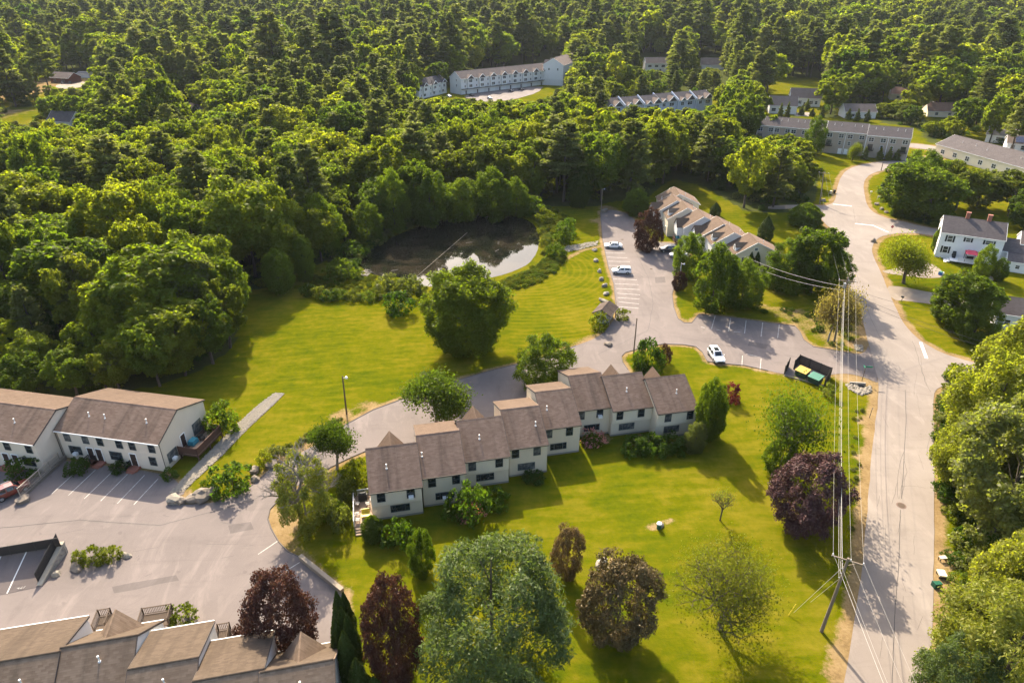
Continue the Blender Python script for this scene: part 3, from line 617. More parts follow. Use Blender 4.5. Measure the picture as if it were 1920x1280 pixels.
def railing(B, p0, p1, z, h=1.0, m=None, gap=.14, name='railing', solid=False):
    m = m or M['trim_white']; a, b_ = Vector((*p0, z)), Vector((*p1, z)); L_ = (b_ - a).length; up = Vector((0, 0, h))
    b = MB(); b.bar(a + up, b_ + up, .10, .06); b.bar(a + up * .12, b_ + up * .12, .05, .06)
    n = max(1, int(L_ / 1.9))
    for i in range(n + 1): q = a.lerp(b_, i / n); b.bar(q, q + up * 1.06, .10, .10)
    o = b.build(name, m, B); k = int(L_ / gap); s = MB()
    w = gap * .86 if solid else .045
    for i in range(k): q = a.lerp(b_, (i + .5) / k); s.bar(q + up * (.02 if solid else .12), q + up * .97, w, .03) if abs((b_ - a).x) > abs((b_ - a).y) else s.box(q.x - .015, q.x + .015, q.y - w/2, q.y + w/2, z + h * (.02 if solid else .12), z + h * .97)
    so = s.build('baluster', m, o); so['kind'] = 'stuff'
    return o

# ------------------------------------------------------------------ A: long staggered townhouse row in the middle
HA = R_(12.2); ua = np.array([math.cos(HA), math.sin(HA)]); va = np.array([-ua[1], ua[0]])
A0 = np.array([-17.8, 66.6])
A = empty('townhouse_row', (*A0, 0), HA, 'cream townhouse row with eight stepped brown roofs across the middle lawn', 'townhouse')
UN = [((-17.8, 66.6), 6.45, 'G', 1), ((-11.6, 69.5), 5.65, 'S', 0), ((-6.4, 72.9), 6.2, 'G', 1), ((-0.3, 75.7), 5.4, 'S', 0), ((4.75, 80.4), 5.35, 'S', 0), ((10.0, 85.1), 5.05, 'S', 0), ((15.2, 85.0), 6.3, 'G', 1), ((21.8, 84.3), 6.25, 'G', 1)]
UW = [(.20, .78, .55), (.22, .78, .50), (.18, .78, .47), (.16, .73, .45), (.12, .70, .40), (.10, .68, .45), (.18, .72, .40), (.27, .84, .42)]
for i, (q, w, typ, bump) in enumerate(UN):
    d = np.array(q) - A0; x, y = float(d @ ua), float(d @ va)
    zb, yb = (5.3, y + 11.8) if typ == 'S' else (2.9, y + 11.6)
    wl = M['cream']
    gable(A, x, x + w, y, 5.0, y + 5.8, 7.75, yb, zb, wl, M['roof_brown'] if typ == 'G' else M['roof_brown'], M['trim_dark'], ov=.65 if bump else .3)
    yw = y + (.65 if bump else .3)
    if bump:
        b = MB(); b.box(x + .02, x + w - .02, y + .3, y + .67, 2.55, 4.93); b.build('upper_wall', M['cream2'], A); yw_u = y + .3
    else: yw_u = yw
    f1, f2, f3 = UW[i]
    window(A, x + w * f1, yw_u, 3.25, .92, 1.35, 'grey'); window(A, x + w * f2, yw_u, 3.25, .92, 1.35, 'grey', ac=i in (0, 5))
    window(A, x + w * f3, yw, 1.0, 2.35, 1.0, 'wide', ac=i == 1)
    if i == 7: window(A, x + w * f1, yw_u, 3.25, .92, 1.35, 'grey', ac=True) if False else None
    vx = [.36, .06, .42, .80, .18, None, .47, .62][i]
    if vx is not None: vent(A, x + w * vx, y + 2.9, 5.0 + 2.9 * 2.75 / 5.8)
    if typ == 'G':
        cross_gable(A, x + w - 3.35, 2.45, 3.9, 7.1, y + 6.4, y + 5.8 + 4.3, wl, M['roof_tan'])
    else:
        # tan rear slope: thin sheet over the rear roof, coloured for the sun it catches
        s2 = (7.75 - zb) / (yb - y - 5.8); r = MB(); r.slab([(x + w + .1, yb + .02, zb + .02), (x - .1, yb + .02, zb + .02), (x - .1, y + 6.0, 7.75 - .2 * s2 + .03), (x + w + .1, y + 6.0, 7.75 - .2 * s2 + .03)], .025); r.build('rear_roof', M['roof_tan'], A)
    b = MB(); b.box(x, x + w, y + .28, y + .29 + .02, 0, .0 + .28) if not bump else b.box(x, x + w, y + .63, y + .66, 0, .28); b.build('foundation', M['concrete'], A)
window(A, float((np.array(UN[7][0]) - A0) @ ua) + 6.25 + .001, float((np.array(UN[7][0]) - A0) @ va) + 3.2, 1.0, 1.2, 1.2, 'grey', R_(90))
# deck at the left end
dk = MB(); dk.box(-2.45, -.02, -.6, 5.4, .42, .5)
deck = dk.build('deck', M['deck_tan'], A)
for i in range(17):
    b = MB(); b.box(-2.44 + i * .143, -2.44 + i * .143 + .128, -.58, 5.38, .5, .54); b.build('plank', M['deck_tan'], deck)
b = MB()
for s_ in range(3): b.box(-2.3, -.75, -1.0 - .38 * s_, -.62 - .38 * s_, 0.02, .42 - .13 * s_)
b.build('step', M['deck_tan'], deck)
b = MB()
for x_ in (-2.4, -.1):
    for y_ in (-.5, 2.4, 5.3): b.box(x_ - .06, x_ + .06, y_ - .06, y_ + .06, 0, .42)
b.build('deck_post', M['deck_tan'], deck)
railing(A, (-2.4, -.55), (-2.4, 5.35), .54, .95); railing(A, (-2.4, 5.35), (-.05, 5.35), .54, .95); railing(A, (-.7, -.55), (-.08, -.55), .54, .95)
door(A, -.0, 2.6, .55, R_(-90), 1.5, 2.0, M['glass'])
def wloc(base, h, x, y, z=0.0):
    c, s = math.cos(h), math.sin(h); return (base[0] + x * c - y * s, base[1] + x * s + y * c, z)
# furniture on the deck
def chair(loc, rz, label, m=None):
    o = empty('garden_chair', loc, rz, label, 'chair', 'chairs on the white railed deck')
    b = MB(); b.box(-.26, .26, -.26, .26, .40, .47); b.build('seat', m or M['cushion'], o)
    b = MB(); b.hexa([(-.26, .24, .45), (.26, .24, .45), (.26, .3, .45), (-.26, .3, .45), (-.26, .36, .98), (.26, .36, .98), (.26, .42, .98), (-.26, .42, .98)]); b.build('backrest', m or M['cushion'], o)
    for sx in (-1, 1):
        for sy in (-1, 1): b = MB(); b.box(sx * .24 - .02, sx * .24 + .02, sy * .24 - .02, sy * .24 + .02, 0, .40); b.build('leg', M['black_metal'], o)
        b = MB(); b.box(sx * .28 - .025, sx * .28 + .025, -.26, .28, .62, .66); b.build('armrest', M['black_metal'], o)
    return o
for (x_, y_, r_, lb) in [(-1.95, .2, 80, 'pale garden chair on the white railed deck, beside the steps'), (-2.0, 1.3, 95, 'pale garden chair on the white railed deck, second from the steps'), (-1.95, 3.3, 70, 'pale garden chair left of the black grill on the deck'), (-.6, 3.0, -80, 'pale garden chair by the wall on the white railed deck')]:
    chair(wloc(A0, HA, x_, y_, .54), HA + R_(r_), lb)
o = empty('grill', wloc(A0, HA, -1.2, 4.4, .54), HA, 'black covered grill at the far end of the white railed deck', 'grill')
b = MB(); b.hexa([(-.6, -.35, .1), (.6, -.35, .1), (.6, .35, .1), (-.6, .35, .1), (-.55, -.3, .95), (.55, -.3, .95), (.55, .3, .95), (-.55, .3, .95)]); b.build('cover', M['black_metal'], o)
b = MB(); b.hexa([(-.5, -.28, .95), (.5, -.28, .95), (.5, .28, .95), (-.5, .28, .95), (-.4, -.1, 1.2), (.4, -.1, 1.2), (.4, .12, 1.2), (-.4, .12, 1.2)]); b.build('lid', M['black_metal'], o)
b = MB(); b.box(-.55, .55, -.45, .45, .0, .05); b.build('base', M['black_metal'], o)
o = empty('deck_lounger', wloc(A0, HA, -.9, .9, .54), HA, 'yellow cushioned lounger on the white railed deck near the steps', 'lounger')

b = MB(); b.box(-.55, .55, -.35, .5, .3, .42); b.build('seat', M['yellow'], o)
b = MB(); b.hexa([(-.55, .42, .4), (.55, .42, .4), (.55, .52, .4), (-.55, .52, .4), (-.5, .6, .85), (.5, .6, .85), (.5, .7, .85), (-.5, .7, .85)]); b.build('backrest', M['yellow'], o)
b = MB(); b.box(-.5, -.44, -.3, .45, 0, .3); b.box(.44, .5, -.3, .45, 0, .3); b.build('leg', M['deck_tan'], o)

# ------------------------------------------------------------------ B: pair of townhouse blocks at the left edge
HB = R_(-11.5); B0 = (-65.4, 80.4); B = empty('townhouse_block', (*B0, 0), HB, 'cream townhouse block at left with brown roof and side deck', 'townhouse')
def blockB(x0, x1, y, tag_):
    gable(B, x0, x1, y, 4.95, y + 5.1, 7.5, y + 11.1, 5.35, M['buff'], M['roof_warm'] if False else M['roof_brown'], M['trim_white'], ov=.3, darkrake=True)
    s2 = (7.5 - 5.35) / 6.0; r = MB(); r.slab([(x1 + .12, y + 11.12, 5.37), (x0 - .12, y + 11.12, 5.37), (x0 - .12, y + 5.3, 7.5 - .2 * s2 + .03), (x1 + .12, y + 5.3, 7.5 - .2 * s2 + .03)], .025); r.build('rear_roof', M['roof_tan'], B)  # sun on the far slope worked into the colour of this sheet
blockB(0, 16.6, -.25, 0); blockB(-17.5, -.35, -3.75, 1)
y_ = .05
for x_ in (1.5, 4.5, 6.9, 10.0, 12.1, 15.2): window(B, x_, y_, 3.2, .92, 1.35, 'grey')
for x_ in (2.2, 8.9): window(B, x_, y_, .95, 1.9, 1.35, 'grey', ac=x_ < 3)
window(B, 14.8, y_, .9, 1.0, 1.35, 'grey')
for x_ in (4.7, 6.1, 11.7): door(B, x_, y_, .35)
for x_ in (4.9, 6.0, 11.7):
    b = MB(); b.box(x_ - .8, x_ + .8, -1.1, .03, 0.03, .33); b.box(x_ - .6, x_ + .6, -1.45, -1.1, .03, .18); b.build('brick_stoop', M['brick'], B)
    railing(B, (x_ - .75, -1.05), (x_ - .75, .0), .33, .85, M['black_metal'])
y2 = -3.45
for x_ in (-13.5, -11, -8, -5.2, -1.6): window(B, x_, y2, 3.2, .92, 1.35, 'grey')
for x_ in (-2.4, -9.6): window(B, x_, y2, .85, 1.9, 1.35, 'grey')
for x_ in (-4.6, -6.2): door(B, x_, y2, .35)
b = MB(); b.box(-7.2, -3.6, y2 - 1.2, y2 - .02, .03, .33); b.build('brick_stoop', M['brick'], B)
xg = 16.6 + .001
window(B, xg, 1.9, .85, 1.9, 1.5, 'grey', R_(90), ac=True); door(B, xg, 4.6, 1.2, R_(90)); window(B, xg, 8.0, 1.3, 1.9, 1.9, 'grey', R_(90))
for x_, yy in ((4.0, 2.4), (6.6, 2.4), (13.3, 2.5), (-9.6, -1.2), (-5.2, -1.1)): vent(B, x_, yy, 4.95 + (yy - (-.25 if x_ > 0 else -3.75)) * .5)
b = MB(); b.tube((16.72, -.1, .1), (16.72, -.1, 4.8), .05, .05, 6); b.tube((-.2, -.1, .1), (-.2, -.1, 4.8), .05, .05, 6); b.build('downpipe', M['trim_dark'], B)
dk = MB(); dk.box(16.62, 19.8, 3.0, 9.1, 1.0, 1.1); deckb = dk.build('deck', M['deck_red'], B)
for i in range(20):
    b = MB(); b.box(16.64 + i * .158, 16.64 + i * .158 + .14, 3.0, 9.1, 1.1, 1.135); b.build('plank', M['deck_red'] if i < 5 else M['deck_tan'], deckb)
b = MB()
for x_ in (16.9, 19.7):
    for yy in (3.1, 6.0, 9.0): b.box(x_ - .08, x_ + .08, yy - .08, yy + .08, 0, 1.0)
b.build('deck_post', M['deck_red'], deckb)
for p0, p1 in (((16.7, 3.05), (19.75, 3.05)), ((19.75, 3.05), (19.75, 9.05)), ((16.7, 9.05), (19.75, 9.05))): railing(B, p0, p1, .75, 1.5, M['deck_red'], .16, solid=True)
o = empty('covered_table', wloc(B0, HB, 17.5, 5.4, 1.14), HB, 'table under a teal tarp on the red deck', 'table')
b = MB(); b.hexa([(-.5, -.7, .1), (.5, -.7, .1), (.5, .7, .1), (-.5, .7, .1), (-.42, -.6, .8), (.42, -.6, .8), (.42, .6, .8), (-.42, .6, .8)]); b.build('tarp', M['teal'], o)
b = MB(); [b.box(sx * .35 - .03, sx * .35 + .03, sy * .5 - .03, sy * .5 + .03, 0, .7) for sx in (-1, 1) for sy in (-1, 1)]; b.build('leg', M['black_metal'], o)
for i, (x_, yy) in enumerate(((17.5, 7.0), (18.2, 6.6))):
    o = empty('deck_bench', wloc(B0, HB, x_, yy, 1.14), HB + .3 * i, ['dark bench beside the teal tarp on the red deck', 'dark low seat in the middle of the red deck'][i], 'bench')
    b = MB(); b.box(-.3, .3, -.4, .4, .38, .45); b.build('seat', M['black_metal'], o); b = MB(); b.box(-.28, -.22, -.38, .38, 0, .38); b.box(.22, .28, -.38, .38, 0, .38); b.build('leg', M['black_metal'], o)

# ------------------------------------------------------------------ C: townhouse row along the bottom edge, seen from above
C0 = np.array([-48.2, 40.3]); C = empty('townhouse_row', (*C0, 0), HA, 'weathered tan and brown townhouse roofs filling the bottom left corner', 'townhouse')
CU = [((-54.0, 39.1), (-41.4, 41.8), 'S'), ((-41.5, 42.2), (-35.2, 43.6), 'G'), ((-34.2, 40.0), (-28.5, 41.2), 'S'), ((-27.9, 38.7), (-22.2, 40.2), 'S'), ((-22.3, 39.7), (-16.2, 41.0), 'G')]
for i, (l, r, typ) in enumerate(CU):
    d0, d1 = np.array(l) - C0, np.array(r) - C0; x0, x1, yr = float(d0 @ ua), float(d1 @ ua), float((d0 @ va + d1 @ va) / 2)
    yb, zb = (yr + 6.1, 5.3) if typ == 'S' else (yr + 5.9, 2.8)
    gable(C, x0, x1, yr - 5.8, 5.0, yr, 7.7, yb, zb, M['offwhite'], M['roof_old'], M['trim_white'], ovx=.04 if i < 4 else .15, darkrake=True)
    s2 = (7.7 - zb) / (yb - yr); rr = MB(); rr.slab([(x1 + .05, yb + .02, zb + .02), (x0 - .05, yb + .02, zb + .02), (x0 - .05, yr + .1, 7.7 - .1 * s2 + .045), (x1 + .05, yr + .1, 7.7 - .1 * s2 + .045)], .03); rr.build('rear_roof', M['roof_tan_old'], C)  # rear slope facing the sun gets its own tan by colour
    gt = MB(); gt.box(x0, x1, yb + .03, yb + .12, zb - .14, zb + .03); gt.build('gutter', M['trim_white'], C)
    rc = MB(); rc.tube((x0 - .04, yr, 7.66), (x1 + .04, yr, 7.66), .13, .13, 8); rc.build('ridge_cap', M['roof_tan_old'], C)
    if typ == 'G': cross_gable(C, x1 - 3.15, 2.35, 3.8, 7.0, yr + .7, yr + 4.35, M['offwhite'], M['roof_old'])
    for k in range(2 if x1 - x0 > 8 else 1): vent(C, x0 + (x1 - x0) * (.62 if i == 0 else .55) + k * 2.3, yr - 1.6 - .5 * k, 7.7 - (1.6 + .5 * k) * 2.7 / 5.8)
# porches at the rear
def porch(x, y, w, d, z):
    b = MB(); b.box(x, x + w, y, y + d, z - .12, z); o = b.build('porch', M['pole_dark'], C)
    for p0, p1 in (((x, y + d), (x + w, y + d)), ((x + w, y), (x + w, y + d)), ((x, y), (x, y + d))): railing(C, p0, p1, z, .95, M['pole_dark'], .16)
    b = MB(); [b.box(xx - .06, xx + .06, yy - .06, yy + .06, 0, z - .12) for xx in (x + .1, x + w - .1) for yy in (y + .1, y + d - .1)]; b.build('porch_post', M['pole_dark'], C)
def cl(px, py, z):
    d = np.array(W(px, py, z)) - C0; return float(d @ ua), float(d @ va)
for (pa, pb, z_) in (((262, 1175), (322, 1150), 2.2), ((178, 1178), (194, 1172), 2.0), ((405, 1206), (422, 1183), 2.0)):
    a_, b_ = cl(*pa, z_), cl(*pb, z_); porch(a_[0], a_[1] - .3, max(1.2, b_[0] - a_[0]), 1.9, z_)
window(C, float((np.array(CU[4][1]) - C0) @ ua) + .001, -1.0, 3.0, .9, 1.3, 'grey', R_(90))
for i in (0, 2, 3):
    l, r, _ = CU[i]; d0, d1 = np.array(l) - C0, np.array(r) - C0; yb = float(d0 @ va) + 5.75
    for f in (.3, .7): window(C, float(d0 @ ua) * (1 - f) + float(d1 @ ua) * f, yb, 2.9, .9, 1.3, 'grey', R_(180))
# ------------------------------------------------------------------ D: stepped row with tan gables, right of the pond
D0 = (57.0, 150.4); D = empty('townhouse_row', (*D0, 0), R_(90), 'stepped cream townhouse row with tan gabled roofs and small arched dormers', 'townhouse')
# local x runs away from the camera, local +y points to the drive on the left
DU = [(0.0, 6.9, 0.0, 1), (7.1, 13.4, 3.5, 1), (13.4, 19.9, 4.3, 0), (19.4, 26.3, 7.6, 0), (27.0, 33.7, 10.2, 1), (33.7, 40.2, 11.6, 0), (40.2, 48.0, 9.4, 1)]
for i, (x0, x1, yr, dm) in enumerate(DU):
    gable(D, x0, x1, yr - 6.2, 5.0, yr, 8.0, yr + 5.1, 4.9, M['offwhite'] if i % 2 else M['cream2'], M['roof_tan'], M['trim_white'], ovx=.18)
    r = MB(); s1 = 3.0 / 6.2; r.slab([(x0 - .15, yr - 6.22, 5.02), (x1 + .15, yr - 6.22, 5.02), (x1 + .15, yr - .15, 8.0 - .15 * s1 + .03), (x0 - .15, yr - .15, 8.0 - .15 * s1 + .03)], .025); r.build('rear_roof', M['roof_brown'], D)  # right slope coloured apart from the tan side that catches the sun
    if dm:
        xc = x0 + 2.4; cross_gable(D, xc, 1.05, 6.2, 7.2, yr + 1.2, yr + 4.5, M['trim_white'], M['roof_old'], .08, .1)
        window(D, xc, yr + 4.42, 5.45, .7, 1.0, 'white', R_(180), curtain=1)
    else:
        cross_gable(D, x0 + 3.3, 2.0, 4.6, 6.6, yr + 3.0, yr + 6.4, M['trim_white'], M['roof_tan'])
    for f in (.3, .75): window(D, x0 + (x1 - x0) * f, yr + 4.8, 2.9 if not dm else 1.0, .9, 1.2, 'white', R_(180)); window(D, x0 + (x1 - x0) * f, yr - 5.9, 2.9, .95, 1.2, 'grey'); window(D, x0 + (x1 - x0) * f, yr - 5.9, .8, 1.2, 1.1, 'grey')
    vent(D, x0 + 3, yr - 2.4, 8.0 - 2.4 * 3 / 6.2)
    door(D, x0 + 5.3, yr + 4.8, .2, R_(180))
ax = -.001
window(D, ax, -3.2, .05, 1.6, 2.1, 'dark', R_(-90)); window(D, ax, .1, 6.0, .7, .6, 'white', R_(-90), curtain=1); window(D, ax, 2.6, 3.0, .9, 1.2, 'grey', R_(-90))
b = MB(); b.box(19.4, 22.5, 12.7, 14.4, .9, 1.02); o = b.build('porch', M['deck_red'], D)
railing(D, (19.4, 14.35), (22.5, 14.35), 1.02, .95, M['deck_red']); railing(D, (19.4, 12.7), (19.4, 14.35), 1.02, .95, M['deck_red'])
o = empty('covered_grill', wloc(D0, R_(90), 21.2, 13.4, 1.02), .4, 'teal covered grill on the small red porch behind the red-leaved tree', 'grill')
b = MB(); b.hexa([(-.5, -.35, .1), (.5, -.35, .1), (.5, .35, .1), (-.5, .35, .1), (-.45, -.2, 1.1), (.45, -.2, 1.1), (.45, .2, 1.1), (-.45, .2, 1.1)]); b.build('cover', M['teal'], o); b = MB(); b.box(-.45, .45, -.3, .3, 0, .1); b.build('base', M['black_metal'], o)

# ------------------------------------------------------------------ E: white farmhouse at the right
HE = R_(-28.1); E0 = (106.6, 162.3); E = empty('white_house', (*E0, 0), HE, 'white two storey house with grey roof, black shutters and two brick chimneys', 'house')
gable(E, 0, 13.4, -.3, 6.45, 5.3, 9.3, 10.9, 6.45, M['white'], M['roof_grey'], M['trim_white'], ov=.3)
for x_, z_, w_, h_ in ((2.2, 4.3, 1.0, 1.5), (6.0, 4.9, .9, .9), (10.4, 4.9, 1.5, .9), (1.9, 1.4, 1.0, 1.6)): window(E, x_, -.0, z_, w_, h_, 'white', shut=True)
door(E, 5.9, -.0, .75, 0, 1.0, 2.1, M['trim_white'], 'trim_white')
for yy in (2.6, 7.8): window(E, -.001, yy, 4.3, .9, 1.4, 'white', R_(-90)); window(E, -.001, yy, 1.2, .9, 1.5, 'white', R_(-90))
for x_ in (5.0, 9.6):
    b = MB(); b.box(x_ - .42, x_ + .42, 4.95, 5.65, 8.6, 10.6); c = b.build('chimney', M['brick'], E); b = MB(); b.box(x_ - .5, x_ + .5, 4.87, 5.73, 10.6, 10.75); b.build('chimney_cap', M['brick'], c)
b = MB(); b.box(-.03, .14, -.03, .0, 0, 6.2); b.box(13.26, 13.43, -.03, .0, 0, 6.2); b.box(10.9, 11.0, -.03, .0, 0, 6.2); b.build('corner_board', M['trim_white'], E)
gable(E, 13.4, 22, .8, 3.6, 4.6, 5.9, 8.4, 3.6, M['white'], M['roof_grey'], M['trim_white'], ovx=.05); gable(E, 17.2, 27, 3.2, 5.2, 7.0, 7.4, 10.8, 5.2, M['white'], M['roof_warm'], M['trim_white'])
gable(E, 14.6, 24, -3.4, 2.6, -.9, 4.05, 1.6, 2.6, M['white'], M['roof_grey'], M['trim_white'], ovx=.05)
for x_ in (17, 20.4): window(E, x_, -3.1, 1.0, .8, .8, 'white')
window(E, 19, 3.5, 3.6, 1.2, .8, 'white')
b = MB(); b.box(3.2, 8.6, -3.4, -.02, .55, .7); dk = b.build('deck', M['trim_white'], E)
b = MB(); b.box(2.6, 3.2, -3.4, -.8, .3, .42); b.box(2.0, 2.6, -3.4, -.8, .05, .2); b.build('step', M['trim_white'], dk)
railing(E, (4.9, -3.35), (8.6, -3.35), .7, 1.0); railing(E, (8.55, -3.35), (8.55, -.1), .7, 1.0)
b = MB()
for q in ((6.2, -3.2), (8.5, -3.2), (6.2, -.4), (8.5, -.4)): b.box(q[0] - .05, q[0] + .05, q[1] - .05, q[1] + .05, .7, 2.9)
o = empty('canopy_swing', wloc(E0, HE, 0, 0, 0), HE, 'coral red canopy over a swing seat on the white deck', 'canopy')
b.build('canopy_post', M['black_metal'], o)
b = MB(); b.hexa([(6.0, -3.4, 2.85), (8.7, -3.4, 2.85), (8.7, -.3, 2.85), (6.0, -.3, 2.85), (6.6, -2.4, 3.35), (8.1, -2.4, 3.35), (8.1, -1.3, 3.35), (6.6, -1.3, 3.35)]); b.build('canopy_top', M['pink'], o)
b = MB(); b.box(6.6, 8.1, -1.9, -1.2, 1.1, 1.25); b.box(6.6, 8.1, -1.3, -1.2, 1.25, 1.8); b.build('swing_seat', M['black_metal'], o)
o = empty('deck_chair', wloc(E0, HE, 4.0, -.8, .7), HE, 'dark round backed chair at the left end of the white house deck', 'chair')
b = MB(); b.box(-.4, .4, -.4, .4, .3, .45); b.build('seat', M['shutter'], o); b = MB(); b.hexa([(-.5, .25, .4), (.5, .25, .4), (.5, .4, .4), (-.5, .4, .4), (-.35, .45, 1.5), (.35, .45, 1.5), (.35, .55, 1.5), (-.35, .55, 1.5)]); b.build('backrest', M['shutter'], o); b = MB(); b.box(-.35, .35, -.35, .35, 0, .3); b.build('base', M['shutter'], o)
# two bins and odds on the gravel drive
o = empty('toy_pile', W3(1763, 515), .5, 'blue and white plastic play kitchen standing on the gravel drive', 'toy')
b = MB(); b.box(-.5, .3, -.3, .3, 0, .75); b.build('body', mat('blue_plastic', (.03, .12, .32), .4), o); b = MB(); b.box(-.45, .2, -.35, .35, .75, .85); b.build('top', M['lid_green'], o); b = MB(); b.box(.35, .9, -.3, .2, 0, .55); b.build('side_box', M['trim_white'], o)
# ------------------------------------------------------------------ F: brown roofed house cut by the right edge
HF = R_(-24); F0 = (96.6, 122.4); Fh = empty('brown_roofed_house', (*F0, 0), HF, 'low white gabled house with brown roof at the right edge', 'house')
gable(Fh, 0, 16, -.3, 3.4, 3.4, 5.9, 7.1, 3.4, M['white'], M['roof_warm'], M['trim_white'], ovx=.25)
cross_gable(Fh, 7.2, 2.2, 2.9, 4.9, 2.0, -2.0, M['white'], M['roof_tan'])
for x_ in (2.0, 4.2, 11): window(Fh, x_, .0, 1.1, .9, 1.1, 'white')
window(Fh, -.001, 3.2, 1.2, .9, 1.2, 'white', R_(-90))

# ------------------------------------------------------------------ buildings beyond the trees
def simple_house(name, label, px, head, w, d, ze, zr, wall, roof, trim='trim_white', wins=(), hip=False, cat='house', style='white', ch=None, doors=(), group=None, z=0.0):
    o = empty(name, (*W(*px), z), R_(head), label, cat, group)
    gable(o, 0, w, -.4, ze, d / 2, zr, d + .4, ze, M[wall], M[roof], M[trim], ov=.4, ovx=.3)
    for (x_, z_, ww, hh, *r) in wins: window(o, x_, -.001 - .0, z_, ww, hh, style, shut=bool(r and r[0]))
    for x_ in doors: door(o, x_, -.001, .2)
    if ch: b = MB(); b.box(ch - .4, ch + .4, d / 2 - .4, d / 2 + .4, zr - .5, zr + .9); b.build('chimney', M['brick'], o)
    return o
# long white three storey block with eight front gables
q = W(865, 178); T3 = empty('white_townhouses', (*q, 0), R_(40.7), 'long white three storey townhouses with eight small front gables', 'townhouse')
gable(T3, 0, 71.5, -.4, 9.0, 5.6, 12.7, 11.6, 9.0, M['offwhite'], M['roof_warm'], M['trim_white'], ovx=.3, ov=.4)
b = MB(); b.box(0, 71.5, -1.3, -.05, 2.9, 3.2); b.build('balcony_band', M['trim_grey'], T3)
for i in range(8):
    x_ = 2.0 + i * 8.85
    b = MB(); b.box(x_ + 2.6, x_ + 6.6, -1.0, -.02, 3.2, 9.0); b.build('bay', M['offwhite'], T3)
    cross_gable(T3, x_ + 4.6, 2.7, 8.7, 10.9, 3.4, -1.5, M['roof_grey'], M['roof_warm'], rake=M['trim_white'], drop=.08)  # gable faces take dark grey shingle colour for brown lying in shadow
    for z_ in (3.9, 6.7): window(T3, x_ + 4.6, -1.0, z_, 2.3, 1.5, 'double', curtain=0); window(T3, x_ + 1.0, -.001, z_, .8, 1.2, 'white')
    b = MB(); b.box(x_ + 3.0, x_ + 6.6, -.06, -.0, .05, 2.5); b.build('garage_door', M['garage'], T3); door(T3, x_ + 1.6, -.001, .05)
for yy in (4.5,): window(T3, -.001, yy, 4.2, .8, 1.2, 'white', R_(-90)); window(T3, -.001, yy, 7.2, .8, 1.2, 'white', R_(-90))
q = W(1030, 160); T4 = empty('white_townhouses', (*q, 3.4), R_(68), 'end-on white townhouse block behind the long white row', 'townhouse')
gable(T4, 0, 48, -9.6, 9.0, -2.4, 13.2, 4.8, 9.0, M['offwhite'], M['roof_warm'], M['trim_white'], z0=-3.4)
for k in range(4): cross_gable(T4, 6 + k * 11, 2.8, 9.2, 11.6, .5, 5.6, M['offwhite'], M['roof_warm'])
for yy in (-5.5, .5): window(T4, -.001, yy, 5.8, 1.0, 1.3, 'white', R_(-90))
q = W(786, 187); T5 = empty('white_townhouses', (*q, 0), R_(63), 'short white townhouse block with grey roof among trees left of the long white row', 'townhouse')
gable(T5, 0, 30, -.4, 6.8, 4.6, 10.2, 9.6, 6.8, M['offwhite'], M['roof_grey'], M['trim_white'], ov=.4)
for i in range(3):
    x_ = i * 10 + 1; b = MB(); b.box(x_ + 3, x_ + 7, -1.0, -.02, 2.6, 6.8); b.build('bay', M['offwhite'], T5); cross_gable(T5, x_ + 5, 2.5, 6.7, 8.6, 3, -1.5, M['roof_grey'], M['roof_grey'], rake=M['trim_white'], drop=.08)  # front gable faces coloured dark, their shadow put into the material
    for z_ in (1.1, 4.2): window(T5, x_ + 5, -1.0 if z_ > 2 else -.001, z_, 2.2, 1.4, 'double', curtain=0); window(T5, x_ + 1.4, -.001, z_, .8, 1.2, 'white')
# blue-grey row with stepped roofs
q = W(1133, 232); T6 = empty('blue_townhouses', (*q, 0), R_(28.8), 'blue-grey townhouses with white trim rising above the green treetops', 'townhouse')
for i in range(6):
    x_ = i * 11.2; yy = -(i % 3) * .9
    gable(T6, x_, x_ + 11.1, yy, 7.4, yy + 6.2, 10.6, yy + 12.4, 7.4, M['bluegrey'], M['roof_grey'], M['trim_white'], ovx=.05)
    b = MB(); b.box(x_ - .25, x_ + .25, yy + .2, yy + .9, 7.2, 7.9); b.hexa([(x_ - .3, yy, 7.3), (x_ + .3, yy, 7.3), (x_ + .3, yy + 6.2, 10.5), (x_ - .3, yy + 6.2, 10.5), (x_ - .3, yy, 8.0), (x_ + .3, yy, 8.0), (x_ + .3, yy + 6.2, 11.2), (x_ - .3, yy + 6.2, 11.2)]); b.build('party_wall', M['bluegrey'], T6)
    for c_, hw, hh in ((2.8, 1.7, 8.9), (7.8, 2.7, 9.9)):
        cross_gable(T6, x_ + c_, hw, 7.5, hh, yy + 3.5, yy - .7, M['roof_grey'], M['roof_warm'], rake=M['trim_white'], drop=.08)  # dark gable faces here too: the shade is in the colour
        window(T6, x_ + c_, yy + .3, 5.0, hw * 1.1, 1.5, 'double', curtain=0)
    b = MB(); b.box(x_ - .1, x_ + .1, yy + .26, yy + .31, 0, 7.2); b.box(x_ + 10.9, x_ + 11.08, yy + .26, yy + .31, 0, 7.2); b.build('corner_board', M['trim_white'], T6)
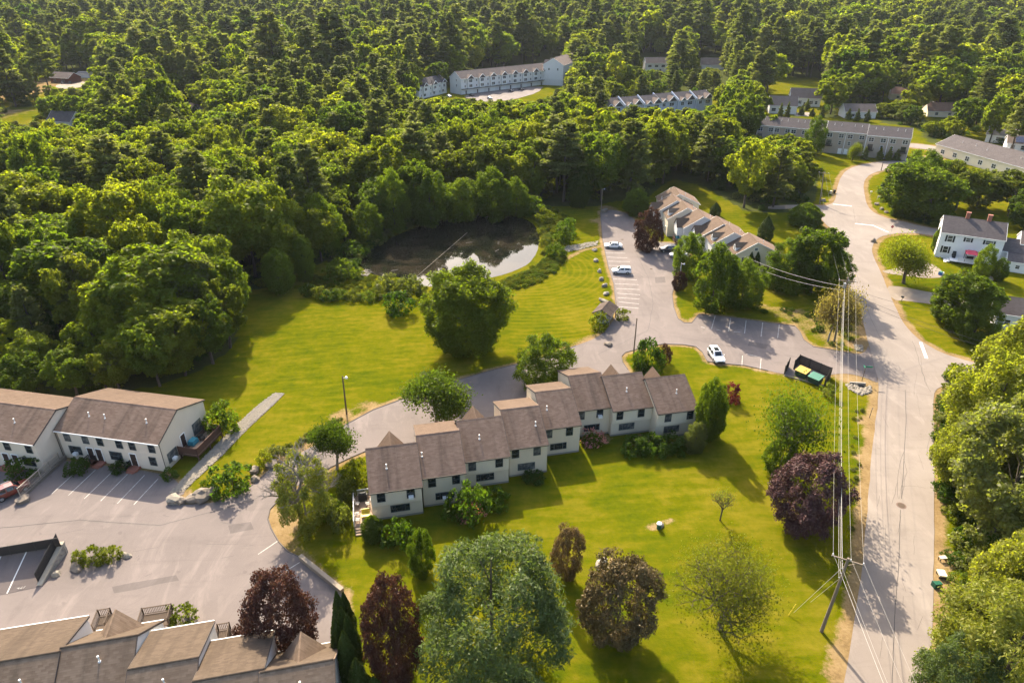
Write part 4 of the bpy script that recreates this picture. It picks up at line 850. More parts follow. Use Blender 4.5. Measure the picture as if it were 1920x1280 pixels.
# tan three storey row in two blocks
q = W(1541, 286); T7 = empty('tan_townhouses', (*q, 0), R_(-25.9), 'tan three storey townhouses with dark roof and white trim above a mown bank', 'townhouse')
for (x0, x1, yy, zz) in ((-27, -.6, 7.5, 7.4), (0, 14.8, 0, 8.6), (14.9, 30, -1.2, 8.4)):
    gable(T7, x0, x1, yy - .4, zz, yy + 5.6, zz + 2.9, yy + 11.6, zz, M['taupe'], M['roof_grey'], M['trim_white'], ovx=.1, ov=.4)
    n = 2 if x1 - x0 < 20 else 4; w_ = (x1 - x0) / n
    for k in range(n):
        xx = x0 + k * w_; f = 1 if k % 2 == 0 else -1; c_ = xx + w_ / 2
        window(T7, c_ - 2.1, yy - .001, zz - 2.3, 1.7, 1.4, 'double', curtain=0); window(T7, c_ + 2.1, yy - .001, zz - 2.3, 1.7, 1.4, 'double', curtain=0)
        window(T7, c_ - 2.0 * f, yy - .001, zz - 5.3, 1.7, 1.9, 'dark'); window(T7, c_ + 2.0 * f, yy - .001, zz - 4.9, .9, 1.3, 'white')
        b = MB(); b.box(c_ - 2.0 * f - 1.4, c_ - 2.0 * f + 1.4, yy - 1.3, yy - .02, zz - 5.6, zz - 5.45); b.build('balcony', M['black_metal'], T7)
        railing(T7, (c_ - 2.0 * f - 1.4, yy - 1.25), (c_ - 2.0 * f + 1.4, yy - 1.25), zz - 5.45, .9, M['black_metal'], .3)
        b = MB(); b.box(c_ + 2.6 * f - .7, c_ + 2.6 * f + .7, yy - .06, yy - .0, .1, 2.2); b.build('door', M['trim_white'], T7)
        for dx in (-1.2, 1.4): vent(T7, c_ + dx, yy + 3.4, zz + 3.8 * 2.9 / 6)
        b = MB(); b.box(xx - .08, xx + .10, yy - .05, yy - .0, 0, zz - .3); b.build('corner_board', M['trim_white'], T7)
    b = MB(); b.box(x1 - .1, x1 + .02, yy - .05, yy - .0, 0, zz - .3); b.box(x0, x1, yy - .06, yy - .0, zz - .45, zz - .2); b.build('frieze_board', M['trim_white'], T7)
# long low building seen from its side
q = W(1754, 291); T8 = empty('long_house', (*q, 0), R_(-77), 'long low building with a broad taupe grey roof at the right', 'building')
gable(T8, -1, 58, -.4, 4.2, 7.5, 7.4, 15.4, 4.2, M['cream2'], M['roof_grey'], M['trim_white'], ov=.4)
for k in range(9): window(T8, 3 + k * 6, -.001, 1.2, 1.7, 1.5, 'double', curtain=0)
for x_, yy in ((7, 4), (13, 4.4), (19, 3.6), (33, 4)): vent(T8, x_, yy, 4.2 + (yy + .4) * 3.2 / 7.9)
simple_house('small_house', 'cream cape house with taupe roof before dark pines', (1480, 199), -14, 15.5, 9, 4.4, 9.0, 'offwhite', 'roof_warm', wins=((1.6, 1.4, 1.3, 1.6, 1), (4.6, 1.4, 1.3, 1.6, 1), (10.5, 1.4, 1.2, 1.6, 1), (13.4, 1.4, 1.2, 1.6)), doors=(7.5,), ch=None)
simple_house('small_house', 'cream house with taupe roof just above the tan townhouses', (1441, 213), -12, 13.5, 9, 4.0, 8.2, 'offwhite', 'roof_warm', wins=((2.2, 1.3, 2.0, 1.5), (9.5, 1.3, 1.4, 1.5)), doors=(6.0,))
simple_house('small_house', 'grey roofed low house between young firs above the tan townhouses', (1583, 222), -4, 15, 9, 3.2, 6.4, 'offwhite', 'roof_light' if False else 'roof_warm', wins=((4, 1, 1.4, 1.2), (10, 1, 1.4, 1.2)))
simple_house('small_house', 'low house with russet roof half hidden by trees at the upper right', (1668, 187), -20, 12, 9, 3.2, 6.6, 'cream2', 'roof_terra', wins=((4, 1, 1.4, 1.2),))
simple_house('small_house', 'low house with russet hipped roof by the village street', (1738, 219), -14, 16, 11, 2.8, 6.4, 'cream2', 'roof_terra', wins=((4, 1, 1.4, 1.2), (10, 1, 1.4, 1.2)))
simple_house('small_house', 'small white bungalow with pale grey roof beside the upper right lawn', (1846, 266), -38, 15, 9, 3.2, 5.8, 'white', 'roof_light', wins=((5, 1, 2.6, 1.4), (11, 1, 1.2, 1.3)))
o = simple_house('solar_house', 'white house with dark solar panels on its roof at the right edge', (1880, 296), -28, 18, 9, 5.8, 8.0, 'white', 'roof_warm', wins=((2, 3.6, 1.3, 1.4), (6, 3.6, 2.6, 1.5), (11, 3.4, 1.2, 1.4), (14, 1, 1.2, 1.4)))
b = MB(); b.slab([(2.5, .3, 6.22), (12, .3, 6.22), (12, 3.9, 7.84), (2.5, 3.9, 7.84)], .06); b.build('solar_panel', M['solar'], o)
b = MB(); b.box(-.5, 5, -3.4, -.02, 2.8, 3.0); b.build('deck', M['trim_white'], o); railing(o, (-.5, -3.35), (5, -3.35), 3.0, 1.0); b = MB(); [b.box(x_ - .1, x_ + .1, -3.3, -3.1, 0, 2.8) for x_ in (-.3, 2.2, 4.8)]; b.build('deck_post', M['trim_white'], o)
simple_house('small_house', 'white house with dormered taupe roof in front of the pine ridge', (1210, 136), 2, 16, 10, 6.2, 10.0, 'offwhite', 'roof_warm', wins=((3, 3.6, 2.6, 1.5), (8, 3.6, 2.6, 1.5), (13, 3.6, 2.6, 1.5), (5, .8, 1.4, 1.5), (11, .8, 1.4, 1.5)))
simple_house('small_house', 'taupe roofed house sunk among trees below the pine ridge', (1314, 131), -8, 17, 10, 3.5, 8.2, 'offwhite', 'roof_warm')
simple_house('red_house', 'low red-brown house with grey roof at the upper left', (96, 155), -18, 16, 10, 3.2, 6.4, 'redbrown', 'roof_light' if False else 'roof_warm', wins=((4, 1, 1.6, 1.3), (11, 1, 1.6, 1.3)))
simple_house('small_house', 'dark roofed house with white gable trim half hidden at the left', (92, 241), -14, 13, 9, 3.4, 7.4, 'offwhite', 'roof_grey', wins=((9.5, 1.2, 1.4, 1.4),))
simple_house('shed', 'low grey roofed shed in the dark woods at the upper left', (345, 212), -6, 9, 6, 2.6, 4.6, 'grey_side', 'roof_warm', cat='shed', wins=((4, .9, 1.2, 1.0),))
# white tent roof in the left clearing
simple_house('white_shed', 'white roofed shelter beyond the red house at the upper left', (146, 146), -8, 9, 6, 2.8, 4.0, 'white', 'trim_white' if False else 'roof_light', cat='shelter')
# ------------------------------------------------------------------ poles and wires
def lamp_post(px, h, m, label, lean=(0, 0), head=True):
    o = empty('light_pole', W3(*px), 0, label, 'light pole')
    b = MB(); b.tube((0, 0, -.1), (lean[0], lean[1], h), .14, .10, 10); b.build('pole', m, o)
    if head:
        b = MB(); b.bar((lean[0], lean[1], h - .35), (lean[0] + .55, lean[1] - .1, h - .15), .06, .06); b.build('arm', M['metal'], o)
        b = MB(); b.tube((lean[0] + .6, lean[1] - .1, h - .32), (lean[0] + .6, lean[1] - .1, h - .05), .24, .12, 10); b.build('lamp_head', M['metal'], o)
    return o
lamp_post((650, 776), 7.1, M['pole_dark'], 'wooden light pole standing on the lawn edge below the gravel strip', (.15, 0))
lamp_post((1188, 662), 7.3, M['pole_wood'], 'tall bare wooden pole by the island where the drive forks', (0, 0), False)
lamp_post((1127, 396), 7.0, M['pole_wood'], 'wooden light pole at the far end of the pond parking lot')
lamp_post((1272, 541), 6.2, M['metal'], 'slim grey light pole in front of the hedge trees by the drive')
lamp_post((263, 190), 9.0, M['pole_wood'], 'distant pale utility pole in the dark woods at upper left', (0, 0), False)
lamp_post((1889, 405), 9.5, M['pole_dark'], 'brown utility pole behind the white house at the right edge', (.3, 0), False)
lamp_post((1652, 320), 3.0, M['pole_dark'], 'thin short post on the inner bend of the upper road', (0, 0), False)
def util_pole(px, top, h, arm, armz, label, tr=False):
    x, y = W(*px); o = empty('utility_pole', (x, y, 0), 0, label, 'utility pole')
    tx, ty = W(*top, h); tx -= x; ty -= y
    b = MB(); b.tube((0, 0, -.2), (tx, ty, h), .20, .13, 12); b.build('pole', M['pole_wood'], o)
    a = Vector((math.cos(arm), math.sin(arm), 0)); c = Vector((tx * armz / h, ty * armz / h, armz))
    b = MB(); b.bar(c - a * 1.5, c + a * 1.5, .11, .13); b.bar(c - a * .9, c + Vector((0, 0, -.75)), .05, .05); b.bar(c + a * .9, c + Vector((0, 0, -.75)), .05, .05); b.build('crossarm', M['pole_wood'], o)
    pts = []
    for s in (-1.4, .25, 1.4):
        q = c + a * s; b = MB(); b.tube(q + Vector((0, 0, .06)), q + Vector((0, 0, .2)), .05, .05, 8); b.tube(q + Vector((0, 0, .2)), q + Vector((0, 0, .3)), .075, .06, 8); b.build('insulator', M['porcelain'], o); pts.append(Vector((x, y, 0)) + q + Vector((0, 0, .3)))
    for f in (.86, .80, .74):
        b = MB(); q = Vector((tx, ty, h)) * f; b.bar(q - a * .25, q + a * .05, .08, .1); b.build('cable_bracket', M['metal'], o); pts.append(Vector((x, y, 0)) + q - a * .2)
    if tr:
        q = Vector((tx, ty, h)) * .84 + a * -.3; b = MB(); b.tube(q, q + Vector((0, 0, .95)), .26, .26, 12); t = b.build('transformer', M['metal'], o); b = MB(); b.tube(q + Vector((0, 0, .95)), q + Vector((0, 0, 1.1)), .06, .04, 6); b.build('bushing', M['porcelain'], t)
    return o, pts, Vector((x + tx, y + ty, h))
ARM = math.atan2(-1.3, 2.6)
P1, p1, t1 = util_pole((1540, 1183), (1591, 1046), 10.9, ARM, 10.6, 'tall weathered utility pole leaning over the street at the bottom')
P2, p2, t2 = util_pole((1564, 640), (1590, 520), 13.0, R_(-20), 12.3, 'utility pole with transformer at the junction of drive and street', True)
P3, p3, t3 = util_pole((1537, 383), (1545, 322), 9.7, R_(-30), 9.3, 'dark utility pole beside the curving upper road')
p0 = [Vector((p1[i].x, p1[i].y, p1[i].z)) + (Vector((28.2, 6.0, 10.4)) - p1[1]) + (p1[i] - p1[1]) * 0 for i in range(6)]
p0 = [Vector((28.6, 4.0, p1[i].z - .2)) + (Vector((p1[i].x - t1.x, p1[i].y - t1.y, 0))) for i in range(6)]
def wire(a, b, sag, r, label, m='wire', group=None):
    pts = [a.lerp(b, i / 14) + Vector((0, 0, -4 * sag * (i / 14) * (1 - i / 14))) for i in range(15)]
    mb = MB()
    for u, v in zip(pts[:-1], pts[1:]): mb.tube(u, v, r, r, 5, 0, False)
    tag(mb.build('power_line', M[m], smooth=True), label, 'power line', group)
NM = ['outer left power line', 'middle power line', 'outer right power line', 'thick upper telephone cable', 'middle telephone cable', 'lowest telephone cable']
for i in range(6):
    wire(p2[i], p1[i], 1.0 if i < 3 else 1.3, .011 if i < 3 else (.03 if i == 3 else .016), NM[i] + ' between the two street utility poles')
    if i < 5: wire(p1[i], p0[i], .5, .010 if i < 3 else .014, NM[i] + ' running from the nearest pole off the bottom of the view')
for i in range(3): wire(p3[i], p2[i], 1.2, .015, ['outer left', 'middle', 'outer right'][i] + ' power line from the junction pole to the upper road pole', 'wire_dark')
for k, (px, z, i) in enumerate([((1395, 480), 6.0, 3), ((1400, 495), 5.8, 4)]): wire(p2[i], Vector(W3(*px, z)), .8, .03, ['upper', 'lower'][k] + ' pale service cable from the junction pole towards the hedge trees')
for k, (px, z, i) in enumerate([((1860, 600), 3.4, 3), ((1990, 680), 9, 4), ((1990, 690), 8.5, 5)]): wire(p2[i], Vector(W3(*px, z)), 1.0, .022, ['service cable from the junction pole to the brown roofed house', 'upper cable crossing the street to the right side trees', 'lower cable crossing the street to the right side trees'][k], 'wire_dark')
for k, px in enumerate([(1523, 1113), (1543, 1117)]):
    a = Vector((t1.x, t1.y, t1.z)) * 1.0; a = Vector(W3(1540, 1183)).lerp(t1, .93 - .17 * k); wire(a, Vector(W3(*[(1488, 1148), (1520, 1128)][k])), 0, .018, ['upper', 'lower'][k] + ' guy wire bracing the nearest utility pole to the lawn')
b = MB(); b.tube((0, 0, 0), (.7, .35, 1.35), .05, .05, 6); tag(b.build('guy_guard', M['yellow'], None, W3(1478, 1153)), 'yellow guard tube on a guy wire in the lawn by the nearest pole', 'guy guard')
# ------------------------------------------------------------------ signs and small street things
o = empty('stop_sign', W3(1669, 441), R_(-22), 'red stop sign on a post where the side road meets the street', 'stop sign')
b = MB(); b.box(-.03, .03, -.03, .03, 0, 2.6); b.build('post', M['metal'], o)
b = MB(); b.poly([(.40 * math.cos(R_(22.5 + 45 * k)), -.05, 2.45 + .40 * math.sin(R_(22.5 + 45 * k))) for k in range(8)]); b.poly([(.40 * math.cos(R_(22.5 + 45 * k)), -.035, 2.45 + .40 * math.sin(R_(22.5 + 45 * k))) for k in reversed(range(8))]); b.build('sign_plate', M['red'], o)
b = MB()
for k in range(8):
    a0, a1 = R_(22.5 + 45 * k), R_(67.5 + 45 * k); b.poly([(r_ * math.cos(a), -.053, 2.45 + r_ * math.sin(a)) for r_, a in ((.36, a0), (.39, a0), (.39, a1), (.36, a1))])
b.build('sign_border', M['trim_white'], o)
def text(s, size, m, parent, loc, rot):
    c = bpy.data.curves.new('lettering', 'FONT'); c.body = s; c.size = size; c.align_x = 'CENTER'; c.align_y = 'CENTER'; c.resolution_u = 2
    c.materials.append(m); k = bpy.data.objects.new('lettering', c); COL.objects.link(k); dg = bpy.context.evaluated_depsgraph_get(); me = bpy.data.meshes.new_from_object(k.evaluated_get(dg)); bpy.data.objects.remove(k)
    t = link('lettering', me, parent, loc); t.rotation_euler = rot; return t
text('STOP', .27, M['trim_white'], o, (0, -.056, 2.45), (math.pi / 2, 0, 0))
n427 = text('427', .62, M['paint'], None, (0, 0, 0), (0, 0, 0)); n427.name = 'bay_number'; tag(n427, 'white bay number 427 painted on the small upper lot', None, None, 'structure')
o = empty('street_name_sign', W3(1616, 714), R_(-8), 'green street name sign on a dark post by the drive entrance', 'street sign')
b = MB(); b.box(-.035, .035, -.035, .035, 0, 3.0); b.build('post', M['pole_dark'], o)
b = MB(); b.box(.05, 1.15, -.02, .02, 2.75, 3.0); b.build('name_plate', M['sign_green'], o); b = MB(); b.box(-.02, .02, -.1, .9, 2.5, 2.72); b.build('name_plate', M['sign_green'], o)
o = empty('marker_post', W3(1630, 783), 0, 'thin dark marker post in the dry verge beside the street', 'post'); b = MB(); b.tube((0, 0, 0), (.05, 0, 1.9), .05, .04, 6); b.build('post', M['pole_dark'], o); b = MB(); b.box(-.02, .12, -.06, -.04, 1.6, 1.85); b.build('reflector', M['metal'], o)
o = empty('yard_sign', W3(1648, 374), .2, 'white framed yard sign on the bank by the upper road', 'sign'); b = MB(); b.box(-.7, -.62, -.04, .04, 0, 1.2); b.box(.62, .7, -.04, .04, 0, 1.2); b.box(-.62, .62, -.03, .03, 1.05, 1.15); b.build('frame', M['trim_white'], o); b = MB(); b.box(-.6, .6, -.02, .02, .45, 1.0); b.build('board', M['offwhite'], o)
def mailbox(px, rz, label, m):
    o = empty('mailbox', W3(*px), rz, label, 'mailbox'); b = MB(); b.box(-.05, .05, -.05, .05, 0, 1.05); b.build('post', M['timber'], o)
    b = MB(); n = 8; prof = [(-.16, 1.05), (.16, 1.05), (.16, 1.25)] + [(.16 * math.cos(t), 1.25 + .14 * math.sin(t)) for t in [math.pi * k / n for k in range(1, n)]] + [(-.16, 1.25)]
    b.poly([(x, -.28, z) for x, z in prof]); b.poly([(x, .28, z) for x, z in reversed(prof)])
    for (xa, za), (xb, zb) in zip(prof, prof[1:] + prof[:1]): b.poly([(xa, -.28, za), (xa, .28, za), (xb, .28, zb), (xb, -.28, zb)])
    b.build('box', m, o); b = MB(); b.box(.17, .19, -.1, -.05, 1.2, 1.5); b.build('flag', M['red'], o)
mailbox((1632, 366), 1.4, 'pale mailbox on the right of the curving upper road', M['trim_white']); mailbox((1690, 566), .6, 'dark mailbox post at the corner of the lower gravel drive', M['shutter'])
def bin_(px, rz, label, body, lid, tip=False):
    o = empty('wheelie_bin', W3(*px, .05 if not tip else .32), rz, label, 'wheelie bin')
    if tip: o.rotation_euler = (R_(-90), 0, rz)
    b = MB(); b.hexa([(-.24, -.26, .06), (.24, -.26, .06), (.24, .26, .06), (-.24, .26, .06), (-.3, -.36, 1.0), (.3, -.36, 1.0), (.3, .36, 1.0), (-.3, .36, 1.0)]); b.build('body', body, o)
    b = MB(); b.box(-.32, .32, -.4, .38, 1.0, 1.07); b.bar((-.28, .44, 1.0), (.28, .44, 1.0), .05, .05); b.build('lid', lid, o)
    for s in (-1, 1): b = MB(); b.tube((s * .27, .24, .1), (s * .32, .24, .1), .11, .11, 10); b.build('wheel', M['tyre'], o)
bin_((1765, 1094), R_(100), 'green wheelie bin tipped over on the verge at lower right', M['bin_green'], M['bin_green'], True)
o = empty('plastic_shelf', W3(1764, 1079), R_(80), 'pale slab of plastic lying on the verge above the green bin', 'plastic crate'); b = MB(); b.box(-.55, .5, -.42, .42, .35, .55); b.build('top', M['beige'], o); b = MB(); b.box(-.5, -.4, -.4, .4, 0, .35); b.box(.35, .45, -.4, .4, 0, .35); b.build('leg', M['pole_dark'], o)
o = empty('plastic_stool', W3(1766, 1050), R_(5), 'small pale bench with dark legs standing on the verge', 'bench'); b = MB(); b.box(-.42, .42, -.24, .24, .45, .56); b.build('seat', M['beige'], o); b = MB(); [b.box(sx * .36 - .04, sx * .36 + .04, sy * .18 - .04, sy * .18 + .04, 0, .45) for sx in (-1, 1) for sy in (-1, 1)]; b.build('leg', M['pole_dark'], o)
bin_((1564, 362), 0, 'black wheelie bin standing on the upper road edge', M['black_metal'], M['black_metal']); bin_((1557, 364), .2, 'pale bin on the grass left of the black bin', M['beige'], M['beige'])
o = empty('sewer_marker', W3(1235, 990), .2, 'small white topped well head on a bare patch of lawn', 'well cap'); b = MB(); b.tube((0, 0, 0), (0, 0, .75), .28, .26, 12); b.build('pipe', M['bin_green'], o); b = MB(); b.tube((0, 0, .75), (0, 0, .9), .34, .3, 12); b.build('cap', M['trim_white'], o)
# ------------------------------------------------------------------ dumpster enclosure
c0 = np.array(W(1482, 702)); c1 = np.array(W(1497, 682)); c2 = np.array(W(1556, 707)); c3 = np.array(W(1545, 724)); c4 = np.array(W(1468, 701))
EN = empty('dumpster_enclosure', (*c1, 0), 0, 'dark slatted enclosure round two dumpsters by the street corner', 'fence')
def slat_wall(p, q, h, name='fence_panel'):
    a, b_ = Vector((*(np.array(p) - c1), 0)), Vector((*(np.array(q) - c1), 0)); d = b_ - a; n = max(1, int(round(d.length / 2.0)))
    for i in range(n):
        u, v = a.lerp(b_, i / n), a.lerp(b_, (i + 1) / n); m_ = MB(); m_.bar(u + Vector((0, 0, h * .93)), v + Vector((0, 0, h * .93)), .05, .08); m_.bar(u + Vector((0, 0, .15)), v + Vector((0, 0, .15)), .05, .08)
        po = m_.build(name, M['slat_brown'], EN); s = MB(); k = int((v - u).length / .16)
        for j in range(k): w0 = u.lerp(v, (j + .05) / k); w1 = u.lerp(v, (j + .95) / k); s.bar(w0.lerp(w1, .0) + Vector((0, 0, h / 2)), w1 + Vector((0, 0, h / 2)), .03, h)
        so = s.build('slat', M['slat_brown'], po); so['kind'] = 'stuff'
    for i in range(n + 1): u = a.lerp(b_, i / n); m_ = MB(); m_.box(u.x - .06, u.x + .06, u.y - .06, u.y + .06, 0, h + .06); m_.build('fence_post', M['black_metal'], EN)
slat_wall(c1, c2, 1.9); slat_wall(c2, c3, 1.9); slat_wall(c1, np.array(W(1488, 692)), 1.9, 'gate'); slat_wall(W(1470, 703), W(1478, 688), 1.9, 'gate')
m_ = MB(); n_ = Vector((*(c3 - np.array(W(1470, 704))), 0)); a_ = Vector((*(np.array(W(1470, 704)) - c1), .1)); m_.bar(a_, a_ + n_, .25, .2); m_.build('kerb_timber', M['timber'], EN)
def dumpster(px, rz, label, lidm, bodym):
    o = empty('dumpster', W3(*px), rz, label, 'dumpster')
    b = MB(); b.hexa([(-.95, -.6, .15), (.95, -.6, .15), (.95, .6, .15), (-.95, .6, .15), (-1.0, -.85, 1.25), (1.0, -.85, 1.25), (1.0, .75, 1.55), (-1.0, .75, 1.55)]); b.build('body', bodym, o)
    b = MB(); b.slab([(-1.04, -.92, 1.3), (1.04, -.92, 1.3), (1.04, .82, 1.62), (-1.04, .82, 1.62)], .06); l = b.build('lid', lidm, o)
    b = MB()
    for x_ in (-.7, -.35, 0, .35, .7): b.hexa([(x_ - .04, -.85, 1.31), (x_ + .04, -.85, 1.31), (x_ + .04, .76, 1.61), (x_ - .04, .76, 1.61), (x_ - .03, -.85, 1.35), (x_ + .03, -.85, 1.35), (x_ + .03, .76, 1.65), (x_ - .03, .76, 1.65)])
    b.build('lid_rib', lidm, l)
    for s in (-1, 1): b = MB(); b.box(s * 1.06 - .06, s * 1.06 + .06, -.5, .5, .8, .95); b.build('lift_pocket', bodym, o)
    b = MB(); [b.tube((sx * .8, sy * .45, 0), (sx * .8, sy * .45, .16), .1, .1, 8) for sx in (-1, 1) for sy in (-1, 1)]; b.build('caster', M['tyre'], o)
hd = math.atan2(*(c2 - c1)[::-1])
dumpster((1503, 706), hd, 'dumpster with a yellow lid inside the dark enclosure', M['lid_yellow'], M['bin_dark']); dumpster((1527, 718), hd, 'dumpster with a faded green lid inside the dark enclosure', M['lid_green'], M['bin_dark'])
M['roof_kiosk'] = roof_mat('dark_brown_shingles', (.085, .062, .05), (.11, .08, .064), (.05, .038, .03))
# ------------------------------------------------------------------ mail kiosk
HK = math.atan2(126.5 - 122.8, 21.7 - 19.9); K0 = (18.6, 124.6)
K = empty('mail_kiosk', (18.1, 124.1, 0), R_(64), 'small open mail shelter with brown gable roof at the lawn corner', 'shelter')
gable(K, 0, 4.2, -2.0, 2.3, 0, 3.4, 2.0, 2.3, M['bluegrey'], M['roof_kiosk'], M['trim_dark'], ov=.9, ovx=.35)
b = MB(); [b.box(x_ - .08, x_ + .08, y_ - .08, y_ + .08, 0, 2.35) for x_ in (.2, 4.0) for y_ in (-1.7, 1.7)]; b.build('shelter_post', M['timber'], K)
b = MB(); b.box(.4, 3.8, -1.2, -1.15, .5, 1.7); b.build('mailbox_bank', M['metal'], K)
# ------------------------------------------------------------------ retaining walls, railed ramp walls
def block_wall(name, px0, px1, z0a, z0b, z1a, z1b, th, label, cap=None, m='stone_grey', rows=3, blk=.7, parent=None, cat='wall'):
    a, b_ = Vector(W3(*px0)), Vector(W3(*px1)); d = b_ - a; o = parent or empty(name, a, math.atan2(d.y, d.x), label, cat)
    L_ = d.length; k = max(2, int(L_ / blk)); meshes = {}
    for r in range(rows):
        for i in range(k + 1):
            x0 = max(0, (i - (.5 if r % 2 else 0)) * L_ / k); x1 = min(L_, (i + 1 - (.5 if r % 2 else 0)) * L_ / k)
            if x1 - x0 < .1: continue
            f = (x0 + x1) / 2 / L_; zb, zt = z0a + (z0b - z0a) * f, z1a + (z1b - z1a) * f; h = (zt - zb) / rows
            if h < .05: continue
            q = MB(); e = rs.uniform(0, .04); q.box(x0 + .012, x1 - .012, -e, th, zb + r * h + .008, zb + (r + 1) * h - .008); q.build('stone', M[m], o)
    if cap:
        q = int(L_ / .9)
        for i in range(q):
            x0, x1 = L_ * i / q, L_ * (i + 1) / q; c = MB(); f0, f1 = x0 / L_, x1 / L_; za, zb = z1a + (z1b - z1a) * f0, z1a + (z1b - z1a) * f1
            c.hexa([(x0 + .012, -.08, za), (x1 - .012, -.08, zb), (x1 - .012, th + .1, zb), (x0 + .012, th + .1, za), (x0 + .012, -.06, za + .16), (x1 - .012, -.06, zb + .16), (x1 - .012, th + .06, zb + .16), (x0 + .012, th + .06, za + .16)]); c.build('cap_stone', M[cap], o)
    return o, L_
LOTH = 1.55
w1, l1 = block_wall('stone_wall', (78, 1099), (128, 1034), 0, 0, .05, LOTH, .45, 'grey block retaining wall with cream cap beside the planted island', 'stone_cap', rows=3)
w2, l2 = block_wall('stone_wall', (128, 1034), (-60, 1066), 0, 0, LOTH, LOTH, .45, 'cream capped low wall along the upper edge of the small raised lot', 'stone_cap', rows=3)
# raised lot behind the walls
q0, q1, q2, q3 = W(80, 1099), W(127, 1036), W(-60, 1068), W(-60, 1128)
b = MB(); b.poly([(*W(-60, 1128), .06), (*q0, .06), (*W(126, 1035), LOTH - .02), (*W(-60, 1066), LOTH - .02)]); tag(b.build('raised_lot', M['lot']), 'sloping asphalt of the small raised parking lot at the left edge', None, None, 'structure')
def zl(px):   # level of the raised lot under a photographed point
    A_, B_, C_ = [Vector(v) for v in ((*W(-60, 1128), .06), (*q0, .06), (*W(126, 1035), LOTH - .02))]; n = (B_ - A_).cross(C_ - A_); p = Vector((0, 0, CAM_H)); r = Vector(W3(*px, 0)) - p; return p + r * ((A_ - p).dot(n) / r.dot(n))
for pa, pb in (((51, 1031), (13, 1112)), ((4, 1037), (-22, 1095))):
    a, c = zl(pa), zl(pb); d = (c - a).normalized(); n = Vector((-d.y, d.x, 0)).normalized() * .07; b = MB(); u = Vector((0, 0, .006)); b.poly([a + n + u, a - n + u, c - n + u, c + n + u]); tag(b.build('parking_line', M['paint_white']), 'white bay line on the small raised lot', None, None, 'structure')
q = zl((40, 1101)); n427.location = q + Vector((0, 0, .02)); n427.rotation_euler = (R_(5), 0, R_(12))
def mesh_fence(o, L_, x0, x1, za, zb, h, label):
    F = empty('screen_fence', o.location, o.rotation_euler[2], label, 'fence'); n = max(2, int((x1 - x0) / 2.4))
    for i in range(n):
        u, v = x0 + (x1 - x0) * i / n, x0 + (x1 - x0) * (i + 1) / n; zu, zv = za + (zb - za) * i / n, za + (zb - za) * (i + 1) / n
        b = MB(); b.hexa([(u + .04, .62, zu + .08), (v - .04, .62, zv + .08), (v - .04, .64, zv + .08), (u + .04, .64, zu + .08), (u + .04, .62, zu + h), (v - .04, .62, zv + h), (v - .04, .64, zv + h), (u + .04, .64, zu + h)]); b.build('screen_panel', M['screen'], F)
        b = MB(); b.bar((u, .63, zu + h), (v, .63, zv + h), .06, .06); b.bar((u, .63, zu + .1), (v, .63, zv + .1), .05, .05); b.build('rail', M['black_metal'], F)
    for i in range(n + 1): u = x0 + (x1 - x0) * i / n; zu = za + (zb - za) * i / n; b = MB(); b.tube((u, .63, zu), (u, .63, zu + h + .08), .04, .04, 6); b.build('fence_post', M['black_metal'], F)
M['screen'] = mat('dark_fence_mesh', (.028, .024, .022), .8)
mesh_fence(w1, l1, .5, l1, .2, LOTH, 1.35, 'black mesh fence slanting down beside the block wall'); mesh_fence(w2, l2, .2, l2, LOTH, LOTH, 1.35, 'black mesh fence along the upper edge of the raised lot')
o, L_ = block_wall('timber_wall', (645, 1111), (566, 1047), 0, 0, .7, .55, .35, 'low pale timber retaining wall between the lot and the lawn', None, 'timber', 3, 2.4)
b = MB(); b.box(0, L_, -.1, .42, .66, .76); b.build('cap_board', M['timber'], o)
# railed stone wall in front of the left block
a, c = W(48, 935), W(108, 868); o, L_ = block_wall('stone_wall', (40, 938), (126, 860), 0, 0, .35, .6, .4, 'low stone wall with a pale railing between the two left bays', None, 'stone', 2, .6)
F = empty('ramp_railing', o.location, o.rotation_euler[2], 'pale topped slatted railing on the stone wall in front of the left block', 'railing'); railing(F, (.3, .2), (L_ - 1, .2), .5, 1.3, M['trim_tan'], .2)
for px, s_, lb in [((42, 936), .6, 'rough boulder at the foot of the pale topped railing')]: pass
# ------------------------------------------------------------------ boulders, gravel strip, pond things
def rock_mesh(seed, sx, sy, sz):
    r = random.Random(seed); import bmesh
    bm = bmesh.new(); bmesh.ops.create_icosphere(bm, subdivisions=2, radius=1)
    ph = [r.uniform(0, 6) for _ in range(6)]
    for v in bm.verts:
        c = v.co; k = 1 + .16 * math.sin(3 * c.x + ph[0]) + .14 * math.sin(4 * c.y + ph[1]) + .12 * math.sin(5 * c.z + ph[2]) + .08 * math.sin(7 * c.x + 5 * c.y + ph[3])
        v.co = Vector((c.x * sx * k, c.y * sy * k, max(c.z, -.45) * sz * k))
    me = bpy.data.meshes.new('boulder'); bm.to_mesh(me); bm.free(); return me
def boulder(px, s, label, m='stone', f=(1, .8, .7), group=None):
    me = rock_mesh(int(px[0] * 7 + px[1]), s * f[0], s * f[1], s * f[2]); me.materials.append(M[m]); o = link('boulder', me, None, W3(*px, s * .22), rs.uniform(0, 6)); return tag(o, label, 'boulder', group)
for i, p_ in enumerate([(1115, 469), (1117.5, 489), (1124, 508), (1128, 523), (1133, 535.5), (1136, 551)]): boulder(p_, .75, ['first', 'second', 'third', 'fourth', 'fifth', 'sixth'][i] + ' boulder from the far end in the line along the pond parking lot', 'stone_pale')
boulder((1131, 564), .9, 'flat boulder just behind the roof of the mail shelter', 'stone_pale', (1.3, .7, .6))
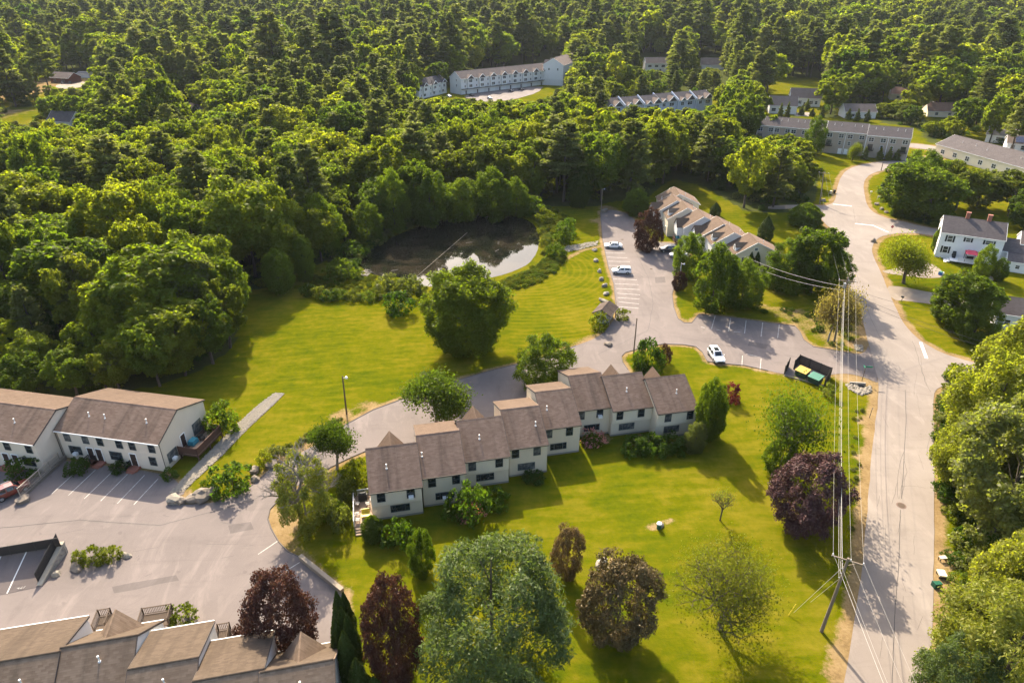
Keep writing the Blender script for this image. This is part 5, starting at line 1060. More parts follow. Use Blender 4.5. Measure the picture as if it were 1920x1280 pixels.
for p_, s_, lb in [((326, 938), 1.05, 'pale boulder at the foot of the gravel strip, leftmost of the row'), ((340, 940), .8, 'low boulder second in the row at the foot of the gravel strip'), ((360, 935), 1.0, 'grey boulder third in the row at the lot edge'), ((381, 930), 1.45, 'biggest boulder of the row below the round hedge'), ((398, 920), .8, 'dark boulder half under the hedge at the lot edge'), ((508, 872), .9, 'long pinkish boulder beside the small bush at the drive bend'), ((478, 882), .8, 'brown boulder right of the hedge at the drive bend'), ((478, 898), .7, 'dark low boulder on the lot edge right of the hedge'), ((106, 1076), .55, 'white boulder in the planted island'), ((143, 1064), .8, 'flat tan boulder in the planted island below the green plants'), ((236, 1041), .6, 'pale boulder at the right end of the planted island'), ((1133, 396), 1.3, 'brown boulder at the far end of the pond parking lot'), ((1240, 985), .45, 'small pale stone on the bare patch beside the well head'), ((1128, 1056), .9, 'pale boulder behind the bronze crab apple tree'), ((1644, 383), .8, 'dark boulder by the upper road bank'), ((1653, 392), .7, 'pale flat stone by the upper road bank'), ((1662, 398), .7, 'tan flat stone nearest the stop line bank'), ((1544, 376), .8, 'pale boulder beside the upper road pole'), ((1856, 523), .9, 'flat stone ring in the lawn by the white house'), ((1637, 452), .9, 'dark boulder at the street corner before the stop sign'), ((42, 938), .9, 'rough boulder ending the stone wall at the left lot'), ((1140, 645), .8, 'dark stone at the drive edge below the mail shelter')]:
    boulder(p_, s_, lb, 'stone_pale' if 'pale' in lb or 'white' in lb else 'stone')
def pebbles(name, poly, n, s0, s1, m, label, zmax=.12, seed=3):
    r = random.Random(seed); pw = world(poly); xs_, ys_ = [p[0] for p in pw], [p[1] for p in pw]; X = np.array([r.uniform(min(xs_), max(xs_)) for _ in range(n * 6)]); Y = np.array([r.uniform(min(ys_), max(ys_)) for _ in range(n * 6)]); ok = inside(pw, X, Y); X, Y = X[ok][:n], Y[ok][:n]
    base = np.array([(1, 0, 0), (.3, .95, 0), (-.8, .6, 0), (-.8, -.6, 0), (.3, -.95, 0), (0, 0, .8), (.5, .3, .62), (-.45, .3, .6)]); f = [(0, 1, 6), (1, 5, 6), (0, 6, 5), (1, 2, 7), (1, 7, 5), (2, 3, 7), (3, 5, 7), (3, 4, 5), (4, 0, 5)]
    V_, F_ = [], []
    for i in range(len(X)):
        a = r.uniform(0, 6.28); s = r.uniform(s0, s1); R = np.array([[math.cos(a), -math.sin(a), 0], [math.sin(a), math.cos(a), 0], [0, 0, 1]]); V_.append((base * [s, s * r.uniform(.6, 1), s * r.uniform(.5, 1)]) @ R.T + [X[i], Y[i], r.uniform(0, zmax)]); F_.append(np.array(f) + i * 8)
    o = link(name, fast_mesh(name, np.concatenate(V_), np.concatenate(F_), [M[m]])); return tag(o, label, None, None, 'stuff')
STRIP = [(318, 925), (350, 890), (400, 840), (450, 790), (490, 755), (515, 737), (533, 738), (520, 752), (490, 780), (450, 818), (420, 850), (390, 878), (362, 904), (345, 922)]
sheet('gravel_bed', world(STRIP), .012, M['gravel_drive'], 'bed of the pale stone drainage strip')
pebbles('drain_stones', STRIP, 6500, .07, .19, 'stone_pale', 'pale crushed stones filling the drainage strip on the left lawn')
pebbles('drain_stones', [(1600, 722), (1618, 730), (1632, 724), (1634, 735), (1615, 742), (1597, 733), (1585, 722)], 220, .15, .32, 'stone_pale', 'white rubble round the street culvert', .2)
pebbles('drain_stones', [(1052, 464), (1075, 460), (1110, 454), (1122, 452), (1120, 460), (1090, 468), (1060, 474)], 380, .15, .35, 'stone_pale', 'pale stones of the outlet beside the pond', .15)
pebbles('drain_stones', [(1602, 646), (1618, 648), (1616, 660), (1602, 656)], 90, .15, .3, 'stone_pale', 'white rubble at the street corner below the junction pole', .2)
pebbles('drain_stones', [(672, 512), (690, 505), (694, 516), (680, 520)], 60, .15, .35, 'stone_pale', 'pale stones on the near pond shore', .2)
o = empty('culvert', W3(1609, 724), R_(-8), 'dark culvert mouth with white stone rim beside the street', 'culvert'); b = MB(); b.poly([(-1.0, -.4, .02), (1.0, -.4, .02), (1.0, .35, .02), (-1.0, .35, .02)]); b.build('opening', M['black_metal'], o); b = MB(); b.box(-1.3, 1.3, .35, .65, 0, .5); b.build('head_wall', M['concrete'], o)  # opening is a flat black sheet standing in for the dark inside
wire(Vector(W3(876, 436, .09)), Vector(W3(778, 521, .09)), 0, .03, 'pale floating rope stretched across the dark pond', 'rope'); COL.objects[-1].name = 'floating_rope'; COL.objects[-1]['category'] = 'rope'
for i, (p_, a) in enumerate([((740, 507), .5), ((812, 513), .2), ((932, 470), 1.0), ((880, 455), .3)]):
    b = MB(); b.tube((-.9, 0, .06), (.9, 0, .06), .07, .04, 6); tag(b.build('floating_branch', M['bark_pale'], None, W3(*p_), a), ['pale branch floating near the left pond shore', 'thin branch floating by the rope end in the pond', 'pale branch floating at the right of the pond', 'pale branch floating in mid pond'][i], 'branch')
# stump / statue like snag at the drive fork
b = MB(); b.tube((0, 0, 0), (0, 0, 1.5), .14, .1, 8); b.tube((0, 0, 1.0), (.8, 0, 1.35), .06, .03, 6); b.tube((0, 0, .4), (.6, .1, .3), .06, .03, 6); tag(b.build('snag', M['pole_dark'], None, W3(1209, 646)), 'dark forked stub standing at the kerb behind the rounded shrub', 'tree stump')
# ------------------------------------------------------------------ vehicles
def vehicle(kind, px, head, paint, label, name=None):
    st = {'sedan': [(-2.30, .55, .78, .80, .78, .62), (-2.1, .32, .92, .95, .88, .74), (-1.45, .25, .98, 1.02, .90, .76), (-1.05, .25, .97, 1.38, .90, .64), (-.2, .25, .95, 1.45, .91, .64), (.45, .25, .93, 1.40, .91, .64), (1.15, .25, .90, .93, .90, .74), (1.95, .28, .76, .78, .86, .70), (2.3, .42, .62, .64, .72, .58)],
          'suv': [(-2.25, .55, .95, .97, .84, .70), (-2.15, .38, 1.05, 1.35, .92, .66), (-1.9, .34, 1.08, 1.62, .93, .67), (-.6, .34, 1.06, 1.70, .94, .70), (.35, .34, 1.04, 1.64, .94, .68), (1.1, .34, 1.02, 1.06, .93, .76), (1.95, .36, .90, .93, .90, .74), (2.25, .48, .72, .75, .76, .62)],
          'pickup': [(-2.9, .55, 1.08, 1.10, .94, .90), (-2.85, .5, 1.10, 1.12, .96, .92), (-.95, .5, 1.10, 1.12, .97, .92), (-.9, .5, 1.12, 1.75, .98, .74), (-.6, .5, 1.12, 1.88, .98, .74), (.75, .5, 1.12, 1.86, .98, .74), (1.35, .5, 1.12, 1.16, .97, .86), (2.6, .5, 1.02, 1.06, .95, .84), (2.9, .6, .85, .88, .86, .76)]}[kind]
    o = empty(name or {'sedan': 'parked_car', 'suv': 'parked_suv', 'pickup': 'pickup_truck'}[kind], W3(*px, .045), head, label, {'sedan': 'car', 'suv': 'car', 'pickup': 'pickup truck'}[kind])
    b = MB(); rings = []
    for (x, zb, zm, zt, wm, wt) in st:
        h = (zm - zb) * .45 + zb
        rings.append([(x, -wm * .92, zb), (x, -wm, h), (x, -wm * .97, zm), (x, -wt, zt - .04), (x, -wt * .8, zt), (x, wt * .8, zt), (x, wt, zt - .04), (x, wm * .97, zm), (x, wm, h), (x, wm * .92, zb)])
    n = len(rings[0]); b.v = [p for r in rings for p in r]
    for i in range(len(rings) - 1):
        for j in range(n): k = (j + 1) % n; b.f.append((i * n + k, i * n + j, (i + 1) * n + j, (i + 1) * n + k)); b.m.append(0)
    b.f.append(tuple(range(n))); b.m.append(0); b.f.append(tuple((len(rings) - 1) * n + i for i in reversed(range(n)))); b.m.append(0)
    body = b.build('body', paint, o, smooth=False)
    def quad(i, j, s, t0=.1, t1=.9, zlo=.08, zhi=.9):
        """glass on one side between stations i and j"""
        (xa, _, zma, zta, wma, wta), (xb, _, zmb, ztb, wmb, wtb) = st[i], st[j]; L_ = lambda p, q, t: p + (q - p) * t
        def pt(t, u): x = L_(xa, xb, t); zm = L_(zma, zmb, t); zt = L_(zta, ztb, t) - .04; wm = L_(wma, wmb, t) * .97; wt = L_(wta, wtb, t); return (x, s * (L_(wm, wt, u) + .012), L_(zm, zt, u))
        q = [pt(t0, zlo), pt(t1, zlo), pt(t1, zhi), pt(t0, zhi)]; return q if s > 0 else q[::-1]
    cab = [i for i, s_ in enumerate(st) if s_[3] - s_[2] > .25]; f, r = cab[-1], cab[0]
    for s in (-1, 1):
        for i in range(r, f): m = MB(); m.poly(quad(i, i + 1, s, .06, .94)); m.build('side_window', M['car_glass'], o)
        m = MB(); q = quad(f, f + 1, s, .03, .72, .06, .86); m.poly(q); m.build('side_window', M['car_glass'], o)
        if r > 0 and kind == 'sedan': m = MB(); m.poly(quad(r - 1, r, s, .35, .97, .06, .86)); m.build('side_window', M['car_glass'], o)
    def screen(i, j, up, name):
        (xa, _, _, za, _, wa), (xb, _, _, zb_, _, wb) = st[i], st[j]; d = .014; L_ = lambda p, q, t: p + (q - p) * t
        m = MB(); t0, t1 = .06, .93; pts = [(L_(xa, xb, t0), -L_(wa, wb, t0) * .8, L_(za, zb_, t0) + d), (L_(xa, xb, t0), L_(wa, wb, t0) * .8, L_(za, zb_, t0) + d), (L_(xa, xb, t1), L_(wa, wb, t1) * .8, L_(za, zb_, t1) + d), (L_(xa, xb, t1), -L_(wa, wb, t1) * .8, L_(za, zb_, t1) + d)]
        pts = [(x + (d if xb > xa else -d), y, z) for x, y, z in pts]; m.poly(pts if xb < xa else pts[::-1]); m.build(name, M['car_glass'], o)
    screen(f, f + 1, 1, 'windscreen'); screen(r, r - 1, 1, 'rear_window')
    wr = .34 if kind == 'sedan' else (.38 if kind == 'suv' else .42); xf, xr = st[-1][0] - .85, st[0][0] + (.85 if kind != 'pickup' else 1.1)
    for x in (xf, xr):
        for s in (-1, 1):
            m = MB(); y0 = st[4][4] - .2; m.tube((x, s * y0, wr), (x, s * (st[4][4] + .015), wr), wr, wr, 16); w_ = m.build('wheel', M['tyre'], o); m = MB(); m.tube((x, s * (st[4][4] + .01), wr), (x, s * (st[4][4] + .03), wr), wr * .62, wr * .55, 12); m.build('rim', M['rim'], w_)
    fx, bx = st[-1], st[0]
    for s in (-1, 1):
        m = MB(); m.box(fx[0] - .12, fx[0] + .015, s * fx[4] * .72 - .14, s * fx[4] * .72 + .14, fx[2] - .17, fx[2] - .03); m.build('headlight', M['lamp_clear'], o)
        m = MB(); m.box(bx[0] - .015, bx[0] + .1, s * bx[4] * .78 - .12, s * bx[4] * .78 + .12, bx[2] - .22, bx[2] - .04); m.build('tail_light', M['lamp_red'], o)
        m = MB(); xm = st[f][0] + .45; m.box(xm - .06, xm + .08, s * (st[f][4] + .1) - .09, s * (st[f][4] + .1) + .09, st[f][2] + .02, st[f][2] + .17); m.build('mirror', paint, o)
    m = MB(); m.box(fx[0] - .02, fx[0] + .02, -.45, .45, fx[1] + .04, fx[2] - .06); m.build('grille', M['black_metal'], o)
    m = MB(); m.box(bx[0] - .03, fx[0] + .03, -.7, .7, bx[1] - .1, bx[1] - .02); m.build('underbody', M['black_metal'], o)
    if kind == 'pickup':
        m = MB(); m.box(-2.78, -.98, -.78, .78, 1.1, 1.125); m.build('bed_liner', M['black_metal'], o); m = MB(); m.box(-.3, .5, -.42, .42, 1.885, 1.9); m.build('sunroof', M['car_glass'], o)
    if kind == 'suv':
        m = MB(); m.box(-1.7, .2, -.62, -.58, 1.70, 1.75); m.box(-1.7, .2, .58, .62, 1.70, 1.75); m.build('roof_rail', M['metal'], o)
    return o
vehicle('sedan', (1150, 464), R_(176), M['car_white'], 'white sedan parked nose to the lawn by the pond')
vehicle('suv', (1165, 512), R_(176), M['car_white'], 'white SUV parked nose to the lawn by the pond')
o = vehicle('suv', (1342, 672), R_(-86), M['car_white'], 'white SUV with dark sunroof facing the camera in a bay by the drive'); o.scale = (1.08, 1.05, 1.06); m = MB(); m.box(-.9, .15, -.42, .42, 1.70, 1.725); m.build('sunroof', M['car_glass'], o)
vehicle('suv', (1252, 471), R_(185), M['car_navy'], 'dark navy van in the shade beside the red-leaved tree', 'parked_van')
vehicle('sedan', (1272, 481), R_(185), M['car_silver'], 'grey car half hidden in shade below the navy van')
vehicle('suv', (24, 925), R_(48), M['car_maroon'], 'maroon estate car parked at the left edge by the railing', 'estate_car')
vehicle('suv', (-14, 938), R_(48), M['car_silver'], 'silver car cut by the left edge beside the maroon one')
for px, k, p_, lb in [((884, 180), 'sedan', 'car_black', 'dark car at the left garage of the long white row'), ((958, 172), 'sedan', 'car_navy', 'dark car at the middle garages of the long white row'), ((977, 169), 'sedan', 'car_black', 'dark car right of the middle garages of the long white row'), ((918, 186), 'sedan', 'car_silver', 'grey car in the pale court of the long white row'), ((842, 182), 'sedan', 'car_white', 'white car between the short and the long white blocks'), ((132, 157), 'sedan', 'car_black', 'dark car on the sandy yard at the upper left'), ((118, 157), 'sedan', 'car_navy', 'second dark car on the sandy yard nearer the red house'), ((178, 178), 'suv', 'car_white', 'small white vehicle in the clearing at the upper left'), ((1856, 301), 'sedan', 'car_black', 'dark car behind the long low building'), ((1852, 296), 'sedan', 'car_white', 'white car behind the long low building')]:
    vehicle(k, px, R_(120), M[p_], lb)
# ------------------------------------------------------------------ trees and shrubs
def unit(v): return v / np.maximum(np.linalg.norm(v, axis=-1, keepdims=True), 1e-9)
def cards(C, N, size, rng, asp=.62, fold=.12, tdir=None):
    """one folded leaf-spray rhombus at each centre"""
    n = len(C); t = rng.normal(size=(n, 3)) if tdir is None else tdir + rng.normal(size=(n, 3)) * .35
    t = unit(t - N * np.sum(t * N, 1, keepdims=True)); b = np.cross(N, t); s = size[:, None]
    V = np.stack([C + t * s, C + b * s * asp + N * s * fold, C - t * s * .85, C - b * s * asp + N * s * fold], 1).reshape(-1, 3)
    return V, np.arange(4 * n).reshape(n, 4), rng.random(n)
def crown_broad(seed, H, R, hb, n, size, lobes=34, sub=7, top=.35, lower=.35, rl=(.26, .42), out=.72, jag=.8, asp=.62):
    rng = np.random.default_rng(seed); c0 = np.array([0, 0, hb + (H - hb) * .45])
    i = np.arange(lobes) + .5; ph = np.arccos(1 - 2 * i / lobes); th = math.pi * (1 + 5 ** .5) * i + rng.uniform(0, 6)
    d = np.stack([np.cos(th) * np.sin(ph), np.sin(th) * np.sin(ph), np.cos(ph)], 1); d = unit(d + rng.normal(size=d.shape) * .22)
    sh = 1 - top * np.clip(d[:, 2], 0, 1) * 0 ; ext = np.array([R, R, (H - hb) * .55])
    lr = rng.uniform(*rl, lobes) * R
    lc = c0 + d * ext * rng.uniform(out - .14, out + .12, (lobes, 1)) * np.where(d[:, 2:3] < -.3, 1 - lower, 1.0)
    sc, sr, so = [], [], []
    for k in range(lobes):
        e = unit(rng.normal(size=(sub, 3)) + d[k] * .9 + [0, 0, .35]); sc.append(lc[k] + e * lr[k] * rng.uniform(.55, 1.0, (sub, 1))); sr.append(lr[k] * rng.uniform(.32, .52, sub)); so.append(e)
    sc, sr, so = np.concatenate(sc), np.concatenate(sr), np.concatenate(so)
    w = sr ** 2; k = rng.choice(len(sc), n, p=w / w.sum())
    e = unit(rng.normal(size=(n, 3)) + so[k] * .55 + [0, 0, .25]); C = sc[k] + e * sr[k][:, None] * rng.uniform(.45, 1.35, (n, 1))
    N = unit(e * .5 + so[k] * .3 + [0, 0, .5] + rng.normal(size=(n, 3)) * jag)
    return cards(C, N, size * rng.uniform(.65, 1.25, n), rng, asp)
def crown_column(seed, H, R, n, size, tip=.12):
    rng = np.random.default_rng(seed); t = rng.random(n) ** .85; r = R * np.minimum(1, (1 - t) * 2.0 + tip * (1 - t)) ** .75 * np.minimum(1, .55 + t * 4); a = rng.uniform(0, 6.283, n)
    rr = r * (1 + .10 * np.sin(a * 5 + t * 17)) * rng.uniform(.82, 1.05, n); C = np.stack([rr * np.cos(a), rr * np.sin(a), t * H * .98 + .05], 1)
    N = unit(np.stack([np.cos(a), np.sin(a), np.full(n, .35)], 1) + rng.normal(size=(n, 3)) * .4); up = np.tile([0, 0, 1.0], (n, 1))
    return cards(C, N, size * rng.uniform(.7, 1.2, n), rng, .5, .1, up)
def crown_pine(seed, H, R, n, size, zb=.22, whorl=1.05, droop=.05, kind='white', nb=(5, 7), power=.5):
    rng = np.random.default_rng(seed); C, N, T = [], [], []; z = zb * H; br = []
    while z < H * .97:
        t = (z - zb * H) / (H * (1 - zb)); Lz = R * ((1 - t) ** power) * (1.0 if t > .12 else .75 + t * 2); Lz = max(Lz, .35)
        for _ in range(rng.integers(*nb) + 1):
            a = rng.uniform(0, 6.283); l = Lz * rng.uniform(.62, 1.12); rise = (.10 + .5 * t - droop) * l
            br.append((z + rng.uniform(-.35, .35), a, l, rise))
        z += whorl * (1 - .45 * t) * rng.uniform(.8, 1.2)
    ls = np.array([b[2] for b in br]); k = rng.choice(len(br), n, p=ls / ls.sum()); B_ = np.array(br)[k]
    f = rng.uniform(.22, 1.0, n) ** .75; side = rng.normal(size=n) * .20 * B_[:, 2] * (.35 + .65 * f) * 0.8
    ca, sa = np.cos(B_[:, 1]), np.sin(B_[:, 1]); rr = f * B_[:, 2]
    C = np.stack([rr * ca - side * sa, rr * sa + side * ca, B_[:, 0] + B_[:, 3] * f ** 1.3 + rng.normal(size=n) * .16], 1)
    T = np.stack([ca - side * sa * .3, sa + side * ca * .3, .25 * np.ones(n)], 1); N = unit(np.stack([.25 * ca, .25 * sa, np.ones(n)], 1) + rng.normal(size=(n, 3)) * .55)
    return cards(C, N, size * rng.uniform(.7, 1.25, n), rng, .42, .22, unit(T))
def trunk_mesh(name, H, r, m, limbs=6, seed=0, bend=.25, h0=.3, up=.9):
    rng = random.Random(seed); b = MB(); n = 5; pts = [Vector((rng.uniform(-bend, bend) * (i > 0), rng.uniform(-bend, bend) * (i > 0), H * i / n)) for i in range(n + 1)]
    for i in range(n): b.tube(pts[i], pts[i + 1], r * (1 - .85 * i / n), r * (1 - .85 * (i + 1) / n), 7, 0, False)
    for k in range(limbs):
        t = rng.uniform(h0, .85); j = min(n - 1, int(t * n)); p = pts[j].lerp(pts[j + 1], t * n - j); a = rng.uniform(0, 6.28); l = H * .30 * (1.15 - t)
        q = p + Vector((math.cos(a) * l, math.sin(a) * l, l * up)); b.tube(p, q, r * .45 * (1 - t * .6), r * .12, 5, 0, False); b.tube(q, q + Vector((math.cos(a + .6) * l * .6, math.sin(a + .6) * l * .6, l * .4)), r * .13, r * .05, 4, 0, False)
    me = bpy.data.meshes.new(name); me.from_pydata(b.v, [], b.f); me.materials.append(m); me.polygons.foreach_set('use_smooth', [True] * len(b.f)); me.update(); return me
def limbs_tree(seed, H, spread, r, levels=4, kids=3, gravity=.0, first=.28, upb=.7):
    """a bare branching frame; returns tubes and the twig ends"""
    rng = random.Random(seed); b = MB(); ends = []
    def grow(p, d, l, r, lv):
        q = p + d * l * .5 + Vector((rng.uniform(-1, 1), rng.uniform(-1, 1), 0)) * l * .06; e = q + (d + Vector((rng.uniform(-.25, .25), rng.uniform(-.25, .25), rng.uniform(-.1, .15) - gravity))).normalized() * l * .5
        k = 6 if lv > 1 else 4; b.tube(p, q, r, r * .8, k, 0, False); b.tube(q, e, r * .8, r * .6, k, 0, False)
        if lv == 0: ends.append((e, d)); return
        ends.append((q, d)) if lv < 2 else None
        n = kids + rng.randint(0, 1); a0 = rng.uniform(0, 6.28)
        for i in range(n):
            a = a0 + 6.28 * i / n + rng.uniform(-.4, .4); s = spread * rng.uniform(.7, 1.2); nd = (d * upb + Vector((math.cos(a) * s, math.sin(a) * s, .15 - gravity))).normalized(); grow(e if rng.random() < .75 else q, nd, l * rng.uniform(.62, .82), r * .58, lv - 1)
    grow(Vector((0, 0, -.1)), Vector((rng.uniform(-.1, .1), rng.uniform(-.1, .1), 1)).normalized(), H * first, r, levels)
    return b, ends
def leaf_mesh(name, parts, m): return fast_mesh(name, parts[0], parts[1], [m], False, parts[2])
# --- kinds (each kind is modelled once or a few times, then copied)
KIND = {}
def kind(k, H, R, crowns, trunk): KIND[k] = (H, R, crowns, trunk)
TB = [trunk_mesh('trunk', 11, .30, M['bark'], 7, s) for s in range(3)]
TPI = [trunk_mesh('trunk', 20, .30, M['bark'], 5, s + 10, .15, .2, .1) for s in range(2)]
BS = [dict(hb=2.2, n=15000, size=.30, lobes=48, sub=10, rl=(.20, .33)), dict(hb=3.0, n=14000, size=.31, lobes=38, sub=10, rl=(.24, .38)), dict(hb=1.0, n=17000, size=.28, lobes=64, sub=10, rl=(.17, .29), lower=.05), dict(hb=4.0, n=13000, size=.31, lobes=30, sub=11, rl=(.26, .42), jag=.6), dict(hb=1.6, n=15000, size=.27, lobes=75, sub=8, rl=(.13, .24), jag=.8)]
broad = [leaf_mesh('crown', crown_broad(10 + s, 16, 5.4, **BS[s]), L['mixed']) for s in range(5)]
kind('broad', 16, 5.4, broad, TB)
broadm = [leaf_mesh('crown', crown_broad(30 + s, 16, 5.4, [2.5, 3.4, 2.0][s], 5600, .47, [40, 34, 50][s], 8, rl=(.18, .33)), L['mixed']) for s in range(3)]
kind('broad_mid', 16, 5.4, broadm, TB)
pine = [leaf_mesh('crown', crown_pine(50 + s, 22, 4.6, 12000, .36, [.25, .35, .2][s]), L['pine']) for s in range(3)]
kind('pine', 22, 4.6, pine, TPI)
pinem = [leaf_mesh('crown', crown_pine(60 + s, 22, 4.6, 4800, .58, [.25, .35, .2][s]), L['pine']) for s in range(3)]
kind('pine_mid', 22, 4.6, pinem, TPI)
def copies(me, m): c = me.copy(); c.materials.clear(); c.materials.append(m); return c
for k_, m_ in (('green', 'green'), ('bright', 'bright'), ('pale', 'pale'), ('dark', 'dark')): kind(k_, 16, 5.4, [copies(x, L[m_]) for x in broad], TB)
fine = crown_broad(90, 10, 4.6, .1, 22000, .16, 70, 9, rl=(.18, .30), jag=.85, lower=.05); fine2 = crown_broad(91, 10, 4.6, .1, 24000, .145, 80, 9, rl=(.16, .28), jag=.9, lower=.05)
TS = [trunk_mesh('trunk', 6, .2, M['bark'], 7, 20, .15, .15)]
for k_, f_ in (('red', fine), ('purple', fine2), ('bronze', fine2), ('maple', fine), ('palefine', fine)): kind(k_, 10, 4.6, [leaf_mesh('crown', f_, L[{'maple': 'green', 'palefine': 'pale'}.get(k_, k_)])], TS)
kind('lone', 16, 6.4, [leaf_mesh('crown', crown_broad(95, 16, 6.4, .5, 46000, .21, 90, 10, rl=(.20, .31), lower=.0, out=.68, jag=.85), L['lone'])], TB)
kind('near_maple', 14, 6.0, [leaf_mesh('crown', crown_broad(96 + s, 14, 6.0, 1.0, 30000, .20, 80, 10, rl=(.16, .30), jag=.9), L[['sunny', 'palesun'][s]]) for s in range(2)], TB)
kind('near_pine', 16, 7.2, [leaf_mesh('crown', crown_broad(70 + s, 16, 7.2, .4, 34000, .24, 80, 11, rl=(.15, .27), lower=.0, jag=.9, asp=.3), L[['pine_near', 'pine_near2'][s]]) for s in range(2)], [trunk_mesh('trunk', 15, .3, M['bark'], 4, 31, .1)])
kind('shrub', 2.4, 1.9, [leaf_mesh('crown', crown_broad(100 + s, 2.4, 1.9, -.5, 1700, .17, 22, 7, rl=(.28, .42), lower=.0), L['green']) for s in range(3)], [trunk_mesh('stem', 1.4, .06, M['bark'], 5, 40, .05, .1)])
for k_, m_ in (('shrub_bright', 'bright'), ('shrub_dark', 'dark'), ('shrub_pale', 'pale'), ('shrub_red', 'red'), ('shrub_crimson', 'crimson'), ('shrub_herb', 'herb'), ('shrub_bronze', 'bronze')): kind(k_, 2.4, 1.9, [copies(x, L[m_]) for x in KIND['shrub'][2]], KIND['shrub'][3])
kind('cedar', 7, 1.0, [leaf_mesh('crown', crown_column(110 + s, 7, 1.0, 5200, .15, .10), L['cedar']) for s in range(2)], [trunk_mesh('trunk', 5, .1, M['bark'], 0, 41, .02)])
kind('column', 8, 2.2, [leaf_mesh('crown', crown_column(113, 8, 2.2, 7000, .26, .5), L['green'])], [trunk_mesh('trunk', 6, .15, M['bark'], 0, 42, .03)])
kind('spruce', 9, 3.2, [leaf_mesh('crown', crown_pine(75, 9, 3.2, 7000, .27, .05, .5, .12, nb=(7, 9), power=.9), L['green'])], [trunk_mesh('trunk', 8, .16, M['bark'], 0, 43, .05)])
kind('shaggy', 9, 3.4, [leaf_mesh('crown', crown_broad(77, 9, 3.4, .1, 9000, .20, 46, 9, rl=(.16, .30), lower=.0, jag=1.0, asp=.35), L['pine_near2'])], [trunk_mesh('trunk', 8, .16, M['bark_grey'], 12, 43, .05, .15, -.1)])
kind('egg', 10, 3.2, [leaf_mesh('crown', crown_broad(78 + s, 10, 3.2, -.2, 12000, .19, 55, 9, rl=(.22, .36), lower=.0, jag=.8), L['green']) for s in range(2)], [trunk_mesh('trunk', 8, .16, M['bark'], 0, 45, .05)])
kind('fir', 8, 2.6, [leaf_mesh('crown', crown_pine(76, 8, 2.6, 2600, .40, .04, .6, .12, nb=(6, 8), power=1.0), L['pine'])], [trunk_mesh('trunk', 7, .14, M['bark'], 0, 44, .03)])
def sparse_kind(k, seed, H, spread, r, leafmat, n, size, levels=4, bark='bark', kids=3, grav=0.0, first=.28, cl=.5):
    b, ends = limbs_tree(seed, H, spread, r, levels, kids, grav, first); zt = max(v[2] for v in b.v); R = max(math.hypot(v[0], v[1]) for v in b.v)
    tm = bpy.data.meshes.new('trunk'); tm.from_pydata(b.v, [], b.f); tm.materials.append(M[bark]); tm.update(); rng = np.random.default_rng(seed); cr = []
    if n:
        E = np.array([tuple(e[0]) for e in ends]); k_ = rng.integers(0, len(E), n); C = E[k_] + rng.normal(size=(n, 3)) * cl; N = unit(rng.normal(size=(n, 3)) + [0, 0, .6]); cr = [leaf_mesh('crown', cards(C, N, size * rng.uniform(.6, 1.2, n), rng), L[leafmat])]
    kind(k, zt, R, cr, [tm]); print(k, round(zt, 1), round(R, 1))
sparse_kind('airy', 5, 11, .95, .24, 'thin', 15000, .075, 5, 'bark', 3, .02, .2, .55)
sparse_kind('yard', 8, 9, .9, .3, 'bright', 11000, .15, 4, 'bark', 3, .02, .25, .8)
sparse_kind('bare', 12, 6, 1.0, .16, 'pale', 500, .12, 4, 'bark', 3, .0, .26, .4)
sparse_kind('twiggy', 14, 8, .8, .12, 'tan', 0, .1, 5, 'bark_pale', 3, .06, .12)
sparse_kind('oakish', 17, 9, .9, .2, 'mid', 6500, .11, 4, 'bark_grey', 3, .0, .2, .75)
sparse_kind('brownwood', 21, 9, .9, .14, 'tan', 8000, .10, 5, 'bark_pale', 3, .05, .16, .5)
sparse_kind('clumped', 23, 8, .8, .18, 'mid', 12000, .12, 4, 'bark_grey', 3, .0, .2, .38)
sparse_kind('bloom', 25, 5, .9, .14, 'green', 1600, .2, 3, 'bark', 3, 0, .2, .5)
NAMES = {'shaggy': 'spruce_tree', 'pine': 'pine_tree', 'pine_mid': 'pine_tree', 'near_pine': 'pine_tree', 'cedar': 'arborvitae', 'column': 'columnar_tree', 'spruce': 'spruce_tree', 'fir': 'fir_tree', 'twiggy': 'dead_branches'}
rt = random.Random(77)
def plant(k, x, y, H, R, label=None, cat='tree', group=None, z=0.0, var=None, rz=None, name=None, trunk=True):
    h0, r0, cr, tk = KIND[k]; o = empty(name or NAMES.get(k, 'shrub' if k.startswith('shrub') else 'broadleaf_tree'), (x, y, z), rt.uniform(0, 6.28) if rz is None else rz, label, cat, group)
    s = (R / r0 * rt.uniform(.96, 1.04), R / r0 * rt.uniform(.96, 1.04), H / h0)
    if cr: c = link('crown', cr[(var if var is not None else rt.randrange(len(cr))) % len(cr)], o); c.scale = s
    if trunk and tk: t = link('stem' if k.startswith('shrub') else 'trunk', tk[rt.randrange(len(tk))], o); t.scale = ((s[0] + .5) / 1.5, (s[1] + .5) / 1.5, s[2]) if k not in ('airy', 'yard', 'bare', 'twiggy', 'oakish', 'brownwood', 'clumped', 'bloom') else s
    return o
def pt(k, px, py, top, wpx, label, cat='tree', group=None, **kw):
    """tree standing at a ground point of the photograph, as tall and wide as it looks there"""
    x, y = W(px, py); H = max(.4, height_to(px, py, top)); D_ = P(x, y, H * .5)[2]; R = wpx / 2 * D_ / FPX
    if k == 'green' and 'var' not in kw: kw['var'] = 2
    return plant(k, x, y, H, R, label, cat, group, **kw)
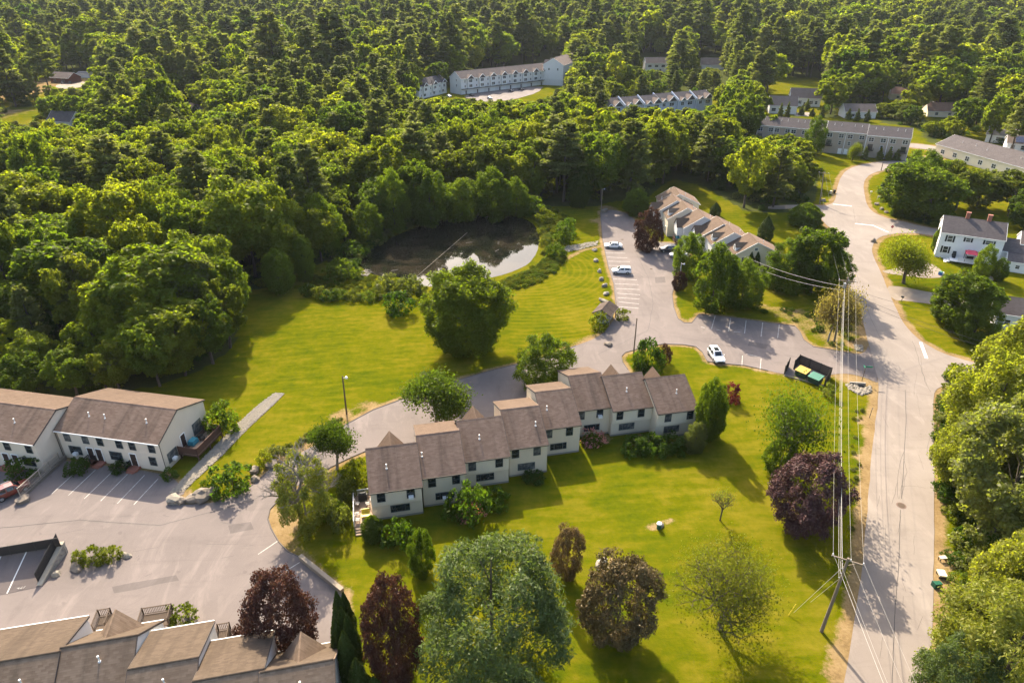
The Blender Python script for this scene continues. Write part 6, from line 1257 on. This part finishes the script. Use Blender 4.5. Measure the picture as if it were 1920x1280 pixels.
# named trees of the grounds
pt('lone', 876, 655, 492, 168, 'big round dense green tree alone in the middle of the lawn', var=0)
pt('shrub_dark', 748, 586, 552, 54, 'round dark green bush alone on the lawn below the pond', 'bush', name='round_bush')
pt('maple', 1022, 722, 630, 112, 'full green tree behind the roof of the townhouse row, by the drive')
pt('clumped', 818, 793, 716, 122, 'green tree with open crown standing over the drive behind the row', name='broadleaf_tree')
pt('shaggy', 578, 985, 845, 110, 'ragged green spruce with grey dead branches at the lot corner'); pt('twiggy', 566, 972, 826, 150, 'grey bare twigs round the ragged spruce', 'dead tree'); pt('twiggy', 606, 950, 850, 90, 'grey bare twigs right of the ragged spruce', 'dead tree')
pt('clumped', 632, 878, 802, 84, 'small dark-leaved tree in front of the drive beside the spruce')
pt('shrub_bright', 668, 912, 872, 52, 'round bright bush by the railed deck', 'bush'); pt('shrub_pale', 650, 935, 905, 36, 'silvery bush left of the railed deck', 'bush'); pt('shrub_pale', 636, 988, 945, 44, 'pale flowering bush below the railed deck', 'bush'); pt('shrub', 622, 968, 935, 44, 'green bush at the foot of the ragged spruce', 'bush')
pt('shrub', 420, 808, 766, 62, 'leafy green bush beside the red deck', 'bush'); pt('shrub_dark', 438, 914, 876, 78, 'wide green hedge bush by the boulder row', 'bush'); pt('shrub_bright', 498, 872, 850, 28, 'small bright bush at the bend of the drive', 'bush'); pt('shrub_pale', 515, 855, 838, 34, 'greyish weedy bush on the drive bank', 'bush'); pt('shrub_dark', 385, 915, 902, 16, 'tiny dark bush left of the wide hedge bush', 'bush'); pt('shrub_dark', 545, 905, 888, 20, 'small dark bush on the dry bank by the spruce', 'bush')
pt('maple', 793, 1078, 995, 52, 'young bright green tree on the front lawn near the clipped column', name='young_tree', var=0)
pt('red', 742, 1275, 1085, 125, 'dark red maple at the bottom beside the big white pine')
pt('near_pine', 925, 1275, 1030, 310, 'big grey-green white pine at the bottom middle of the view', 'pine tree', var=0)
pt('red', 535, 1222, 1078, 132, 'dark red leaved tree in the corner of the bottom lot')
for i, (x_, b_, t_, w_, lb) in enumerate([(648, 1215, 1107, 26, 'farthest arborvitae of the row, left of the pair at the wall end'), (661, 1220, 1109, 26, 'farthest arborvitae of the row, right of the pair at the wall end'), (645, 1240, 1137, 26, 'second arborvitae on the left side of the row'), (657, 1246, 1137, 28, 'second arborvitae on the right side of the row'), (646, 1265, 1160, 28, 'third arborvitae on the left side of the row'), (660, 1285, 1181, 32, 'middle arborvitae of the row, beside the white house end'), (680, 1322, 1233, 36, 'near arborvitae of the row with its tip low in the view'), (710, 1345, 1268, 36, 'last arborvitae cut by the bottom edge'), (668, 1262, 1150, 30, 'arborvitae in the dark middle of the row')]): pt('cedar', x_, b_, t_, w_ * 1.15, lb, 'arborvitae', 'arborvitae row beside the bottom townhouses')
pt('bronze', 1062, 1086, 982, 66, 'small reddish bronze upright tree on the front lawn'); pt('bronze', 1155, 1200, 1042, 158, 'wide bronze crab apple tree on the front lawn', var=0)
pt('airy', 1350, 1178, 1040, 270, 'thin airy tree with bare forks at the bottom right lawn'); pt('bare', 1350, 975, 920, 58, 'small nearly dead tree on the front lawn'); pt('purple', 1502, 990, 856, 156, 'large purple beech beside the street verge')
pt('oakish', 1472, 884, 760, 120, 'green tree with dead grey limbs behind the purple beech'); pt('maple', 1460, 888, 818, 66, 'dense lower green tree next to the dead-limbed one')
pt('shrub_crimson', 1368, 751, 722, 36, 'small crimson round bush alone on the lawn', 'bush'); pt('maple', 1325, 822, 712, 62, 'tall narrow green tree at the right end of the row', var=0); pt('egg', 1328, 815, 722, 50, 'slender green tree leaning on the end of the row', name='broadleaf_tree'); pt('palefine', 1302, 845, 795, 46, 'greyish small tree at the corner of the end unit')
pt('shrub_dark', 1214, 692, 642, 54, 'tall rounded dark bush at the fork of the drive', 'bush'); pt('shrub', 1198, 690, 660, 28, 'lighter bush left of the rounded bush at the fork', 'bush'); pt('shrub_red', 1244, 682, 648, 26, 'dark red bush right of the rounded bush at the fork', 'bush'); pt('shrub_dark', 1232, 698, 664, 26, 'small dark bush below the red one at the fork', 'bush')
pt('column', 701, 1010, 966, 40, 'clipped green column at the front corner of the first unit', 'bush', name='clipped_shrub'); pt('shrub_dark', 750, 1018, 980, 58, 'dark spreading bush in the shade under the first unit', 'bush')
o = pt('shrub_dark', 882, 970, 915, 78, 'big rounded rhododendron with pink flowers in front of the row', 'bush', name='rhododendron'); pv, pf, ptn = crown_broad(130, 2.4, 1.9, -.5, 420, .15, 22, 7, rl=(.28, .42), lower=0); bl = link('blossom', leaf_mesh('blossom', (pv * [1.04, 1.04, 1.05], pf, ptn), L['blossom']), o); bl.scale = o.children[0].scale
o = pt('shrub', 1112, 833, 812, 34, 'small pink flowering bush against the middle units', 'bush', name='rhododendron'); bl = link('blossom', bl.data, o); bl.scale = o.children[0].scale
for (x_, b_, t_, w_, lb) in [(1190, 846, 822, 50, 'dark green bush at the left of the planting under the end units'), (1222, 846, 820, 56, 'dark green bush in the middle of the planting under the end units'), (1258, 842, 818, 54, 'dark green bush at the right of the planting under the end units'), (930, 945, 920, 50, 'low dark bush right of the rhododendron'), (1000, 900, 888, 40, 'low bush at the wall between the third and fourth units'), (150, 885, 862, 40, 'green bush by the first stoop of the left block'), (225, 882, 868, 34, 'clipped bush under the wide window of the left block'), (320, 897, 882, 28, 'small green plant at the corner of the left block'), (50, 890, 862, 60, 'dark bushes at the doors of the left bay')]: pt('shrub_dark', x_, b_, t_, w_, lb, 'bush')
for (x_, b_, t_, w_, lb) in [(150, 1052, 1035, 26, 'left green clump in the planted island'), (178, 1052, 1030, 42, 'middle green clump in the planted island'), (212, 1048, 1028, 34, 'right green clump in the planted island'), (345, 1172, 1142, 60, 'bright round bush by the porch railing at the bottom'), (1122, 616, 588, 36, 'yellow green bush below the mail shelter'), (1168, 598, 580, 26, 'small green bush right of the mail shelter')]: pt('shrub_bright', x_, b_, t_, w_, lb, 'bush')
pt('shrub_red', 455, 1205, 1178, 44, 'low reddish bush beside the bottom townhouse porch', 'bush'); pt('shrub_pale', 1553, 742, 722, 22, 'greyish round bush at the dumpster corner', 'bush')
# by the drive and right-hand row
for k_, x_, b_, t_, w_, lb in [('egg', 1333, 582, 455, 78, 'tall narrow green tree in the clump by the drive, foremost'), ('maple', 1388, 575, 488, 88, 'round green tree right of the narrow one by the drive'), ('maple', 1288, 520, 440, 66, 'green tree in front of the tan row by its parking bays'), ('egg', 1352, 560, 470, 60, 'second narrow green tree behind the foremost one by the drive'), ('green', 1520, 548, 420, 100, 'wide leafy tree beside the street, right of the tan row'), ('maple', 1480, 545, 448, 100, 'spreading low tree left of the wide street tree'), ('maple', 1560, 540, 470, 60, 'low tree at the street edge below the wide street tree'), ('brownwood', 1552, 640, 555, 92, 'brownish thin-leaved tree under the junction wires'), ('brownwood', 1588, 625, 572, 50, 'thin brownish tree right by the junction pole'), ('column', 1508, 422, 380, 54, 'dark rounded cone tree by the side lane'), ('red', 1213, 470, 392, 58, 'dark red tree in front of the tan row, at the lot end'), ('maple', 1192, 402, 356, 56, 'small light green tree at the far end of the pond lot'), ('red', 1272, 545, 510, 26, 'tiny red-leaved tree by the grey light pole'),
    ('yard', 1694, 531, 462, 82, 'round yellow green yard tree with a dark trunk by the gravel drives'), ('green', 1795, 618, 508, 108, 'big leafy tree in the yard below the white house'), ('maple', 1822, 640, 560, 80, 'lower leafy tree right of the big yard tree'), ('green', 1762, 600, 545, 50, 'small leafy tree at the left of the big yard tree'), ('maple', 1838, 520, 460, 40, 'bush-like tree at the corner of the white house'), ('maple', 1868, 525, 485, 32, 'low tree under the wing of the white house'), ('column', 1755, 470, 420, 20, 'narrow clipped evergreen at the left gable of the white house')]: pt(k_, x_, b_, t_, w_, lb)
pt('cedar', 1433, 452, 405, 26, 'single dark arborvitae on the lawn behind the tan row', 'arborvitae'); pt('cedar', 1403, 515, 472, 14, 'slim arborvitae against the near gable wall, left one', 'arborvitae'); pt('cedar', 1414, 514, 468, 14, 'slim arborvitae against the near gable wall, right one', 'arborvitae'); pt('cedar', 1340, 405, 380, 20, 'dark arborvitae at the far corner of the tan row lawn', 'arborvitae')
for k_, x_, b_, t_, w_, lb in [('green', 1690, 405, 300, 100, 'dense green tree left in the thicket above the side road'), ('green', 1735, 412, 312, 110, 'dense green tree right in the thicket above the side road'), ('maple', 1720, 380, 285, 110, 'tall rounded tree at the top of the thicket above the side road'), ('bright', 1790, 395, 310, 90, 'light green tree behind the white house roof'), ('pale', 1830, 390, 315, 80, 'pale blossoming tree behind the white house chimneys'), ('bright', 1890, 395, 315, 90, 'yellow green tree with bare limbs at the right edge'), ('green', 1920, 430, 350, 70, 'green tree behind the white house wing')]: pt(k_, x_, b_, t_, w_, lb)
for k_, x_, b_, t_, w_, lb in [('green', 300, 724, 598, 100, 'leafy tree of the wood front right behind the left townhouse roof'), ('bright', 348, 704, 580, 100, 'yellow green tree of the wood front where the lawn is shaded'), ('green', 400, 682, 552, 104, 'rounded green tree of the wood front beside the shaded lawn'), ('bright', 432, 652, 515, 92, 'bright tree standing farthest out from the wood onto the lawn'), ('green', 440, 612, 478, 84, 'green tree at the lawn edge between the wood front and the saplings'), ('pale', 380, 640, 470, 100, 'silvery tree just inside the wood front'), ('bright', 225, 736, 640, 84, 'low bright tree behind the ridge of the left townhouse'), ('green', 145, 742, 652, 90, 'low green tree behind the far left roof ridge'), ('green', 60, 748, 660, 90, 'low green tree at the left edge behind the roof')]: pt(k_, x_, b_, t_, w_, lb, var=4 if k_ != 'pale' else 0)
# right-hand street trees
for k_, x_, b_, t_, w_, v_, lb in [('near_maple', 1895, 800, 600, 190, 0, 'pale leafy tree nearest the side street at the right edge'), ('near_maple', 1835, 850, 665, 170, 0, 'bright leafy tree between the side street and the pale tree'), ('near_maple', 1858, 1010, 778, 235, 1, 'large silvery green tree at the right edge above the bins'), ('near_maple', 1782, 925, 790, 110, 0, 'leafy branches reaching over the street from the right'), ('near_maple', 1905, 960, 720, 160, 1, 'silvery tree at the very right edge'), ('near_maple', 1885, 1180, 1015, 190, 0, 'bright green maple at the right edge below the bins')]: pt(k_, x_, b_, t_, w_, lb, var=v_)
pt('near_pine', 1850, 1330, 1105, 290, 'large yellow-green pine filling the bottom right corner', 'pine tree', var=1); pt('near_pine', 1760, 1360, 1190, 150, 'pine branches reaching over the street at the bottom right', 'pine tree', var=0)
# round the pond
for k_, x_, b_, t_, w_, lb in [('maple', 610, 480, 368, 82, 'egg-shaped light green tree left of the pond'), ('maple', 575, 524, 445, 44, 'small upright tree at the left end of the pond scrub'), ('maple', 526, 548, 470, 62, 'sapling clump at the lawn corner left of the pond'), ('maple', 742, 432, 320, 66, 'tall light green tree at the left of the far pond shore'), ('maple', 808, 422, 322, 84, 'broad light green tree second on the far pond shore'), ('maple', 868, 412, 338, 80, 'darker green tree in the middle of the far pond shore'), ('maple', 925, 410, 318, 84, 'yellow green tree overhanging the far pond shore'), ('maple', 968, 405, 335, 50, 'last tree at the right of the far pond shore'), ('maple', 1087, 388, 322, 46, 'single slim tree on the grass right of the pond'), ('maple', 690, 455, 380, 60, 'dark low tree on the left pond bank'), ('maple', 570, 440, 330, 36, 'thin stemmed tree with a small top left of the pond')]: pt(k_, x_, b_, t_, w_, lb)
for i, (k_, x_, b_, t_, w_, lb) in enumerate([('shrub_pale', 728, 546, 520, 44, 'silvery willow bush on the near pond shore'), ('shrub_pale', 770, 550, 520, 46, 'round silvery bush at the rope end of the pond'), ('shrub', 578, 552, 536, 32, 'green bush at the far left of the scrub along the pond lawn'), ('shrub_bright', 600, 556, 540, 32, 'bright bush second from the left in the scrub along the pond lawn'), ('shrub', 636, 560, 545, 32, 'green bush in the middle of the scrub along the pond lawn'), ('shrub_bright', 662, 562, 548, 30, 'bright bush right of the middle of the scrub along the pond lawn'), ('shrub', 690, 562, 548, 30, 'green bush near the right end of the scrub along the pond lawn'), ('shrub_dark', 618, 562, 548, 34, 'dark small bush in the scrub by the pond lawn'), ('shrub_herb', 715, 560, 547, 30, 'yellow green low bush at the right end of the scrub along the pond lawn'), ('shrub', 1058, 455, 428, 40, 'green bush right of the pond, lower of two'), ('shrub_dark', 1062, 438, 414, 36, 'dark bush right of the pond, upper of two'), ('shrub', 1040, 482, 458, 34, 'green bush by the stone outlet of the pond'), ('shrub', 1000, 405, 372, 40, 'bushy sapling at the far right of the pond'), ('shrub_bright', 1022, 420, 395, 34, 'bright bush on the right pond bank'), ('shrub', 640, 520, 490, 60, 'grey green scrub on the left pond shore'), ('shrub_dark', 660, 480, 455, 50, 'dark scrub under the trees at the left pond shore')]): pt(k_, x_, b_, t_, w_, lb, 'bush')
for x_, b_, t_ in [(1551, 279, 258), (1567, 282, 259), (1620, 296, 276), (1648, 297, 277), (1665, 298, 276), (1680, 298, 280)]: pt('fir', x_, b_ + 3, t_, 18, 'small dark fir planted along the foot of the tan townhouses', 'fir tree', 'young firs below the tan townhouses')
for x_, b_, t_ in [(1462, 219, 194), (1475, 219, 192), (1502, 214, 198), (1522, 216, 204), (1540, 218, 198), (1512, 205, 186), (1606, 225, 205), (1625, 226, 206), (1590, 222, 204)]: pt('fir', x_, b_ + 2, t_, 16, 'dark young fir between the small houses above the tan townhouses', 'fir tree', 'young firs among the upper right houses')
pt('yard', 1597, 302, 275, 24, 'light green young tree on the bank below the tan townhouses'); pt('maple', 1523, 290, 220, 40, 'rounded olive tree against the middle of the tan townhouses')
# ------------------------------------------------------------------ the woods
BUILT = [[W(*p) for p in q] for q in ([(760, 205), (1062, 178), (1062, 100), (1020, 96), (760, 160)],)]
SEE = [((862, 128, 1034, 180), 433), ((1018, 92, 1056, 160), 480), ((786, 148, 842, 180), 410), ((900, 178, 1000, 186), 425), ((1150, 180, 1350, 198), 330), ((1240, 174, 1352, 196), 352), ((1400, 208, 1530, 250), 290), ((1535, 218, 1710, 300), 268), ((1440, 182, 1490, 210), 355), ((1478, 158, 1536, 206), 375), ((1580, 198, 1640, 220), 350), ((1668, 165, 1694, 182), 400), ((1740, 196, 1786, 216), 350), ((1755, 265, 1905, 345), 212), ((1845, 238, 1890, 266), 290), ((1878, 262, 1935, 305), 255), ((1208, 106, 1248, 128), 540), ((1314, 112, 1352, 124), 555), ((97, 134, 128, 152), 480), ((100, 208, 134, 232), 325), ((346, 196, 372, 208), 365), ((146, 130, 162, 142), 500), ((105, 154, 150, 164), 470), ((0, 170, 90, 225), 330), ((0, 165, 60, 200), 380), ((1225, 335, 1470, 520), 148), ((1125, 385, 1230, 480), 140), ((1530, 300, 1690, 440), 155), ((668, 400, 1015, 540), 130), ((1755, 385, 1920, 520), 155)]
rf = random.Random(5); SPOTS = []
FRUST = lambda x, y: abs(x) < y * .80 + 26
y = 60.0
occ = {}
while y < 1180:
    sp = 8.2 if y < 230 else (9.2 if y < 420 else 13.2)
    x = -y * .82 - 30
    while x < y * .82 + 30:
        px_, py_ = x + rf.uniform(-.42, .42) * sp, y + rf.uniform(-.42, .42) * sp; x += sp
        SPOTS.append((px_, py_))
    y += sp * .92
SP = np.array(SPOTS); op = inside(OPEN_W, SP[:, 0], SP[:, 1])
thin = np.zeros(len(SP), bool)
for i, c_ in enumerate(CLEAR_W):
    q_ = inside(c_, SP[:, 0], SP[:, 1]); thin |= q_ if i in (4, 5) else False; op |= q_ & (i not in (4, 5))
dp = dist_line(POND_W + POND_W[:1], SP[:, 0], SP[:, 1])
TREES = []; PX, PY, PD = P(SP[:, 0], SP[:, 1], hill(SP[:, 0], SP[:, 1]))
for i, (x, y) in enumerate(SP):
    if op[i] or dp[i] < 3: continue
    if thin[i] and rf.random() > .42: continue
    u, v = PX[i], PY[i]; z = float(hill(x, y))
    pc = .10
    if v < 60: pc = .46 if u < 1150 else .2
    elif v < 132: pc = .42 if u < 1380 else .3
    elif v < 200: pc = .26
    if 480 < u < 760 and 170 < v < 330: pc = .5
    if 1070 < u < 1420 and 120 < v < 175: pc = .45
    if 1400 < u < 1560 and 120 < v < 190: pc = .85
    if u < 330 and 150 < v < 300: pc = .3
    con = rf.random() < pc
    H = rf.uniform(17, 27) if con else rf.choice((rf.uniform(9, 14), rf.uniform(14, 19), rf.uniform(17, 23)))
    if 132 < v < 215 and 860 < u < 1420: H *= .72
    if y > 420: H *= 1.42
    if rf.random() < .12: H *= 1.25; R *= 1.15
    if v > 560 and u < 470: H = min(H, 6.5 + .74 * max(0, y - (96 - .2 * (x + 65))))
    if H < 5: continue
    if con: R = H * rf.uniform(.22, .33)
    else: R = H * rf.choice((rf.uniform(.24, .32), rf.uniform(.32, .42), rf.uniform(.38, .5)))
    ok = False
    for f in (1, .75, .5, .33):
        h = H * f; r = max(1.2, R * (f ** .6)); a, t_, D_ = P(x, y, z + h); w_ = r * FPX / PD[i]
        if all(not (y < d0 + 4 and a + w_ > q[0] and a - w_ < q[2] and t_ < q[3] - 2 and v > q[1]) for q, d0 in SEE): ok = True; break
    if not ok: continue
    TREES.append((x, y, z, h, r, con, u, v, PD[i]))
inview = [t for t in TREES if -120 < t[6] < 2040 and t[7] < 1400]
def size_key(t): return t[3] * t[4] / t[8] ** 2
ib = sorted([t for t in inview if not t[5]], key=size_key, reverse=True)[:300]; ip = sorted([t for t in inview if t[5]], key=size_key, reverse=True)[:300]
chosen = set(id(t) for t in ib + ip)
def region(u, v):
    if v > 560: return 'beside the left townhouses', 'trees of the left wood beside the townhouses'
    if v > 300: return ('in the woods', 'trees of the wood left of the pond') if u < 640 else (('behind the pond', 'trees behind the pond') if u < 1130 else ('behind the tan row', 'trees behind the tan gabled row'))
    if v > 190: return ('in the deep woods', 'trees of the deep left woods') if u < 640 else (('before the white townhouses', 'trees between the pond and the white townhouses') if u < 1140 else ('around the tan townhouses', 'trees around the upper right houses'))
    return ('on the far rise', 'trees of the far rise, upper left') if u < 760 else (('round the white townhouses', 'trees round the white townhouses') if u < 1150 else ('on the upper right rise', 'trees of the far rise, upper right'))
PLACE_U = [(90, 'far left'), (200, 'well left'), (320, 'leftward'), (430, 'left of centre'), (540, 'left of pond'), (650, 'by pond corner'), (800, 'over left shore'), (960, 'over pond'), (1120, 'above pond lot'), (1300, 'above tan row'), (1500, 'left of road'), (1700, 'above road bend'), (9999, 'right edge')]
PLACE_V = [(50, 'skyline'), (75, 'highest belt'), (100, 'high belt'), (125, 'upper belt'), (150, 'mid slope'), (175, 'low slope'), (200, 'slope foot'), (230, 'far back'), (260, 'back rows'), (300, 'middle rows'), (340, 'nearer rows'), (380, 'second belt'), (430, 'front belt'), (480, 'near clearing'), (530, 'beside clearing'), (590, 'near lawn'), (650, 'wood edge'), (9999, 'wood front')]
for t in ib + ip:
    x, y, z, h, r, con, u, v, d = t; rg, gr = region(u, v); young = h < 9
    size_ = ('low' if h < 11 else 'middling' if h < 15.5 else 'tall') + (' narrow' if r < h * .31 else ' broad') if not con else ('short' if h < 14 else 'middling' if h < 21 else 'tall') + (' slim' if r < h * .245 else ' full')
    rg += ', ' + next(w for lim, w in PLACE_U if u < lim) + ', ' + next(w for lim, w in PLACE_V if v < lim)
    if con: plant('pine' if d < 330 else 'pine_mid', x, y, h, r, size_ + ' dark pine ' + rg, 'pine tree', 'pine ' + gr, z)
    else:
        k_ = 'broad' if d < 260 else 'broad_mid'; plant(k_, x, y, h, r, size_ + ' leafy tree ' + rg, 'broadleaf tree', 'leafy ' + gr, z)
# the rest of the woods: one mass
def one(name, crown, trunk):
    o = bpy.data.objects.new(name, crown); return o
pc_ = bpy.data.collections.new('wood_kinds'); protos = []
for i, (k_, n) in enumerate((('broad_mid', 3), ('pine_mid', 3))):
    h0, r0, cr, tk = KIND[k_]
    for j in range(n):
        cm, tm = cr[j], tk[j % len(tk)]; nv = len(cm.vertices); a = np.empty(nv * 3, np.float32); cm.vertices.foreach_get('co', a); tv = np.empty(len(tm.vertices) * 3, np.float32); tm.vertices.foreach_get('co', tv)
        tq = [p.vertices[:] for p in tm.polygons if len(p.vertices) == 4]; Fq = np.concatenate([np.arange(nv).reshape(-1, 4), np.array(tq) + nv]); tn = np.empty(nv // 4, np.float32); cm.attributes['tint'].data.foreach_get('value', tn)
        me = fast_mesh('wood_tree', np.concatenate([a, tv]).reshape(-1, 3), Fq, [cm.materials[0], tm.materials[0]], False, np.concatenate([tn, np.zeros(len(tq), np.float32)]), None, np.concatenate([np.zeros(nv // 4, int), np.ones(len(tq), int)]))
        o = bpy.data.objects.new('wood_tree_%s%d' % ('ab'[i], j), me); pc_.objects.link(o); protos.append((h0, r0))
def scatter(name, label, pts, coll, idx, scl, rot):
    me = bpy.data.meshes.new(name); me.vertices.add(len(pts)); me.vertices.foreach_set('co', np.array(pts, np.float32).ravel())
    a = me.attributes.new('pick', 'INT', 'POINT'); a.data.foreach_set('value', np.array(idx, np.int32)); a = me.attributes.new('size', 'FLOAT_VECTOR', 'POINT'); a.data.foreach_set('vector', np.array(scl, np.float32).ravel()); a = me.attributes.new('turn', 'FLOAT_VECTOR', 'POINT'); a.data.foreach_set('vector', np.array([(0, 0, r) for r in rot], np.float32).ravel()); me.update()
    o = link(name, me); ng = bpy.data.node_groups.new(name, 'GeometryNodeTree'); ng.interface.new_socket('Geometry', in_out='INPUT', socket_type='NodeSocketGeometry'); ng.interface.new_socket('Geometry', in_out='OUTPUT', socket_type='NodeSocketGeometry')
    N = ng.nodes.new; gi, go = N('NodeGroupInput'), N('NodeGroupOutput'); ci = N('GeometryNodeCollectionInfo'); ci.inputs['Collection'].default_value = coll; ci.inputs['Separate Children'].default_value = True; ci.inputs['Reset Children'].default_value = True
    ip_ = N('GeometryNodeInstanceOnPoints'); ip_.inputs['Pick Instance'].default_value = True
    def at(n, t): q = N('GeometryNodeInputNamedAttribute'); q.data_type = t; q.inputs['Name'].default_value = n; return q.outputs['Attribute']
    e2r = N('FunctionNodeEulerToRotation'); l = ng.links.new; l(gi.outputs[0], ip_.inputs['Points']); l(ci.outputs[0], ip_.inputs['Instance']); l(at('pick', 'INT'), ip_.inputs['Instance Index']); l(at('size', 'FLOAT_VECTOR'), ip_.inputs['Scale']); l(at('turn', 'FLOAT_VECTOR'), e2r.inputs[0]); l(e2r.outputs[0], ip_.inputs['Rotation']); l(ip_.outputs[0], go.inputs[0])
    md = o.modifiers.new('scatter', 'NODES'); md.node_group = ng; return tag(o, label, None, None, 'stuff')
rest = [t for t in TREES if id(t) not in chosen]; pts, idx, scl, rot = [], [], [], []
for x, y, z, h, r, con, u, v, d in rest:
    i = rf.randrange(3) + (3 if con else 0); h0, r0 = protos[i]; pts.append((x, y, z - .2)); idx.append(i); scl.append((r / r0, r / r0, h / h0)); rot.append(rf.uniform(0, 6.28))
scatter('distant_woods', 'far mixed woodland of broadleaf trees and pines covering the rise', pts, pc_, idx, scl, rot)
# undergrowth below the trees and herbs round the pond
uc = bpy.data.collections.new('undergrowth_kinds')
for j, (k_) in enumerate(('shrub', 'shrub_dark', 'shrub_herb', 'shrub_pale')): uc.objects.link(bpy.data.objects.new('undergrowth_%d' % j, KIND[k_][2][j % 3]))
pts, idx, scl, rot = [], [], [], []
for t in TREES:
    if t[8] > 420: continue
    for _ in range(2):
        x, y = t[0] + rf.uniform(-5, 5), t[1] + rf.uniform(-5, 5)
        if inside(OPEN_W, np.array([x]), np.array([y]))[0]: continue
        s = rf.uniform(.5, 1.3); pts.append((x, y, 0)); idx.append(rf.choice((0, 1, 1, 3) if rf.random() < .8 else (2,))); scl.append((s, s, s * rf.uniform(.7, 1.4))); rot.append(rf.uniform(0, 6.28))
scatter('undergrowth', 'bushy undergrowth between the trees', pts, uc, idx, scl, rot)
pts, idx, scl, rot = [], [], [], []
RIM = [([(552, 540), (600, 556), (650, 563), (720, 561), (795, 557), (805, 538), (782, 528), (720, 521), (690, 516), (665, 500), (620, 512), (575, 522)], 420, (.14, .30), (2, 2, 2, 0)), ([(948, 548), (1000, 535), (1042, 511), (1058, 488), (1064, 472), (1050, 464), (1030, 480), (1003, 500), (962, 519), (940, 527)], 330, (.18, .38), (2, 0, 0, 2)), ([(1000, 385), (1050, 398), (1070, 430), (1068, 455), (1045, 468), (1018, 478), (1016, 450), (1010, 420), (988, 396)], 200, (.3, .7), (2, 2, 0)), ([(610, 505), (665, 500), (672, 476), (720, 443), (780, 415), (850, 399), (950, 396), (945, 402), (850, 407), (780, 422), (720, 452), (680, 475), (668, 505), (640, 520)], 240, (.4, .9), (1, 1, 0, 3)), ([(1395, 580), (1500, 570), (1600, 600), (1618, 640), (1560, 650), (1520, 628), (1440, 598)], 26, (.2, .5), (1, 0)), ([(505, 850), (600, 800), (640, 785), (600, 820), (540, 850)], 50, (.12, .3), (2, 3)), ([(1600, 760), (1620, 760), (1610, 900), (1600, 1000), (1590, 1000)], 60, (.08, .2), (2, 3)), ([(1690, 395), (1750, 405), (1765, 428), (1700, 412), (1668, 402)], 60, (.3, .7), (1, 0)), ([(1760, 700), (1900, 720), (1930, 900), (1930, 1280), (1790, 1280), (1775, 1150), (1790, 1040), (1770, 900), (1765, 800)], 150, (.5, 1.2), (0, 1, 3, 2))]
for poly, n, (a, b_), ks in RIM:
    w_ = world(poly); X0, X1 = min(p[0] for p in w_), max(p[0] for p in w_); Y0, Y1 = min(p[1] for p in w_), max(p[1] for p in w_); X = np.array([rf.uniform(X0, X1) for _ in range(n * 5)]); Y = np.array([rf.uniform(Y0, Y1) for _ in range(n * 5)]); ok = inside(w_, X, Y)
    for x, y in list(zip(X[ok], Y[ok]))[:n]: s = rf.uniform(a, b_); pts.append((x, y, 0)); idx.append(rf.choice(ks)); scl.append((s, s, s * rf.uniform(.6, 1.0))); rot.append(rf.uniform(0, 6.28))
scatter('pond_herbs', 'yellow-green herbs and low scrub round the pond and on rough banks', pts, uc, idx, scl, rot)
print('trees', len(ib), len(ip), len(rest), 'undergrowth', len(pts))
# ------------------------------------------------------------------ thin summer haze over the far woods
b = MB(); b.box(-1750, 1750, -200, 1900, -2, 118)
hz = bpy.data.materials.new('haze'); hz.use_nodes = True; t_ = hz.node_tree; t_.nodes.clear(); o_ = t_.nodes.new('ShaderNodeOutputMaterial'); v_ = t_.nodes.new('ShaderNodeVolumePrincipled')
v_.inputs['Color'].default_value = (.86, .93, 1.0, 1); v_.inputs['Density'].default_value = 3.4e-5; v_.inputs['Anisotropy'].default_value = .1; t_.links.new(v_.outputs[0], o_.inputs['Volume'])
tag(b.build('haze', hz), 'thin pale haze over the far woods', None, None, 'stuff')
cy.volume_bounces = 0
